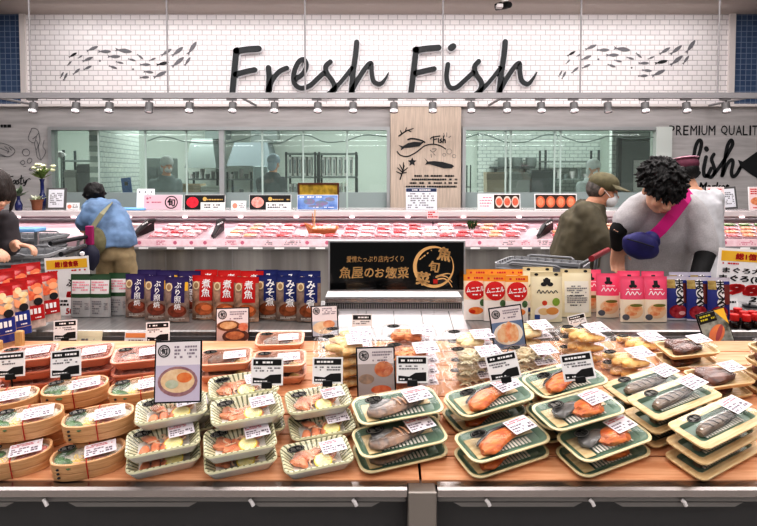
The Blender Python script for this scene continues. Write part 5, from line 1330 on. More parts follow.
# ================================================================= rear serving counter (refrigerated fish case) along the wall
YF = 6.3
rc = thing('serving_counter', 'long stainless serving counter with pink price rail in front of kitchen windows', 'counter')
CX0, CX1 = atY(-40, 240, YF).x, atY(800, 240, YF).x
MB().box(CX0, CX1, YF + .02, 7.5, .12, .765).build('base_panel', M_steelv, rc)
MB().box(CX0, CX1, YF + .1, 7.5, 0, .12).build('plinth', M_black, rc)
mb = MB()
for px in (98, 165, 232, 300, 470, 545, 690): x = atY(px, 260, YF).x; mb.box(x - .006, x + .006, YF + .016, YF + .02, .14, .76)
mb.build('panel_joint', M_caseg, rc)
MB().cbox(CX0, CX1, YF - .03, YF + .03, .765, .795, .004).build('front_bumper', mat('bumper', (150, 148, 148), .35, .4), rc)
xa, xb = atY(132, 240, YF).x, CX1
MB().add([(xa, YF - .012, .797), (xb, YF - .012, .797), (xb, YF + .0, .872), (xa, YF + .0, .872), (xa, YF + .03, .872), (xb, YF + .03, .872), (xa, YF + .03, .797), (xb, YF + .03, .797)], [(0, 1, 2, 3), (3, 2, 5, 4), (4, 5, 7, 6), (6, 7, 1, 0)]).build('pink_price_rail', mat('rail_pink', (230, 194, 201), .4, rgb2=(238, 210, 216), vscale=25), rc)
rr = random.Random(12); mb = MB(); mb2 = MB(); MR = T(0, YF - .009, 0) @ UP
x = xa + .05
while x < xb - .2:
    w = rr.uniform(.08, .2)
    if rr.random() < .6: (mb if rr.random() < .6 else mb2).scribble(x, x + w, .812, .862, 3, 0, MR, rnd=rr, dens=.6)
    else: mb.disc(x + .03, .836, .02, n=12, M=MR)
    x += w + rr.uniform(.02, .1)
mb.build('rail_print', mat('rail_print', (206, 120, 144), .5), rc); mb2.build('rail_print', M_pgrey, rc)
mb = MB()
for px in list(range(60, 330, 22)) + list(range(476, 760, 24)): x = atY(px + rr.uniform(-4, 4), 252, YF).x; mb.box(x - .05, x + .05, YF - .034, YF - .03, .772, .79)
mb.build('shelf_tag', M_paper, rc)
# sloped bed, back, lit canopy, front glass
zb0, zb1 = .862, 1.0
MB().add([(CX0, YF + .04, zb0), (CX1, YF + .04, zb0), (CX1, 6.98, zb1), (CX0, 6.98, zb1), (CX0, 6.98, .765), (CX1, 6.98, .765), (CX0, YF + .04, .765), (CX1, YF + .04, .765)], [(0, 1, 2, 3), (3, 2, 5, 4), (0, 6, 7, 1)]).build('display_bed', mat('bed_white', (188, 160, 166), .3), rc)
MB().box(CX0, CX1, 6.98, 7.02, .765, 1.08).build('case_back', mat('case_back', (196, 186, 190), .25, .4), rc)
MB().cbox(CX0, CX1, 6.82, 7.5, 1.085, 1.135, .006).build('top_shelf', mat('top_steel', (214, 206, 208), .25, .6), rc)
MB().box(CX0, CX1, 7.02, 7.5, .765, 1.085).build('rear_cabinet', M_steelv, rc)
MB().cbox(CX0, CX1, 6.79, 6.82, 1.075, 1.14, .004).build('shelf_edge', mat('edge_light', (216, 208, 209), .3), rc)
MB().cbox(CX0, CX1, 6.7, 6.74, 1.03, 1.055, .004).build('canopy_bar', mat('canopy_bar', (126, 118, 122), .3, .4), rc)
MB().box(xa, xb, YF + .032, YF + .038, .872, .91).build('low_glass', clear_mat('case_glass', gloss=.1, haze=.03, rough=.02), rc)
for k in range(14):
    x = CX0 + (CX1 - CX0) * (k + .5) / 14; MB().lathe([(.03, 0), (.024, -.012), (.001, -.013)], 12, 0, T(x, 6.8, 1.072)).build('canopy_lamp', mat('canopy_lamp', (255, 232, 236), .3, emit=2.5), rc)
area('case_light', (0, 6.86, 1.06), CX1 - CX0, .05, 9, (R(-28), 0, 0), (1, .94, .95))
# black curved dividers
M_div = mat('divider_black', (34, 30, 32), .35)
for x0, x1 in ((133, 160), (213, 228), (538, 548)):
    a, b = atY(x0, 240, YF + .05), atY(x1, 223, 6.85)
    mb = MB(); n = 10; V = []
    for k in range(n + 1):
        u = k / n; x = a.x + (b.x - a.x) * u; y = YF + .06 + (6.66 - YF - .06) * u; z0 = zb0 + (zb1 - zb0) * (y - YF - .04) / (6.98 - YF - .04) + .002; zt_ = .885 + .135 * u ** .75
        V.append([(x - .006, y, z0), (x + .006, y, z0), (x + .006, y, max(z0 + .004, zt_)), (x - .006, y, max(z0 + .004, zt_))])
    mb.loft(V, 0); o = mb.build('divider_blade', M_div, rc)
    mb = MB(); mb.tube([(a.x, YF + .045, .9), (a.x + (b.x - a.x) * .4, YF + .2, .985), (b.x - .04, 6.6, 1.035), (b.x, 6.69, 1.04)], [.02, .03, .03, .02], 8); h_ = mb.build('divider_hood', M_div, o, smooth=True)
    mb = MB(); mb.scribble(-.1, .1, -.014, .014, 1, 0, T((a.x + b.x) / 2 - .02, YF + .17, 1.0) @ ry(-28) @ UP); mb.build('hood_writing', M_paper, h_)
# packs of sliced fish on the bed
M_wrap = clear_mat('pack_wrap', gloss=.22, haze=.08, rough=.05)
def make_pack(kind):
    col = [((222, 128, 136), (238, 176, 178)), ((196, 64, 74), (222, 110, 112)), ((236, 208, 202), (244, 226, 220)), ((226, 150, 110), (238, 190, 160)), ((206, 172, 150), (228, 200, 184)), ((96, 128, 72), (140, 164, 100))][kind]
    def f():
        t = thing('fish_pack', 'x', 'packed fish'); rr = random.Random(kind)
        mb = MB(); mb.loft([at_z(rrect(.15, .095, .012, 20), 0), at_z(rrect(.165, .108, .014, 20), .018), at_z(rrect(.155, .1, .012, 20), .018), at_z(rrect(.145, .09, .01, 20), .006)], 0); mb.build('tray', mat('pack_white', (230, 200, 206), .4), t)
        mb = MB()
        for k in range(5): mb.blob((-.05 + k * .025, rr.uniform(-.006, .006), .022), (.022, .04, .016), k, .3, 2, nu=9, nv=6)
        mb.build('fish_slices', mat('pack_fish_%d' % kind, col[0], .35, rgb2=col[1], vscale=40), t, smooth=True)
        mb = MB(); mb.box(.02, .07, -.045, -.012, .031, .032); mb.build('price_label', M_label, t)
        return t
    return Kind(f)
PK = [make_pack(k) for k in range(6)]
BSL = math.atan((zb1 - zb0) / (6.98 - YF - .04))
def bed(x, y): return T(x, y, zb0 + (y - YF - .04) * math.tan(BSL) + .0015) @ Matrix.Rotation(BSL, 4, 'X')
rr = random.Random(31)
regions = [(130, 161, 'left of the first black divider', [0, 0, 2]), (161, 214, 'between the first two black dividers', [0, 0, 1, 2]), (214, 262, 'just right of second black divider', [3, 2, 4, 0]), (262, 302, 'left of the sashimi boat', [2, 0, 1]), (302, 400, 'between boat and menu board', [0, 1, 2, 0]), (400, 463, 'below the menu board', [0, 2, 1, 2]), (463, 537, 'right of the green garnish', [0, 3, 1, 3]), (537, 625, 'behind person in olive', [3, 0, 1]), (625, 800, 'right of person in grey', [3, 3, 0])]
knd = ['pink', 'deep red', 'white', 'orange', 'beige', 'green']
for y, rown in ((6.42, 'front row'), (6.542, 'second row'), (6.664, 'third row'), (6.786, 'back row')):
    xx = atY(137, 235, y).x; xe = atY(764, 235, y).x
    while xx < xe:
        px = CX + xx / y * F; u = (y - YF - .06) / .6
        bad = any(abs(xx - (atY(a_, 240, YF + .05).x + (atY(b_, 223, 6.85).x - atY(a_, 240, YF + .05).x) * u)) < .2 for a_, b_ in ((133, 160), (213, 228), (538, 548)))
        bad = bad or (abs(xx - atY(322, 240, 6.5).x) < .31 and 6.43 < y < 6.7) or (abs(xx - atY(472, 226, 6.62).x) < .17 and 6.6 < y < 6.75) or (abs(xx - atY(433, 222, 6.76).x) < .1 and y > 6.75) or 625 < px < 700
        if not bad:
            where, ks = next((w_, k_) for a_, b_, w_, k_ in regions if px <= b_ or b_ == 800); k = rr.choice(ks)
            if px > 700 and y > 6.7: k = 5
            PK[k].put('wrapped pack of %s fish slices, %s, %s' % (knd[k], rown, where) if k != 5 else 'wrapped pack of green vegetables, back row, right of person in grey', bed(xx, y) @ rz(rr.uniform(-2, 2)), 'packs in the serving counter, ' + where)
            xx += rr.uniform(.172, .18)
        else: xx += .03
# wooden sashimi boat and garnish
p = atY(322, 240, 6.5)
t = thing('sashimi_boat', 'wooden boat platter with mast and pale sashimi in the serving counter', 'boat platter', bed(p.x, 6.56) @ rz(4))
M_boat = mat('boat_wood', (206, 146, 100), .45, rgb2=(180, 118, 76), vscale=10, stretch=(1, 8, 8))
def hull(w, l, z, up): return [(-l * .5, 0, z + up)] + [(-l * .28, -w, z + up * .2), (l * .1, -w, z), (l * .4, -w * .9, z + up * .1), (l * .46, 0, z + up * .1), (l * .4, w * .9, z + up * .1), (l * .1, w, z), (-l * .28, w, z + up * .2)]
MB().loft([hull(.05, .3, 0, .0), hull(.07, .4, .055, .07), hull(.062, .385, .055, .07), hull(.045, .29, .02, 0)], 0).build('hull', M_boat, t)
MB().tube([(-.09, 0, .02), (-.075, 0, .27)], .007, 8).build('mast', mat('mast_wood', (226, 190, 150), .5), t)
MB().box(-.1, -.088, -.03, .03, .02, .26).build('sail_board', mat('sail', (232, 206, 190), .5), t) if False else MB().tube([(-.1, .02, .02), (-.105, .02, .22)], .005, 8).build('mast', M_boat, t)
mb = MB()
for k in range(10): mb.blob((-.08 + (k % 5) * .05, -.02 + .04 * (k // 5), .062), (.03, .022, .014), k, .3, 2)
mb.build('sashimi', mat('sashimi_pale', (232, 190, 170), .35, rgb2=(240, 212, 198), vscale=40), t, smooth=True)
p = atY(472, 226, 6.62); t = thing('garnish', 'clump of dark green leaves among the packs of the serving counter', 'garnish', bed(p.x, 6.66)); mb = MB(); rg = random.Random(5)
for k in range(26):
    a = rg.uniform(0, 6.28); q = Vector((.03 * math.cos(a), .022 * math.sin(a), .01)); e_ = Vector((rg.uniform(.05, .075) * math.cos(a), .03 * math.sin(a), rg.uniform(.05, .13))); m_ = (q + e_) / 2 + Vector((0, 0, .03)); n_ = Vector((-math.sin(a), math.cos(a), .2)) * .014
    mb.add([q, m_ - n_, e_, m_ + n_], [(0, 1, 2, 3)])
mb.build('leaves', mat('garnish_green', (62, 92, 56), .5, var=.3, vscale=30), t)
# ---------------------------------------------------------------- cards, frames and vases on the counter's top
ZT = 1.136
def top_card(name, lab, cat, x0, x1, y0, y1, Y, build, roll=0, group=None, frame=None, lean=-7):
    a, b = atY(x0, y0, Y), atY(x1, y1, Y); w = b.x - a.x; h = a.z - ZT
    t = thing(name, lab, cat, T((a.x + b.x) / 2, Y, ZT + .003) @ ry(roll) @ rx(lean), group)
    MB().cbox(-w / 2, w / 2, 0, .012, 0, h, .001).build('board', frame or M_paper, t)
    build(t, w, h, T(0, -.001, 0) @ UP); return t
def zq(t, nm, w, h, MF, x0, x1, y0, y1, m, dz=0): b = MB(); b.quad(w * x0, w * x1, h * y0, h * y1, 0, MF @ T(0, 0, dz)); return b.build(nm, m, t)
def b_logo(t, w, h, MF):
    zq(t, 'pink_ground', w, h, MF, -.49, .49, .02, .98, mat('card_pink', (226, 190, 200), .5))
    b = MB(); c = (w * .22, h * .5); b.ring2(c[0], c[1], h * .36, h * .43, 28, 0, MF @ T(0, 0, .001)); b.text('旬', c[0], c[1], h=h * .5, M=MF @ T(0, 0, .001), bold=.03); b.build('round_logo', M_pblack, t)
    b = MB(); b.scribble(-w * .42, -w * .02, h * .42, h * .58, 1, 0, MF @ T(0, 0, .001)); b.disc(-w * .4, h * .75, h * .08, n=12, M=MF @ T(0, 0, .001)); b.disc(-w * .33, h * .8, h * .06, n=12, M=MF @ T(0, 0, .001)); b.build('small_print', mat('print_rose', (190, 110, 130), .5), t)
top_card('counter_sign', 'pink counter sign with black round emblem right of woman in blue', 'sign', 143, 182, 195, 212, 6.98, b_logo)
def b_meat(col):
    def f(t, w, h, MF):
        zq(t, 'photo_ground', w, h, MF, -.49, -.1, .02, .98, M_pblack); zq(t, 'title_ground', w, h, MF, -.1, .49, .5, .98, M_pblack, .0002); zq(t, 'text_ground', w, h, MF, -.1, .49, .02, .5, M_paper, .0002)
        b = MB(); b.disc(-w * .3, h * .5, w * .15, h * .36, 18, 0, MF @ T(0, 0, .0008)); b.build('meat_photo', mat('meat_%d%d' % col[:2], col, .4, rgb2=tuple(min(255, int(c * 1.3)) for c in col), vscale=30), t)
        b = MB(); b.scribble(w * .06, w * .46, h * .6, h * .76, 1, 0, MF @ T(0, 0, .0008)); b.disc(w * .0, h * .72, h * .14, n=14, M=MF @ T(0, 0, .0008)); b.build('gold_writing', mat('card_gold', (214, 176, 104), .5), t)
        b = MB(); b.scribble(-w * .06, w * .45, h * .1, h * .4, 2, 0, MF @ T(0, 0, .0008)); b.build('small_print', M_pblack, t)
    return f
top_card('counter_sign', 'black and white sign with bright red tuna block photo', 'sign', 184, 225, 195, 212, 6.98, b_meat((196, 44, 60)), group='black photo signs')
top_card('counter_sign', 'black and white sign with pale pink fish photo, left of blue sign', 'sign', 249, 291, 195, 211.5, 6.98, b_meat((206, 140, 132)), group='black photo signs')
def b_small(t, w, h, MF):
    b = MB(); b.disc(-w * .25, h * .45, w * .17, h * .3, 14, 0, MF); b.build('food_photo', mat('card_salmon', (226, 150, 130), .5), t); b = MB(); b.scribble(0, w * .42, h * .2, h * .8, 3, 0, MF); b.build('small_print', M_pgrey, t)
top_card('counter_card', 'small white card between the two black photo signs', 'card', 231, 246, 201, 212, 6.98, b_small)
def b_blue(t, w, h, MF):
    zq(t, 'blue_ground', w, h, MF, -.49, .49, .03, .97, mat('card_blue', (92, 122, 184), .5, rgb2=(140, 168, 214), vscale=12))
    b = MB()
    for x, y, a, bb in ((-.2, .55, .14, .2), (.1, .45, .16, .16), (.3, .7, .12, .14), (-.05, .25, .2, .08)): b.disc(w * x, h * y, w * a, h * bb, 14, 0, MF @ T(0, 0, .0006))
    b.build('map_shape', mat('map_green', (112, 140, 150), .5, rgb2=(150, 120, 160), vscale=25), t)
    b = MB(); b.scribble(-w * .44, w * .1, h * .78, h * .93, 1, 0, MF @ T(0, 0, .001)); b.scribble(-w * .1, w * .4, h * .12, h * .22, 1, 0, MF @ T(0, 0, .001)); b.build('white_writing', M_paper, t)
top_card('counter_sign', 'blue map-like counter sign in front of the gold folding screen', 'sign', 297, 338, 195, 212, 6.98, b_blue)
a, b = atY(299, 183, 7.1), atY(338, 212, 7.1)
t = thing('folding_screen', 'small gold folding screen with dark frame standing behind the blue sign', 'folding screen', T(a.x, 7.1, ZT + .001)); n = 3; w = (b.x - a.x) / n
for k in range(n):
    yo = .02 * (k % 2); mb = MB(); mb.add([(w * k, yo, 0), (w * (k + 1), .02 - yo, 0), (w * (k + 1), .02 - yo, a.z - ZT), (w * k, yo, a.z - ZT)], [(0, 1, 2, 3)]); o = mb.build('gold_panel', mat('gold_leaf', (186, 158, 70), .35, .4, var=.2, vscale=14), t)
    mb = MB(); hh = a.z - ZT
    for z in (0, hh - .02): mb.box(w * k, w * (k + 1), -.004, .024, z, z + .02)
    mb.build('frame', mat('screen_brown', (86, 48, 32), .4), o)
mb = MB(); mb.box(-.012, .006, -.006, .026, 0, a.z - ZT); mb.build('frame', MATS['screen_brown'], t); mb = MB(); mb.box(n * w - .006, n * w + .012, -.006, .026, 0, a.z - ZT); mb.build('frame', MATS['screen_brown'], t)
def b_dishes(n, c0, c1):
    def f(t, w, h, MF):
        zq(t, 'photo_ground', w, h, MF, -.48 if n == 4 else -.12, .48, .06, .94, mat('card_dark', (58, 42, 36), .5))
        for k in range(n):
            x = (-.36 + k * .24) if n == 4 else (.0 + k * .19); b = MB(); b.disc(w * x, h * .5, w * (.11 if n == 4 else .09), h * .36, 16, 0, MF @ T(0, 0, .0006)); o = b.build('dish_photo', mat('dish_a%d' % n, c0, .4), t); b = MB(); b.disc(w * x, h * .5, w * .07, h * .24, 14, 0, MF @ T(0, 0, .001)); b.build('filling', mat('dish_b%d' % n, c1, .4, rgb2=tuple(min(255, c + 30) for c in c1), vscale=40), o)
        if n == 3: b = MB(); b.scribble(-w * .46, -w * .16, h * .15, h * .85, 4, 0, MF); b.build('pink_print', M_lpink, t)
    return f
top_card('counter_sign', 'white sign with pink print and three dish photos under right window', 'sign', 478, 520.5, 194, 210, 6.98, b_dishes(3, (216, 200, 190), (196, 92, 66)))
top_card('counter_sign', 'dark sign with row of four round dishes left of olive cap', 'sign', 535, 577, 194, 210, 6.98, b_dishes(4, (206, 110, 76), (222, 130, 96)))
def b_menu(t, w, h, MF):
    zq(t, 'navy_header', w, h, MF, -.49, .49, .82, .98, mat('menu_navy', (36, 50, 84), .5)); b = MB(); b.scribble(-w * .3, w * .3, h * .86, h * .94, 1, 0, MF @ T(0, 0, .0006)); b.build('header_print', M_paper, t)
    b = MB(); b.scribble(-w * .44, w * .44, h * .06, h * .78, 7, 0, MF, dens=.6); b.build('small_print', M_pgrey, t)
top_card('menu_board', 'white menu board with navy heading before the wood panel', 'menu board', 406, 437, 188, 212, 6.98, b_menu, frame=mat('menu_frame', (214, 216, 222), .4))
def b_pink2(t, w, h, MF):
    zq(t, 'pink_ground', w, h, MF, -.48, .48, .02, .98, mat('card_pink2', (240, 214, 214), .5)); b = MB(); b.scribble(-w * .4, w * .4, h * .66, h * .94, 3, 0, MF @ T(0, 0, .0006)); b.scribble(-w * .4, w * .4, h * .06, h * .14, 1, 0, MF @ T(0, 0, .0006)); b.build('red_print', M_pred, t)
    b = MB(); b.disc(0, h * .38, w * .42, h * .18, 16, 0, MF @ T(0, 0, .0006)); b.build('dish_photo', mat('card_dish', (206, 120, 84), .4, rgb2=(232, 170, 130), vscale=30), t)
top_card('counter_sign', 'tall pink poster card with dish photo just right of man in grey', 'sign', 708, 725, 187, 222, 6.95, b_pink2, group='tall pink poster cards')
top_card('counter_sign', 'tall pink poster card with dish photo at right picture edge', 'sign', 750, 768, 187, 220, 6.95, b_pink2, group='tall pink poster cards')
def b_cert(t, w, h, MF):
    zq(t, 'paper', w, h, MF, -.38, .38, .08, .92, mat('cert_paper', (226, 226, 232), .4)); b = MB(); b.scribble(-w * .3, w * .3, h * .2, h * .78, 7, 0, MF @ T(0, 0, .0006), dens=.7); b.build('small_print', M_pgrey, t)
M_fgrey = mat('frame_grey', (112, 112, 112), .4, .3)
top_card('certificate_frame', 'grey framed certificate beside the flower pot at left', 'picture frame', 45, 66, 188, 213, 7.1, b_cert, frame=M_fgrey)
top_card('certificate_frame', 'grey framed sheet behind the pink poster right of man in grey', 'picture frame', 724, 738, 187, 212, 7.15, b_cert, frame=M_fgrey, roll=-4)
top_card('counter_card', 'small white card between certificate and woman in blue', 'card', 66, 79, 203, 213, 7.0, b_small)
def b_up(t, w, h, MF): b = MB(); b.scribble(-w * .4, w * .4, h * .6, h * .92, 2, 0, MF, dens=.6); b.build('small_print', M_pgrey, t)
top_card('counter_card', 'white card with brush writing behind the pink emblem sign', 'card', 136, 154, 189, 212, 7.12, b_up)
# low pink card on a stem in the case
p = atY(433, 222, 6.76); t = thing('price_notice', 'small pink notice on a thin stem below the menu board', 'notice', T(p.x, 6.765, 0)); MB().box(-.065, .065, 0, .006, 1.035, atY(0, 211, 6.76).z).build('card', mat('notice_pink', (240, 212, 214), .5), t)
MB().box(-.004, .004, .001, .005, zb0 + (6.765 - YF - .04) * math.tan(BSL) + .004, 1.036).build('stem', M_dark, t); b = MB(); b.scribble(-.055, .055, 1.06, 1.14, 3, 0, T(0, -.001, 0) @ UP); b.build('red_print', M_pred, t)
# vases and pots at the left end
def leaves(mb, c, n, r, up, seed, lw=.02):
    rg = random.Random(seed)
    for k in range(n):
        a = rg.uniform(0, 6.28); e = rg.uniform(.2, 1.3); q = Vector(c); d = Vector((math.cos(a) * math.cos(e), math.sin(a) * math.cos(e), math.sin(e) * up)) * r * rg.uniform(.6, 1.1); m_ = q + d * .55 + Vector((0, 0, .01)); n_ = Vector((-math.sin(a), math.cos(a), 0)) * lw
        mb.add([q, m_ - n_, q + d, m_ + n_], [(0, 1, 2, 3)])
M_navyv = mat('vase_navy', (34, 40, 92), .15, coat=.6)
p = atY(38.5, 190, 7.12)
t = thing('flower_vase', 'navy vase of pale green and white flowers behind the clay pot', 'vase', T(p.x, 7.2, ZT + .001))
MB().lathe([(.03, 0), (.045, .02), (.05, .08), (.04, .15), (.022, .2), (.02, .32), (.03, .36), (.001, .355)], 18).build('vase', M_navyv, t, smooth=True)
mb = MB(); leaves(mb, (0, 0, .36), 34, .17, 1.1, 3, .02); mb.build('leaves', mat('flower_leaf', (124, 146, 84), .5, var=.25, vscale=20), t)
mb = MB(); rg = random.Random(2)
for k in range(9): mb.blob((rg.uniform(-.1, .1), rg.uniform(-.08, .08), .46 + rg.uniform(0, .1)), (.03, .03, .018), k, .4, 3)
mb.build('blossoms', mat('blossom', (232, 232, 196), .5), t, smooth=True)
p = atY(38, 205, 7.02)
t = thing('potted_plant', 'terracotta pot of white-edged leaves left of the certificate', 'potted plant', T(p.x, 7.0, ZT + .001))
MB().lathe([(.05, 0), (.062, .1), (.068, .1), (.07, .12), (.06, .12), (.055, .1), (.001, .098)], 18).build('pot', mat('terracotta', (134, 88, 66), .6), t, smooth=True)
mb = MB(); leaves(mb, (0, 0, .1), 20, .12, .8, 8, .022); mb.build('leaves', mat('pale_leaf', (196, 200, 178), .5, var=.2, vscale=20), t)
p = atY(20, 218, 6.9)
t = thing('flower_vase', 'slim navy vase with grey-green sprig at the far left of the counter', 'vase', T(p.x, 6.95, ZT + .001) if False else T(p.x, 6.88, ZT + .001))
MB().lathe([(.03, 0), (.04, .02), (.042, .07), (.02, .12), (.018, .16), (.024, .17), (.001, .168)], 16).build('vase', M_navyv, t, smooth=True)
mb = MB(); leaves(mb, (0, 0, .16), 24, .13, 1.2, 4, .022); mb.build('leaves', mat('sage_leaf', (112, 130, 108), .5, var=.25, vscale=20), t)
p = atY(86, 205, 7.0); t = thing('squeeze_bottle', 'small white bottle with red cap beside the woman in blue', 'bottle', T(p.x, 7.05, ZT + .001))
MB().lathe([(.02, 0), (.024, .01), (.024, .08), (.012, .1)], 14).build('bottle', M_paper, t, smooth=True); MB().lathe([(.013, .1), (.012, .135), (.004, .15)], 12).build('red_cap', mat('cap_red2', (206, 48, 52), .4), t)
p = atY(131, 211, 6.95); t = thing('cutting_mat', 'light blue sheet lying on the counter top right of woman in blue', 'sheet', T(p.x, 7.0, ZT + .001)); MB().cbox(-.16, .16, -.1, .12, 0, .022, .004).build('sheet', mat('sheet_blue', (118, 176, 224), .4), t)
# ================================================================= people
def grow(name, mats, parent, build, voxel=.012, smooth=4, zones=None, bump=0, shrink=1.0):
    """union of closed shapes melted into one continuous surface"""
    mb = MB(); build(mb)
    me = bpy.data.meshes.new('raw'); me.from_pydata([tuple(v) for v in mb.v], [], mb.f); me.update()
    o = bpy.data.objects.new('raw', me); COL.objects.link(o)
    m = o.modifiers.new('r', 'REMESH'); m.mode = 'VOXEL'; m.voxel_size = voxel
    if smooth: s = o.modifiers.new('s', 'SMOOTH'); s.factor = .5; s.iterations = smooth
    bpy.context.view_layer.update()
    res = bpy.data.meshes.new_from_object(o.evaluated_get(bpy.context.evaluated_depsgraph_get()))
    bpy.data.objects.remove(o); bpy.data.meshes.remove(me)
    if bump:
        for v in res.vertices: v.co += v.normal * bump * noise.noise(v.co * 9) + v.normal * bump * .6 * noise.noise(v.co * 22)
    res.materials.clear(); res.name = name
    for q in (mats if isinstance(mats, list) else [mats]): res.materials.append(q)
    if zones:
        for p in res.polygons: p.material_index = zones(p.center)
    res.polygons.foreach_set('use_smooth', [True] * len(res.polygons))
    o = bpy.data.objects.new(name, res); COL.objects.link(o); o.parent = parent; return o
def limb(mb, pts, rs, n=14):
    """tapered closed limb with rounded ends"""
    pts = [Vector(p) for p in pts]; P = []; Q = []
    for i in range(len(pts) - 1):
        for k in range(4): u = k / 4; P.append(pts[i].lerp(pts[i + 1], u)); Q.append(rs[i] + (rs[i + 1] - rs[i]) * u)
    P.append(pts[-1]); Q.append(rs[-1])
    a, b = (P[0] - P[1]).normalized(), (P[-1] - P[-2]).normalized()
    P = [P[0] + a * Q[0] * .9, P[0] + a * Q[0] * .6] + P + [P[-1] + b * Q[-1] * .6, P[-1] + b * Q[-1] * .9]; Q = [Q[0] * .35, Q[0] * .78] + Q + [Q[-1] * .78, Q[-1] * .35]
    return mb.tube(P, Q, n)
def ellip(mb, c, r, M=None, n=18):
    return mb.blob((0, 0, 0), r, 0, 0, 1, 0, T(*c) @ (M or Matrix.Identity(4)), n, 12)
def torso(mb, secs, n=20):
    """secs: (centre, half-width, half-depth, axis-of-width)"""
    rings = []
    for c, w, d, ax in secs:
        c = Vector(c); ax = Vector(ax).normalized(); i = len(rings)
        rings.append((c, w, d, ax))
    out = []
    for i, (c, w, d, ax) in enumerate(rings):
        t = (rings[min(i + 1, len(rings) - 1)][0] - rings[max(i - 1, 0)][0]).normalized(); f = t.cross(ax).normalized()
        out.append([c + ax * w * abs(math.cos(2 * math.pi * k / n)) ** .85 * (1 if math.cos(2 * math.pi * k / n) >= 0 else -1) + f * d * abs(math.sin(2 * math.pi * k / n)) ** .85 * (1 if math.sin(2 * math.pi * k / n) >= 0 else -1) for k in range(n)])
    return mb.loft(out, 0)
def hand(mb, wrist, d, up, side, L=.18, curl=.5, r=.0095):
    """palm and five bent fingers; d: direction of the fingers, up: back of the hand, side: towards the thumb"""
    w = Vector(wrist); d = Vector(d).normalized(); side = Vector(side); side = (side - d * side.dot(d)).normalized(); up = d.cross(side).normalized()
    if up.dot(Vector(Vector((0, 0, 1)))) < 0: up = -up
    palm = L * .52
    for k in range(4):
        o = side * (.03 - .02 * k)
        limb(mb, [w + o * .6, w + o + d * palm], [.014, .0125], 10)
    for k, l in enumerate((.92, 1.0, .94, .76)):
        p = w + d * palm + side * (.031 - .021 * k); seg = L * .48 * l / 3; pts = [p]; a = 0
        for q in range(3):
            a += curl * (.6 + .3 * q); pts.append(pts[-1] + (d * math.cos(a) - up * math.sin(a)) * seg)
        limb(mb, pts, [r, r * .95, r * .88, r * .75], 10)
    p = w + d * palm * .25 + side * .03; limb(mb, [p, p + (d * .5 + side * .8 - up * .25).normalized() * L * .2, p + (d * .5 + side * .8 - up * .25).normalized() * L * .2 + (d * .85 + side * .25 - up * .4).normalized() * L * .17], [.0135, .0115, .009], 10)
M_skin = mat('skin', (214, 168, 144), .5, var=.05, vscale=12, sss=.08); M_skin2 = mat('skin_tan', (196, 146, 120), .5, var=.06, vscale=12, sss=.08)
M_hair = mat('hair_black', (20, 18, 19), .55, var=.4, vscale=40, stretch=(3, 3, 1), bump=.6)
M_hairb = mat('hair_brown', (46, 34, 30), .5, var=.35, vscale=40, stretch=(3, 3, 1), bump=.5)
def head_geo(mb, c, M, s=1.0):
    """head with jaw, nose, ears, brow, lips; local -y is the face"""
    A = T(*c) @ M
    def e(p, r, R_=None): mb.blob((0, 0, 0), tuple(x * s for x in r), 0, 0, 1, 0, A @ T(p[0] * s, p[1] * s, p[2] * s) @ (R_ or Matrix.Identity(4)), 16, 10)
    e((0, .01, .03), (.077, .095, .09)); e((0, -.02, -.035), (.062, .07, .075)); e((0, -.045, -.085), (.032, .032, .028))
    e((0, -.1, -.03), (.016, .018, .014)); e((0, -.09, -.008), (.011, .012, .03)); e((0, -.083, .018), (.045, .012, .01))
    for k in (-1, 1):
        e((k * .078, .012, -.012), (.012, .02, .032)); e((k * .045, -.06, -.03), (.022, .022, .024)); e((k * .016, -.096, -.036), (.009, .01, .009))
    e((0, -.088, -.062), (.024, .011, .006)); e((0, -.086, -.072), (.02, .01, .006))
    return A
def face_bits(parent, A, s=1.0, mouth=True):
    for k in (-1, 1):
        b = MB(); b.blob((0, 0, 0), (.0125 * s, .006 * s, .0055 * s), 0, 0, 1, 0, A @ T(k * .031 * s, -.084 * s, -.004 * s), 12, 8); o = b.build('eye', mat('eye_white', (224, 216, 210), .3), parent, smooth=True)
        b = MB(); b.blob((0, 0, 0), (.0052 * s, .004 * s, .0052 * s), 0, 0, 1, 0, A @ T(k * .031 * s, -.088 * s, -.004 * s), 10, 6); b.build('iris', M_pblack, o, smooth=True)
        b = MB(); b.tube([A @ Vector((k * .014 * s, -.093 * s, .017 * s)), A @ Vector((k * .03 * s, -.094 * s, .022 * s)), A @ Vector((k * .048 * s, -.082 * s, .016 * s))], [.003 * s, .004 * s, .002 * s], 8); b.build('eyebrow', M_hair, parent, smooth=True)
    if mouth:
        b = MB(); b.tube([A @ Vector((-.022 * s, -.093 * s, -.066 * s)), A @ Vector((0, -.099 * s, -.066 * s)), A @ Vector((.022 * s, -.093 * s, -.066 * s))], [.002 * s, .0035 * s, .002 * s], 8); b.build('mouth', mat('lip', (176, 100, 92), .45), parent, smooth=True)
def spiky(mb, c, r, M, n, ln, seed, back=-.2, wd=.016):
    rg = random.Random(seed); A = T(*c) @ M
    for k in range(n):
        z = rg.uniform(back, 1); a = rg.uniform(0, 6.283); q = math.sqrt(max(0, 1 - z * z)); d = Vector((q * math.cos(a) * r[0], q * math.sin(a) * r[1], z * r[2]))
        e = d * (1 + ln * rg.uniform(.5, 1) / d.length) + Vector((rg.uniform(-.01, .01), rg.uniform(-.01, .01), -.012)); mb.tube([A @ (d * .9), A @ (d.lerp(e, .6) + Vector((0, 0, .004))), A @ e], [wd, wd * .7, wd * .15], 6)
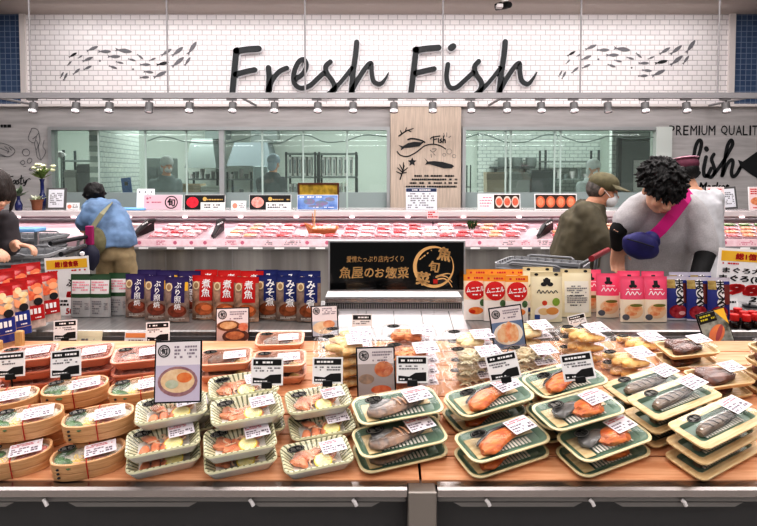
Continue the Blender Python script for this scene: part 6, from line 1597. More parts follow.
# ---- man in grey, facing the camera, bent over a cart
def S3(px, py, Y): return atY(px, py, Y)
t = thing('person', 'person in grey sweatshirt with black hair leaning over a cart, magenta strap across chest', 'person')
Yg = 3.3
hd = S3(661, 190, 3.1); HM = rz(12) @ rx(42)
ls, rs_ = S3(636, 208, 3.26), S3(694, 208, 3.26); le, re = S3(618, 230, 3.22), S3(706, 252, 3.2); lw_, rw_ = S3(617.5, 247, 3.36), S3(696, 284, 3.02)
pel = Vector((1.6, 3.46, .92)); mid = Vector((1.575, 3.4, 1.14)); che = Vector((1.545, 3.3, 1.33)); nk = Vector((1.525, 3.23, 1.44))
def gbody(mb):
    head_geo(mb, hd, HM); limb(mb, [hd + Vector((0, .04, -.06)), nk], [.055, .062])
    torso(mb, [(pel - Vector((0, 0, .08)), .15, .1, (1, 0, 0)), (pel, .16, .105, (1, 0, 0)), (mid, .145, .1, (1, 0, 0)), (che, .16, .1, (1, 0, 0)), (nk, .08, .06, (1, 0, 0))])
    limb(mb, [ls, le, lw_], [.05, .042, .028]); limb(mb, [rs_, re, rw_], [.05, .042, .028])
    hand(mb, lw_, (.05, .12, -1), (0, -1, 0), (1, -.2, 0), .17, .5); hand(mb, rw_, (-.2, -.3, -1), (0, -1, 0), (-1, -.2, 0), .17, .4)
    for k in (-1, 1): limb(mb, [pel + Vector((k * .09, 0, -.06)), Vector((pel.x + k * .1, 3.42, .48)), Vector((pel.x + k * .1, 3.48, .09))], [.085, .06, .042]); limb(mb, [Vector((pel.x + k * .1, 3.5, .05)), Vector((pel.x + k * .12, 3.34, .035))], [.042, .034])
grow('body', M_skin, t, gbody, .0065, 2)
A = T(*hd) @ HM; face_bits(t, A)
def ghair(mb):
    ellip(mb, hd + HM @ Vector((0, .03, .045)), (.1, .112, .1), HM)
    spiky(mb, hd + HM @ Vector((0, .028, .045)), (.102, .117, .102), HM, 520, .03, 3, -.35, .0095)
grow('hair', M_hair, t, ghair, .0048, 0)
M_swt = mat('sweatshirt_grey', (180, 177, 179), .85, var=.05, vscale=160, bump=.08)
def gswt(mb):
    torso(mb, [(pel + Vector((0, .0, -.06)), .2, .14, (1, 0, 0)), (pel + Vector((0, 0, .06)), .205, .145, (1, 0, 0)), (mid, .2, .14, (1, 0, 0)), (mid.lerp(che, .6), .205, .14, (1, 0, 0)), (che + Vector((0, .01, .02)), .2, .13, (1, 0, 0)), (nk + Vector((0, .02, .0)), .11, .085, (1, 0, 0))])
    limb(mb, [ls + Vector((.03, .01, .0)), ls.lerp(le, .62)], [.082, .07]); limb(mb, [rs_ - Vector((.03, -.01, .0)), rs_.lerp(re, .5), rs_.lerp(re, .93)], [.085, .08, .074])
grow('sweatshirt', M_swt, t, gswt, .011, 5, bump=.006)
grow('black_undersleeve', mat('undershirt_black', (18, 18, 20), .8), t, lambda mb: limb(mb, [ls.lerp(le, .4), le, le.lerp(lw_, .9)], [.048, .046, .038]), .008, 3); grow('black_undersleeve', MATS['undershirt_black'], t, lambda mb: limb(mb, [rs_.lerp(re, .8), re, re.lerp(rw_, .85)], [.056, .054, .042]), .008, 3)
def gtr(mb):
    torso(mb, [(pel + Vector((0, 0, .03)), .175, .12, (1, 0, 0)), (pel - Vector((0, 0, .12)), .18, .125, (1, 0, 0))])
    for k in (-1, 1): limb(mb, [pel + Vector((k * .09, 0, -.08)), Vector((pel.x + k * .1, 3.42, .48)), Vector((pel.x + k * .1, 3.48, .12))], [.105, .085, .075])
grow('trousers', mat('trousers_dark', (52, 54, 62), .8), t, gtr, .014, 4)
def gsh(mb):
    for k in (-1, 1): limb(mb, [Vector((pel.x + k * .1, 3.51, .05)), Vector((pel.x + k * .12, 3.33, .045))], [.052, .046])
grow('shoes', mat('shoe_white', (210, 208, 206), .6), t, gsh, .008, 2)
# magenta strap and navy bag
bg = thing('hip_bag', 'navy crossbody bag on magenta strap worn by the person in grey', 'bag'); M_mag = mat('strap_magenta', (196, 30, 128), .6)
P = [S3(672, 200, 3.42), S3(690, 191, 3.3), S3(684, 200, 3.12), S3(672, 216, 3.11), S3(661, 229, 3.12), S3(651, 238, 3.14)]
mb = MB(); V = []
for k, p in enumerate(P):
    d = (P[min(k + 1, 5)] - P[max(k - 1, 0)]).normalized(); sd = d.cross(Vector((0, -1, .25))).normalized() * .03; up = Vector((0, -1, .2)) * .004
    V.append([p - sd, p + sd, p + sd + up, p - sd + up])
mb.loft(V, 0); mb.build('strap', M_mag, bg)
def gbag(mb): c = S3(640, 246, 3.05); mb.blob((0, 0, 0), (.098, .046, .07), 2, .1, 1.5, 0, T(*c) @ ry(20) @ rx(8), 18, 12); c = S3(651, 240, 3.07); ellip(mb, c, (.045, .03, .05), ry(-38))
grow('pouch', mat('bag_navy', (44, 42, 100), .5, var=.15, vscale=14), bg, gbag, .008, 3, bump=.004)
mb = MB(); a, b = S3(627, 239, 3.0), S3(654, 247, 3.0); mb.tube([a, (a + b) / 2 + Vector((0, -.006, .002)), b], .0035, 6); mb.build('zip', M_pblack, bg)
# ---- man in olive cap, seen from the side, behind a cart
t = thing('person', 'person in olive jacket and cap with white face mask leaning over a cart', 'person')
Yo = 4.25; hd = S3(603, 190, Yo); HM = rz(72) @ rx(12)
pel = S3(574, 268, Yo + .05); che = S3(584, 222, Yo); nk = S3(594, 204, Yo); sh = S3(588, 213, Yo - .16); el = S3(600, 238, Yo - .22); wr = S3(626, 244, Yo - .2); sh2 = S3(592, 213, Yo + .18)
AX = (.25, 1, 0)
def obody(mb):
    head_geo(mb, hd, HM); limb(mb, [hd + Vector((-.02, 0, -.06)), nk], [.055, .062]); torso(mb, [(pel - Vector((0, 0, .1)), .15, .1, AX), (pel, .16, .11, AX), (che, .17, .1, AX), (nk, .08, .06, AX)])
    limb(mb, [sh, el, wr], [.05, .042, .03]); limb(mb, [sh2, el + Vector((.05, .36, 0)), wr + Vector((.02, .3, .01))], [.05, .042, .03]); hand(mb, wr, (1, 0, -.25), (0, 0, 1), (0, 1, 0), .17, .6); hand(mb, wr + Vector((.02, .3, .01)), (1, 0, -.25), (0, 0, 1), (0, -1, 0), .17, .6)
    for k in (-1, 1): limb(mb, [pel + Vector((0, k * .09, -.06)), Vector((pel.x + .04, pel.y + k * .1, .46)), Vector((pel.x, pel.y + k * .1, .09))], [.085, .06, .042]); limb(mb, [Vector((pel.x - .03, pel.y + k * .1, .05)), Vector((pel.x + .14, pel.y + k * .1, .035))], [.042, .034])
grow('body', M_skin2, t, obody, .0075, 2); A = T(*hd) @ HM; face_bits(t, A, mouth=False)
def ohair(mb): ellip(mb, hd + HM @ Vector((0, .035, .005)), (.084, .085, .085), HM)
grow('hair', mat('hair_grey', (96, 90, 86), .6, var=.3, vscale=40), t, ohair, .008, 1)
M_olive = mat('olive_jacket', (92, 86, 70), .75, var=.14, vscale=9, bump=.2); M_ocap = mat('olive_cap', (104, 98, 74), .7, var=.1, vscale=30)
def ojk(mb):
    torso(mb, [(pel + Vector((0, 0, .02)), .2, .165, AX), (pel + Vector((0, 0, .1)), .215, .175, AX), (pel.lerp(che, .6), .225, .175, AX), (che + Vector((-.01, 0, 0)), .22, .155, AX), (che.lerp(nk, .6), .17, .12, AX), (nk + Vector((-.01, 0, .02)), .095, .085, AX)])
    limb(mb, [sh + Vector((0, .03, 0)), el, wr - Vector((.03, 0, 0))], [.092, .076, .055]); limb(mb, [sh2, el + Vector((.05, .36, 0)), wr + Vector((-.01, .3, .01))], [.09, .075, .055])
grow('jacket', M_olive, t, ojk, .012, 4, bump=.012)
def ocap(mb): ellip(mb, hd + HM @ Vector((0, .005, .05)), (.092, .108, .078), HM)
o = grow('cap', M_ocap, t, ocap, .008, 2)
mb = MB(); V = []
for k in range(9):
    a = R(-70 + 17.5 * k); V.append([A @ Vector((.088 * math.sin(a), -.075 * math.cos(a) - .02, .042)), A @ Vector((.095 * math.sin(a), -.075 * math.cos(a) - .02 - .085 * math.cos(a), .022)), A @ Vector((.095 * math.sin(a), -.075 * math.cos(a) - .02 - .085 * math.cos(a), .029)), A @ Vector((.088 * math.sin(a), -.075 * math.cos(a) - .02, .052))])
mb.loft(V, 0); mb.build('cap_brim', M_ocap, o, smooth=True)
def omask(mb): mb.blob((0, 0, 0), (.066, .05, .056), 3, .05, 3, 0, T(*hd) @ HM @ T(0, -.065, -.055), 16, 12)
o = grow('face_mask', mat('mask_white', (226, 226, 228), .7, var=.05, vscale=30), t, omask, .006, 2)
mb = MB(); 
for k in (-1, 1): mb.tube([A @ Vector((k * .06, -.06, -.04)), A @ Vector((k * .08, -.01, .0)), A @ Vector((k * .083, .022, -.005))], .0025, 6)
mb.build('ear_loop', M_paper, o)
def otr(mb):
    torso(mb, [(pel + Vector((0, 0, .06)), .175, .125, AX), (pel - Vector((0, 0, .12)), .17, .125, AX)])
    for k in (-1, 1): limb(mb, [pel + Vector((0, k * .09, -.08)), Vector((pel.x + .04, pel.y + k * .1, .46)), Vector((pel.x, pel.y + k * .1, .11))], [.105, .085, .075])
grow('trousers', mat('trousers_charcoal', (60, 58, 56), .8), t, otr, .014, 4)
def osh(mb):
    for k in (-1, 1): limb(mb, [Vector((pel.x - .04, pel.y + k * .1, .055)), Vector((pel.x + .15, pel.y + k * .1, .048))], [.054, .046])
grow('shoes', mat('shoe_dark', (50, 48, 48), .6), t, osh, .009, 2)
# ---- person in white with purple cap, back turned
t = thing('person', 'person in white top and dark purple cap seen from behind, beyond person in grey', 'person')
Yw = 5.3; hd = S3(686, 170, Yw); HM = rz(200) @ rx(8); pel = S3(702, 285, Yw); nk = S3(691, 187, Yw); che = S3(696, 205, Yw)
def wbody(mb):
    head_geo(mb, hd, HM); limb(mb, [hd + Vector((0, 0, -.06)), nk], [.055, .06]); torso(mb, [(pel, .16, .11, (1, 0, 0)), (che, .17, .11, (1, 0, 0)), (nk, .08, .06, (1, 0, 0))])
    for k in (-1, 1):
        s_ = che + Vector((k * .18, 0, .08)); e_ = che + Vector((k * .22, .1, -.22)); w_ = che + Vector((k * .18, .32, -.3)); limb(mb, [s_, e_, w_], [.05, .042, .03]); hand(mb, w_, (0, 1, -.1), (0, 0, 1), (-k, 0, 0), .17, .4)
        limb(mb, [pel + Vector((k * .09, 0, 0)), Vector((pel.x + k * .1, Yw, .46)), Vector((pel.x + k * .1, Yw, .09))], [.085, .06, .042]); limb(mb, [Vector((pel.x + k * .1, Yw - .03, .05)), Vector((pel.x + k * .1, Yw + .14, .035))], [.042, .034])
grow('body', M_skin, t, wbody, .009, 2); face_bits(t, T(*hd) @ HM)
def whair(mb): ellip(mb, hd + HM @ Vector((0, .03, .0)), (.085, .085, .09), HM)
grow('hair', M_hair, t, whair, .009, 1)
M_pcap = mat('cap_purple', (96, 48, 66), .7, var=.1, vscale=20)
def wcap(mb): ellip(mb, hd + HM @ Vector((0, .008, .05)), (.1, .112, .078), HM)
o = grow('cap', M_pcap, t, wcap, .008, 2); mb = MB(); mb.blob((0, -.12, .035), (.075, .06, .01), 0, 0, 1, 0, T(*hd) @ HM); mb.build('cap_brim', M_pcap, o, smooth=True)
mb = MB(); mb.blob((0, .01, .045), (.1015, .114, .012), 0, 0, 1, 0, T(*hd) @ HM @ T(0, 0, .06)); mb.build('pink_band', mat('cap_pink', (206, 160, 176), .7), o, smooth=True)
def wtop(mb):
    torso(mb, [(pel + Vector((0, 0, -.02)), .21, .15, (1, 0, 0)), (pel.lerp(che, .5), .21, .15, (1, 0, 0)), (che + Vector((0, 0, .02)), .215, .14, (1, 0, 0)), (nk + Vector((0, 0, -.02)), .11, .085, (1, 0, 0))])
    for k in (-1, 1): limb(mb, [che + Vector((k * .16, 0, .07)), che + Vector((k * .22, .1, -.22)), che + Vector((k * .185, .28, -.29))], [.085, .075, .055])
grow('white_top', mat('top_white', (196, 196, 200), .8, var=.06, vscale=10), t, wtop, .013, 4, bump=.008)
def wtr(mb):
    torso(mb, [(pel + Vector((0, 0, .05)), .17, .12, (1, 0, 0)), (pel - Vector((0, 0, .1)), .17, .12, (1, 0, 0))])
    for k in (-1, 1): limb(mb, [pel + Vector((k * .09, 0, -.05)), Vector((pel.x + k * .1, Yw, .46)), Vector((pel.x + k * .1, Yw, .07))], [.1, .085, .075])
grow('trousers', MATS['trousers_dark'], t, wtr, .016, 3)
# ---- woman in blue, back turned, bent over her cart
t = thing('person', 'person in blue shirt and khaki trousers bent over a cart with olive shoulder bag', 'person')
Yb = 5.6; hd = S3(94.5, 196, Yb + .12); HM = rz(205) @ rx(30)
pel = S3(115, 246, Yb - .02); mid = S3(111, 226, Yb + .02); che = S3(104, 210, Yb + .08); nk = S3(98, 202, Yb + .1); AX = (1, .2, 0)
shl = S3(92, 209, Yb - .02); ell_ = S3(84, 221, Yb - .05); wrl = S3(82, 227, Yb + .2); shr = S3(112, 207, Yb + .16); elr = S3(112, 220, Yb + .4); wrr = S3(98, 226, Yb + .5)
def bbody(mb):
    head_geo(mb, hd, HM, .95); limb(mb, [hd + Vector((.01, -.02, -.05)), nk], [.05, .056]); torso(mb, [(pel - Vector((0, 0, .08)), .15, .1, AX), (pel, .15, .105, AX), (mid, .15, .1, AX), (che, .16, .1, AX), (nk, .08, .06, AX)])
    limb(mb, [shl, ell_, wrl], [.045, .038, .027]); limb(mb, [shr, elr, wrr], [.045, .038, .027]); hand(mb, wrl, (-.3, 1, -.2), (0, 0, 1), (1, 0, 0), .16, .6); hand(mb, wrr, (-.6, .6, -.2), (0, 0, 1), (-1, 0, 0), .16, .6)
    for k in (-1, 1): limb(mb, [pel + Vector((k * .085, 0, -.06)), Vector((pel.x + k * .09, Yb + .05, .42)), Vector((pel.x + k * .09, Yb, .09))], [.08, .055, .04]); limb(mb, [Vector((pel.x + k * .09, Yb - .03, .05)), Vector((pel.x + k * .09, Yb + .14, .035))], [.04, .032])
grow('body', M_skin, t, bbody, .009, 2); face_bits(t, T(*hd) @ HM, .95)
def bhair(mb): ellip(mb, hd + HM @ Vector((0, .03, .025)), (.094, .1, .1), HM); spiky(mb, hd + HM @ Vector((0, .03, .02)), (.093, .1, .1), HM, 60, .012, 5, -.6, .018)
grow('hair', M_hair, t, bhair, .009, 2)
M_bsh = mat('shirt_blue', (112, 136, 166), .8, var=.16, vscale=8, bump=.15)
def bsh(mb):
    torso(mb, [(pel + Vector((0, 0, .0)), .205, .15, AX), (pel + Vector((0, 0, .08)), .2, .15, AX), (mid, .2, .15, AX), (che + Vector((0, -.01, .01)), .2, .14, AX), (nk, .1, .08, AX)])
    limb(mb, [shl + Vector((.02, 0, 0)), ell_, ell_.lerp(wrl, .7)], [.085, .072, .058]); limb(mb, [shr, elr, elr.lerp(wrr, .7)], [.085, .07, .055])
grow('blue_shirt', M_bsh, t, bsh, .012, 4, bump=.012)
def btr(mb):
    torso(mb, [(pel + Vector((0, 0, .05)), .165, .12, AX), (pel - Vector((0, 0, .12)), .17, .125, AX)])
    for k in (-1, 1): limb(mb, [pel + Vector((k * .085, 0, -.08)), Vector((pel.x + k * .09, Yb + .05, .42)), Vector((pel.x + k * .09, Yb, .1))], [.105, .092, .085])
grow('khaki_trousers', mat('khaki', (150, 134, 106), .85, var=.1, vscale=8), t, btr, .014, 3, bump=.01)
def bsho(mb):
    for k in (-1, 1): limb(mb, [Vector((pel.x + k * .09, Yb - .04, .055)), Vector((pel.x + k * .09, Yb + .14, .045))], [.05, .042])
grow('shoes', MATS['shoe_dark'], t, bsho, .01, 2)
bg = thing('shoulder_bag', 'olive cloth shoulder bag hanging at the side of person in blue', 'bag'); M_obag = mat('bag_olive', (118, 114, 88), .8, var=.1, vscale=14)
def bbag(mb): c = S3(95, 241, Yb - .17); mb.blob((0, 0, 0), (.105, .05, .13), 4, .12, 1.5, 0, T(*c) @ ry(-6), 18, 12)
grow('bag_body', M_obag, bg, bbag, .01, 3, bump=.006)
P = [S3(91, 230, Yb - .2), S3(102, 214, Yb - .17), S3(111, 203.5, Yb - .05), S3(108, 203, Yb + .2)]; mb = MB(); V = []
for k, p in enumerate(P):
    d = (P[min(k + 1, 3)] - P[max(k - 1, 0)]).normalized(); sd = d.cross(Vector((0, -1, .3))).normalized() * .022; up = Vector((0, -1, .3)) * .006; V.append([p - sd, p + sd, p + sd + up, p - sd + up])
mb.loft(V, 0); mb.build('strap', mat('strap_olive', (140, 138, 116), .8), bg)
# ---- person at the left edge, in profile, looking down
t = thing('person', 'person with dark brown hair looking down at the left picture edge', 'person')
Yl = 3.6; hd = S3(-5, 192, Yl); HM = rz(58) @ rx(24); nk = S3(-22, 213, Yl + .02); che = S3(-48, 236, Yl); pel = S3(-56, 300, Yl)
ax = (.5, 1, 0); sh = S3(-46, 226, Yl - .14); el = S3(-44, 258, Yl - .16); wr = S3(-16, 250, Yl - .2)
def lbody(mb):
    head_geo(mb, hd, HM); limb(mb, [hd + Vector((-.03, 0, -.06)), nk], [.052, .06]); torso(mb, [(pel, .16, .11, ax), (che, .17, .11, ax), (nk, .08, .06, ax)]); limb(mb, [sh, el, wr], [.048, .04, .028]); hand(mb, wr, (1, -.1, -.15), (0, 0, 1), (0, 1, .2), .165, .5)
    limb(mb, [sh + Vector((.1, .3, 0)), el + Vector((.1, .34, 0)), wr + Vector((0, .3, 0))], [.048, .04, .028]); hand(mb, wr + Vector((0, .3, 0)), (1, 0, -.2), (0, 0, 1), (0, -1, .2), .165, .5)
    for k in (-1, 1): limb(mb, [pel + Vector((0, k * .09, 0)), Vector((pel.x, Yl + k * .1, .46)), Vector((pel.x, Yl + k * .1, .09))], [.085, .06, .042]); limb(mb, [Vector((pel.x - .03, Yl + k * .1, .05)), Vector((pel.x + .14, Yl + k * .1, .035))], [.042, .034])
grow('body', M_skin, t, lbody, .0075, 2); face_bits(t, T(*hd) @ HM)
def lhair(mb):
    ellip(mb, hd + HM @ Vector((0, .025, .04)), (.096, .108, .098), HM); rg = random.Random(8); A = T(*hd) @ HM
    for k in range(26):
        x = -.08 + .16 * k / 25; z0 = .075 - abs(x) * .3; limb(mb, [A @ Vector((x, -.07 + abs(x) * .5, z0)), A @ Vector((x * 1.1, -.105 + abs(x) * .6, z0 - .05)), A @ Vector((x * 1.12, -.1 + abs(x) * .6, z0 - .075 - rg.uniform(0, .03) - (abs(x) > .055) * .07))], [.014, .011, .004], 8)
grow('hair', M_hairb, t, lhair, .007, 1)
def ltop(mb):
    torso(mb, [(pel + Vector((0, 0, -.03)), .21, .15, ax), (pel.lerp(che, .6), .21, .15, ax), (che, .21, .14, ax), (nk, .1, .08, ax)]); limb(mb, [sh, el, el.lerp(wr, .6)], [.085, .07, .055]); limb(mb, [sh + Vector((.1, .3, 0)), el + Vector((.1, .34, 0)), el.lerp(wr, .6) + Vector((0, .32, 0))], [.085, .07, .055])
grow('top', mat('top_dark', (70, 66, 70), .8), t, ltop, .013, 4, bump=.008)
def ltr(mb):
    torso(mb, [(pel + Vector((0, 0, .05)), .17, .12, ax), (pel - Vector((0, 0, .1)), .17, .12, ax)])
    for k in (-1, 1): limb(mb, [pel + Vector((0, k * .09, -.05)), Vector((pel.x, Yl + k * .1, .46)), Vector((pel.x, Yl + k * .1, .07))], [.1, .085, .075])
grow('trousers', MATS['trousers_dark'], t, ltr, .016, 3)
# ---- kitchen staff
def cook(lab, px, py, Y, face, coat, capc, s=1.0, pose=.25):
    t = thing('person', lab, 'person', None); hd = S3(px, py, Y); HM = rz(face) @ rx(14); f = Vector((math.sin(R(face)), -math.cos(R(face)), 0)); sd = Vector((f.y, -f.x, 0))
    nk = hd + Vector((0, 0, -.15)) - f * .03; che = nk + Vector((0, 0, -.2)) - f * .05; pel = Vector((che.x, che.y, .95)) - f * .08; ax = tuple(sd)
    def body(mb):
        head_geo(mb, hd, HM); limb(mb, [hd + Vector((0, 0, -.06)), nk], [.055, .06]); torso(mb, [(pel, .16, .11, ax), (che, .17, .11, ax), (nk, .08, .06, ax)])
        for k in (-1, 1):
            s_ = che + sd * k * .19 + Vector((0, 0, .08)); e_ = s_ + Vector((0, 0, -.27)) + f * .05; w_ = e_ + f * .24 + Vector((0, 0, .02)) - sd * k * .06; limb(mb, [s_, e_, w_], [.05, .042, .03]); hand(mb, w_, f - Vector((0, 0, .2)), (0, 0, 1), -sd * k, .17, .5)
            limb(mb, [pel + sd * k * .09, Vector((pel.x, pel.y, .48)) + sd * k * .1, Vector((pel.x, pel.y, .09)) + sd * k * .1], [.085, .06, .042]); limb(mb, [Vector((pel.x, pel.y, .05)) + sd * k * .1, Vector((pel.x, pel.y, .035)) + sd * k * .1 + f * .15], [.042, .034])
    grow('body', M_skin, t, body, .014, 2); face_bits(t, T(*hd) @ HM, mouth=False)
    def hood(mb): ellip(mb, hd + HM @ Vector((0, .02, .045)), (.1, .112, .095), HM); ellip(mb, hd + HM @ Vector((0, .05, -.05)), (.078, .06, .09), HM)
    grow('hygiene_cap', capc, t, hood, .01, 2)
    def mask(mb): mb.blob((0, 0, 0), (.06, .045, .05), 3, .05, 3, 0, T(*hd) @ HM @ T(0, -.065, -.055), 14, 10)
    grow('face_mask', MATS['mask_white'], t, mask, .009, 1)
    def coatf(mb):
        torso(mb, [(Vector((pel.x, pel.y, .62)), .2, .16, ax), (pel, .2, .15, ax), (che, .21, .14, ax), (nk, .1, .08, ax)])
        for k in (-1, 1): s_ = che + sd * k * .18 + Vector((0, 0, .07)); e_ = s_ + Vector((0, 0, -.26)) + f * .05; limb(mb, [s_, e_, e_ + f * .18 - sd * k * .04], [.085, .07, .055])
    grow('work_coat', coat, t, coatf, .016, 3, bump=.008)
    def boots(mb):
        for k in (-1, 1): limb(mb, [Vector((pel.x, pel.y, .46)) + sd * k * .1, Vector((pel.x, pel.y, .08)) + sd * k * .1, Vector((pel.x, pel.y, .07)) + sd * k * .1 + f * .14], [.085, .062, .055])
    grow('boots', M_white, t, boots, .014, 2)
M_wcap = mat('cook_cap', (216, 222, 222), .7); M_wcoat = mat('cook_coat_grey', (128, 140, 142), .8); M_wcoat2 = mat('cook_coat_white', (196, 204, 206), .8)
cook('kitchen worker in white cap and grey coat behind left window', 167, 165, 9.1, 40, M_wcoat, M_wcap)
cook('kitchen worker in pale blue cap behind left window, right of mullion', 274, 163, 9.2, 160, mat('cook_coat_dark', (98, 106, 110), .8), mat('cook_cap_blue', (176, 192, 206), .7))
cook('kitchen worker in white cap behind right window, above olive cap', 594, 168, 9.1, 30, M_wcoat2, M_wcap)

# ================================================================= carts and baskets
M_basket = mat('basket_grey', (132, 133, 136), .55); M_cart = mat('cart_metal', (168, 170, 172), .3, .8); M_grip = mat('cart_grip', (40, 40, 44), .5)
def basket(lab, M, w=.5, d=.36, h=.22):
    t = thing('shopping_basket', lab, 'basket', M, 'grey plastic shopping baskets'); b = MB()
    def P(k, z): f_ = .86 + .14 * z / h; q = rrect(w * f_, d * f_, .05, 64)[k % 64]; return Vector((q.x, q.y, z))
    MB().loft([at_z(rrect(w * .86, d * .86, .05, 64), 0), at_z(rrect(w * .86, d * .86, .05, 64), .006)], 0).build('bottom', M_basket, t)
    for k in range(0, 64, 2):
        b.tube([P(k, .0), P(k, h)], .0075, 5)
    for z in (.03, .075, .12, .165, .2): b.tube([P(k, z) for k in range(65)], .009 if z < .15 else .016, 5, cap=False)
    b.loft([[tuple(P(k, z)) for k in range(64)] for z in (h * .5, h * .93)], 0, False)
    b.build('lattice_wall', M_basket, t)
    r = MB(); r.loft([[tuple(P(k, h - .028) * 1.0) for k in range(64)], [(P(k, h).x * 1.03, P(k, h).y * 1.03, h - .02) for k in range(64)], [(P(k, h).x * 1.04, P(k, h).y * 1.04, h) for k in range(64)], [tuple(P(k, h)) for k in range(64)], [(P(k, h).x * .99, P(k, h).y * .99, h - .028) for k in range(64)]], 0, False); r.build('rim', mat('basket_rim', (158, 159, 162), .5), t, smooth=35)
    for s_ in (-1, 1): g = MB(); g.tube([(-w * .3, s_ * d * .52, h), (-w * .26, s_ * d * .56, h + .012), (w * .26, s_ * d * .56, h + .012), (w * .3, s_ * d * .52, h)], .008, 8); g.build('handle', M_basket, t, smooth=True)
    return t
def cart(lab, M, w=.42, L=.62, grip=None, hz=.98, dk=.6):
    t = thing('shopping_cart', lab, 'cart', M); f = MB()
    for s_ in (-1, 1):
        f.tube([(s_ * w / 2, -L / 2, .12), (s_ * w / 2, -L / 2, .5), (s_ * w / 2, -L / 2 - .06, hz - .04), (s_ * w / 2, -L / 2 - .12, hz)], .012, 8); f.tube([(s_ * w / 2, -L / 2, dk + .02), (s_ * w / 2, L / 2, dk)], .01, 8); f.tube([(s_ * w / 2, -L / 2, .14), (s_ * w / 2 * .9, L / 2, .14)], .011, 8); f.tube([(s_ * w / 2, L / 2 - .04, dk), (s_ * w / 2, -L / 2 + .02, .2)], .009, 8)
    for y in (-L / 2, 0, L / 2): f.tube([(-w / 2, y, dk + .01), (w / 2, y, dk + .01)], .008, 8)
    f.build('frame', M_cart, t, smooth=True); g = MB(); g.tube([(-w / 2 - .02, -L / 2 - .12, hz), (w / 2 + .02, -L / 2 - .12, hz)], .017, 10); g.build('handle_grip', grip or M_grip, t, smooth=True)
    for sx_ in (-1, 1):
        for sy_ in (-1, 1): c = MB(); c.lathe([(.001, -.015), (.05, -.014), (.058, 0), (.05, .014), (.001, .015)], 16, 0, T(sx_ * w / 2 * (1 if sy_ < 0 else .9), sy_ * L / 2, .059) @ ry(90)); c.build('wheel', M_dark, t, smooth=True); c = MB(); c.box(-.012, .012, -.012, .012, .06, .14, 0, T(sx_ * (w / 2 * (1 if sy_ < 0 else .9) + .028), sy_ * L / 2, 0)); c.build('wheel_fork', M_cart, t)
    return t
# ================================================================= things in the kitchen behind the windows
M_kst = mat('kitchen_steel', (150, 158, 157), .4, .5); M_kdk = mat('kitchen_dark', (66, 72, 74), .5)
def kbox(x0, x1, y0, y1, Y): a, b = atY(x0, y0, Y), atY(x1, y1, Y); return a.x, b.x, b.z, a.z
def table(name, lab, px0, px1, Y, ztop, d=.6, shelf=True):
    a, b = atY(px0, 190, Y).x, atY(px1, 190, Y).x
    t = thing(name, lab, 'work table', T(a, Y, 0)); w = b - a
    MB().cbox(0, w, 0, d, ztop - .04, ztop, .004).build('table_top', M_kst, t)
    for x in (.02, w - .06):
        for y in (.02, d - .06): MB().box(x, x + .04, y, y + .04, 0, ztop - .04).build('leg', M_kst, t)
    if shelf: MB().box(.02, w - .02, .04, d - .04, .3, .33).build('lower_shelf', M_kst, t)
    return t
def rack(name, lab, px0, px1, py0, Y, levels, items, group=None, d=.5):
    a, b = atY(px0, py0, Y), atY(px1, py0, Y); w = b.x - a.x; H_ = a.z
    t = thing(name, lab, 'shelf rack', T(a.x, Y, 0))
    for x in (0, w - .035):
        for y in (0, d - .035): MB().box(x, x + .035, y, y + .035, 0, H_).build('post', M_kdk, t)
    for z in levels: MB().box(.0, w, .0, d, z - .03, z).build('shelf', M_kst, t)
    return t, a.x, w
rr = random.Random(77)
# long bench under the left window with trays
table('work_table', 'long steel kitchen bench behind the left window', 150, 300, 9.6, .95)
table('work_table', 'steel kitchen bench behind the right window', 480, 590, 9.7, .95)
table('work_table', 'steel table by the left end of the kitchen', 60, 92, 9.8, 1.0)
# hoods / big steel machines
x0, x1, z0, z1 = kbox(184, 216, 138, 168, 11.2)
t = thing('oven_hood', 'pale steel hood behind left window, left of the mullion', 'hood', T(x0, 11.2, 0)); MB().loft([[(0, 0, z0), (x1 - x0, 0, z0), (x1 - x0, .8, z0), (0, .8, z0)], [(.1, .15, z1), (x1 - x0 - .1, .15, z1), (x1 - x0 - .1, .8, z1), (.1, .8, z1)]], 0).build('hood_shell', M_kst, t); MB().box(.3, .7, .3, .7, z1, 3.2).build('duct', M_kst, t)
x0, x1, z0, z1 = kbox(226, 272, 142, 166, 11.2)
t = thing('oven_hood', 'wide pale steel hood just right of left window mullion', 'hood', T(x0, 11.2, 0)); MB().loft([[(0, 0, z0), (x1 - x0, 0, z0), (x1 - x0, .8, z0), (0, .8, z0)], [(.12, .15, z1), (x1 - x0 - .12, .15, z1), (x1 - x0 - .12, .8, z1), (.12, .8, z1)]], 0).build('hood_shell', mat('hood_blue', (132, 142, 148), .5, .1), t); MB().box(.4, .9, .3, .7, z1, 3.2).build('duct', M_kst, t)
x0, x1, z0, z1 = kbox(253, 268, 166, 215, 10.25)
t = thing('refrigerator', 'tall pale cabinet in the kitchen right of left window mullion', 'cabinet', T(x0, 10.25, 0)); MB().cbox(0, x1 - x0, 0, .3, 0.0, z1, .01).build('body', mat('cab_pale', (186, 200, 204), .4), t); MB().box(.015, .035, -.02, 0, .9, 1.2).build('handle', M_kdk, t)
x0, x1, z0, z1 = kbox(134, 158, 157, 215, 10.2)
t = thing('steel_cabinet', 'dark steel cabinet beside the brick partition in the kitchen', 'cabinet', T(x0, 10.75, 0)); w = x1 - x0
MB().cbox(0, w, 0, .5, 0, z1, .01).build('body', mat('cab_dark', (120, 128, 126), .45), t)
for k in range(4): MB().box(.03, w / 2 - .01, -.015, 0, .9 + k * .2, 1.07 + k * .2).build('door', mat('cab_door', (104, 112, 112), .4), t); MB().box(w / 2 + .01, w - .03, -.015, 0, .9 + k * .2, 1.07 + k * .2).build('door', mat('cab_door', (104, 112, 112), .4), t)
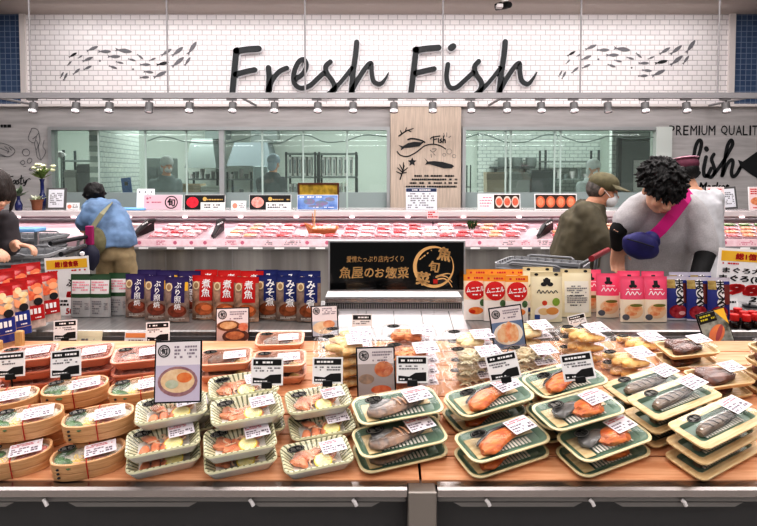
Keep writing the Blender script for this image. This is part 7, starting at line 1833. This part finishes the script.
t, rx0, rw = rack('tray_rack', 'tall dark-posted rack of upright trays in left half of window', 285, 316, 152, 10.6, (.6, 1.02, 1.5, 1.92), None)
def make_board():
    t = thing('tray', 'x', 'tray'); MB().cbox(0, .055, 0, .35, 0, .34, .008).build('tray_body', M_paper, t); MB().box(.01, .045, -.004, 0, .05, .29).build('rib', mat('tray_rib', (160, 168, 168), .4), t); return t
TB = Kind(make_board)
for lv, nm in ((1.03, 'lower'), (1.51, 'upper')):
    x = rx0 + .06
    while x < rx0 + rw - .12: TB.put('white upright tray on the %s shelf of the left kitchen rack' % nm, T(x, 10.62, lv), 'upright trays on the left kitchen rack, %s shelf' % nm); x += .085
t, rx0, rw = rack('tray_rack', 'tall dark-posted rack of upright trays right of the left one', 318, 357, 152, 10.7, (.6, 1.02, 1.5, 1.92), None)
for lv, nm in ((1.03, 'lower'), (1.51, 'upper')):
    x = rx0 + .06
    while x < rx0 + rw - .12: TB.put('white upright tray on the %s shelf of the right kitchen rack' % nm, T(x, 10.72, lv), 'upright trays on the right kitchen rack, %s shelf' % nm); x += .1 if rr.random() < .7 else .2
# things standing on the racks and benches
def crate(lab, x0, x1, y0, y1, Y, col, zb=None):
    a, b, z0, z1 = kbox(x0, x1, y0, y1, Y); t = thing('kitchen_crate', lab, 'crate', T(a, Y, zb if zb else z0)); w, h = b - a, z1 - (zb if zb else z0)
    MB().loft([[(0.01, 0.01, 0), (w - .01, .01, 0), (w - .01, .33, 0), (.01, .33, 0)], [(0, 0, h), (w, 0, h), (w, .34, h), (0, .34, h)], [(.015, .015, h), (w - .015, .015, h), (w - .015, .325, h), (.015, .325, h)], [(.02, .02, .02), (w - .02, .02, .02), (w - .02, .32, .02), (.02, .32, .02)]], 0).build('crate_shell', mat('crate_%d%d' % col[:2], col, .5), t)
    MB().box(-.006, w + .006, -.008, 0, h * .8, h * .95).build('rim', mat('crate_rim_%d%d' % col[:2], tuple(int(c * .85) for c in col), .5), t)
crate('tan crate on the kitchen bench behind the pink emblem sign', 160, 200, 184, 196, 9.65, (196, 178, 150), .951)
crate('pale crate on the kitchen bench right of the tan crate', 201, 220, 186, 196, 9.65, (196, 204, 196), .951)
crate('blue-grey tub on the bench behind the right window', 508, 530, 172, 190, 9.75, (170, 178, 176), .951)
crate('tan box on the bench behind the right window', 487, 505, 172, 190, 9.75, (186, 172, 150), .951)
crate('dark tub on the bench behind right window, farther right', 532, 556, 170, 190, 9.75, (96, 104, 106), .951)
crate('white box on the table at left end of kitchen', 64, 76, 170, 182, 9.85, (222, 222, 218), 1.001)
crate('grey box on the table at left end of kitchen', 77, 90, 164, 182, 9.85, (140, 144, 146), 1.001)
# blue chopping board leaning by the partition
a, b, z0, z1 = kbox(126, 136, 178, 210, 9.2)
t = thing('chopping_board', 'blue board leaning upright beside the brick partition', 'board', T(a, 9.25, .5) @ ry(-6)); MB().cbox(0, b - a, 0, .03, 0, z1 - .5, .004).build('board', mat('board_blue', (74, 104, 160), .4), t); MB().box(.05, .1, -.004, 0, z1 - .62, z1 - .56).build('grip_hole', M_kdk, t)
table('work_table', 'small steel table by the brick partition holding a blue board', 122, 138, 9.15, .499, .36)
# right window: upper dark racks and sinks
x0, x1, z0, z1 = kbox(496, 540, 150, 168, 11.6)
t = thing('wall_shelf', 'dark shelf of pots on the kitchen wall behind right window', 'shelf', T(x0, 11.95, 0)); MB().box(0, x1 - x0, 0, .34, z0, z0 + .03).build('shelf_board', M_kdk, t)
for k in range(2): MB().box(.1 + k * (x1 - x0 - .25), .15 + k * (x1 - x0 - .25), .3, .34, z0 - .3, z0).build('bracket', M_kdk, t)
for k, (px, lab) in enumerate(((503, 'left pot on the kitchen wall shelf'), (517, 'middle pot on the kitchen wall shelf'), (531, 'right pot on the kitchen wall shelf'))):
    t = thing('cooking_pot', 'steel ' + lab, 'pot', T(atY(px, 160, 12.1).x, 12.1, z0 + .031), 'pots on the kitchen shelf'); MB().lathe([(.1, 0), (.11, .02), (.11, .18), (.1, .18), (.098, .02), (.001, .018)], 18).build('pot_body', M_kst, t, smooth=True); MB().tube([(-.11, 0, .13), (-.15, 0, .13), (-.15, .04, .13), (-.11, .04, .13)], .008, 6).build('handle', M_kdk, t)
x0, x1, z0, z1 = kbox(463, 470, 165, 190, 9.4)
t = thing('wire_trolley', 'narrow black wire trolley at left side of right window', 'trolley', T(x0, 9.4, 0)); w = .12
for x in (0, w):
    for y in (0, .4): MB().tube([(x, y, 0), (x, y, z1)], .01, 6).build('post', M_kdk, t)
for k in range(9): MB().box(0, w, 0, .4, .3 + k * .13, .31 + k * .13).build('wire_shelf', M_kdk, t)
# hanging lamp shades / white items at far left
x0, x1, z0, z1 = kbox(60, 66, 150, 190, 9.9)
t = thing('task_lamp', 'slim white lamp standing at left end of the kitchen', 'lamp', T(atY(61, 150, 9.6).x, 9.6, 0)); MB().lathe([(.12, 0), (.12, .02), (.012, .03), (.012, 1.85), (.001, 1.86)], 14).build('pole', M_kst, t, smooth=True); MB().lathe([(.03, 0), (.09, -.06), (.08, -.06), (.02, -.01)], 16, 0, T(0, -.05, 1.9) @ rx(25)).build('lamp_shade', M_white, t, smooth=True)

for px0, px1, Y, lab, n in ((226, 252, 11.6, 'steel rack of bowls right of left window mullion', 5), (186, 218, 11.7, 'steel rack of bowls behind kitchen worker in grey', 6), (62, 96, 11.0, 'steel rack of bowls at far left of the kitchen', 5), (545, 600, 11.7, 'steel rack of bowls behind right window', 8)):
    t, rx0, rw = rack('storage_rack', lab, px0, px1, 172 if 'mullion' in lab or 'grey' in lab else 150, Y, (.6, 1.05, 1.45) + ((1.8,) if 'far' in lab or 'right window' in lab else ()), None, d=.45)
    where = lab.split('of bowls ')[1]
    for lv, nm in ((1.051, 'middle'), (1.451, 'upper')):
        for k in range(n):
            q = thing('mixing_bowl', 'pale bowl on the %s shelf of rack %s' % (nm, where), 'bowl', T(rx0 + rw * (k + .5) / n, Y + .2, lv), 'bowls on the rack ' + where)
            MB().lathe([(.03, 0), (min(.075, rw / n * .46), .09 + .05 * ((k * 7) % 3)), (min(.068, rw / n * .42), .09 + .05 * ((k * 7) % 3)), (.025, .01), (.001, .009)], 14).build('bowl_shell', M_white if (k + len(nm)) % 2 else M_kst, q, smooth=True)
# one cart between the two men, a basket on it, handle towards the man in grey
cx, cy = 1.0, 3.68
cart('cart with red handle between person in olive and person in grey', T(cx, cy, 0) @ rz(58), w=.4, L=.46, grip=mat('grip_red', (140, 44, 52), .45), hz=1.1, dk=.76)
basket('grey shopping basket on the cart in front of olive jacket', T(cx + .02, cy + .03, .79) @ rz(-30), .5, .36, .23)
# carts and baskets at the left
for px, Y, yaw, dk, lab, lab2 in ((14, 4.25, 8, .72, 'grey shopping basket at left, nearer of the two', 'cart under the nearer grey basket at left'), (24, 4.97, -6, .76, 'grey shopping basket at left, farther one beside person in blue', 'cart with dark handle under the farther grey basket')):
    x = atY(px, 250, Y).x; cart(lab2, T(x, Y, 0) @ rz(90 + yaw), w=.44, L=.56, hz=1.02, dk=dk); basket(lab, T(x - .02, Y, dk + .032) @ rz(yaw), .6, .42, .26)
# pink-striped strap bag hung on the cart and blue-topped stand
a = atY(84, 226, 5.18)
t = thing('tote_bag', 'dark navy bag with magenta strap hanging beside person in blue', 'bag', T(a.x + .04, 5.2, 0)); zt_ = a.z
MB().cbox(-.035, .03, -.02, .02, zt_ - .17, zt_ + .0, .006).build('magenta_strap', mat('strap_magenta2', (150, 36, 96), .6), t)
MB().blob((-.01, 0, zt_ - .27), (.09, .06, .12), 3, .15, 2).build('bag_body', mat('bag_dark', (34, 34, 56), .6), t, smooth=True)
x1 = atY(46, 230, 4.5).x; z = atY(20, 228, 4.5).z
t = thing('blue_topped_table', 'small stand with light blue top at left picture edge', 'table', T(x1 - .06, 4.55, 0))
MB().cbox(-.75, 0, -.09, .07, z - .03, z, .006).build('table_top', mat('top_blue', (132, 178, 222), .4), t)
for x in (-.7, -.06): MB().box(x, x + .025, .0, .025, 0, z - .03).build('leg', M_cart, t)
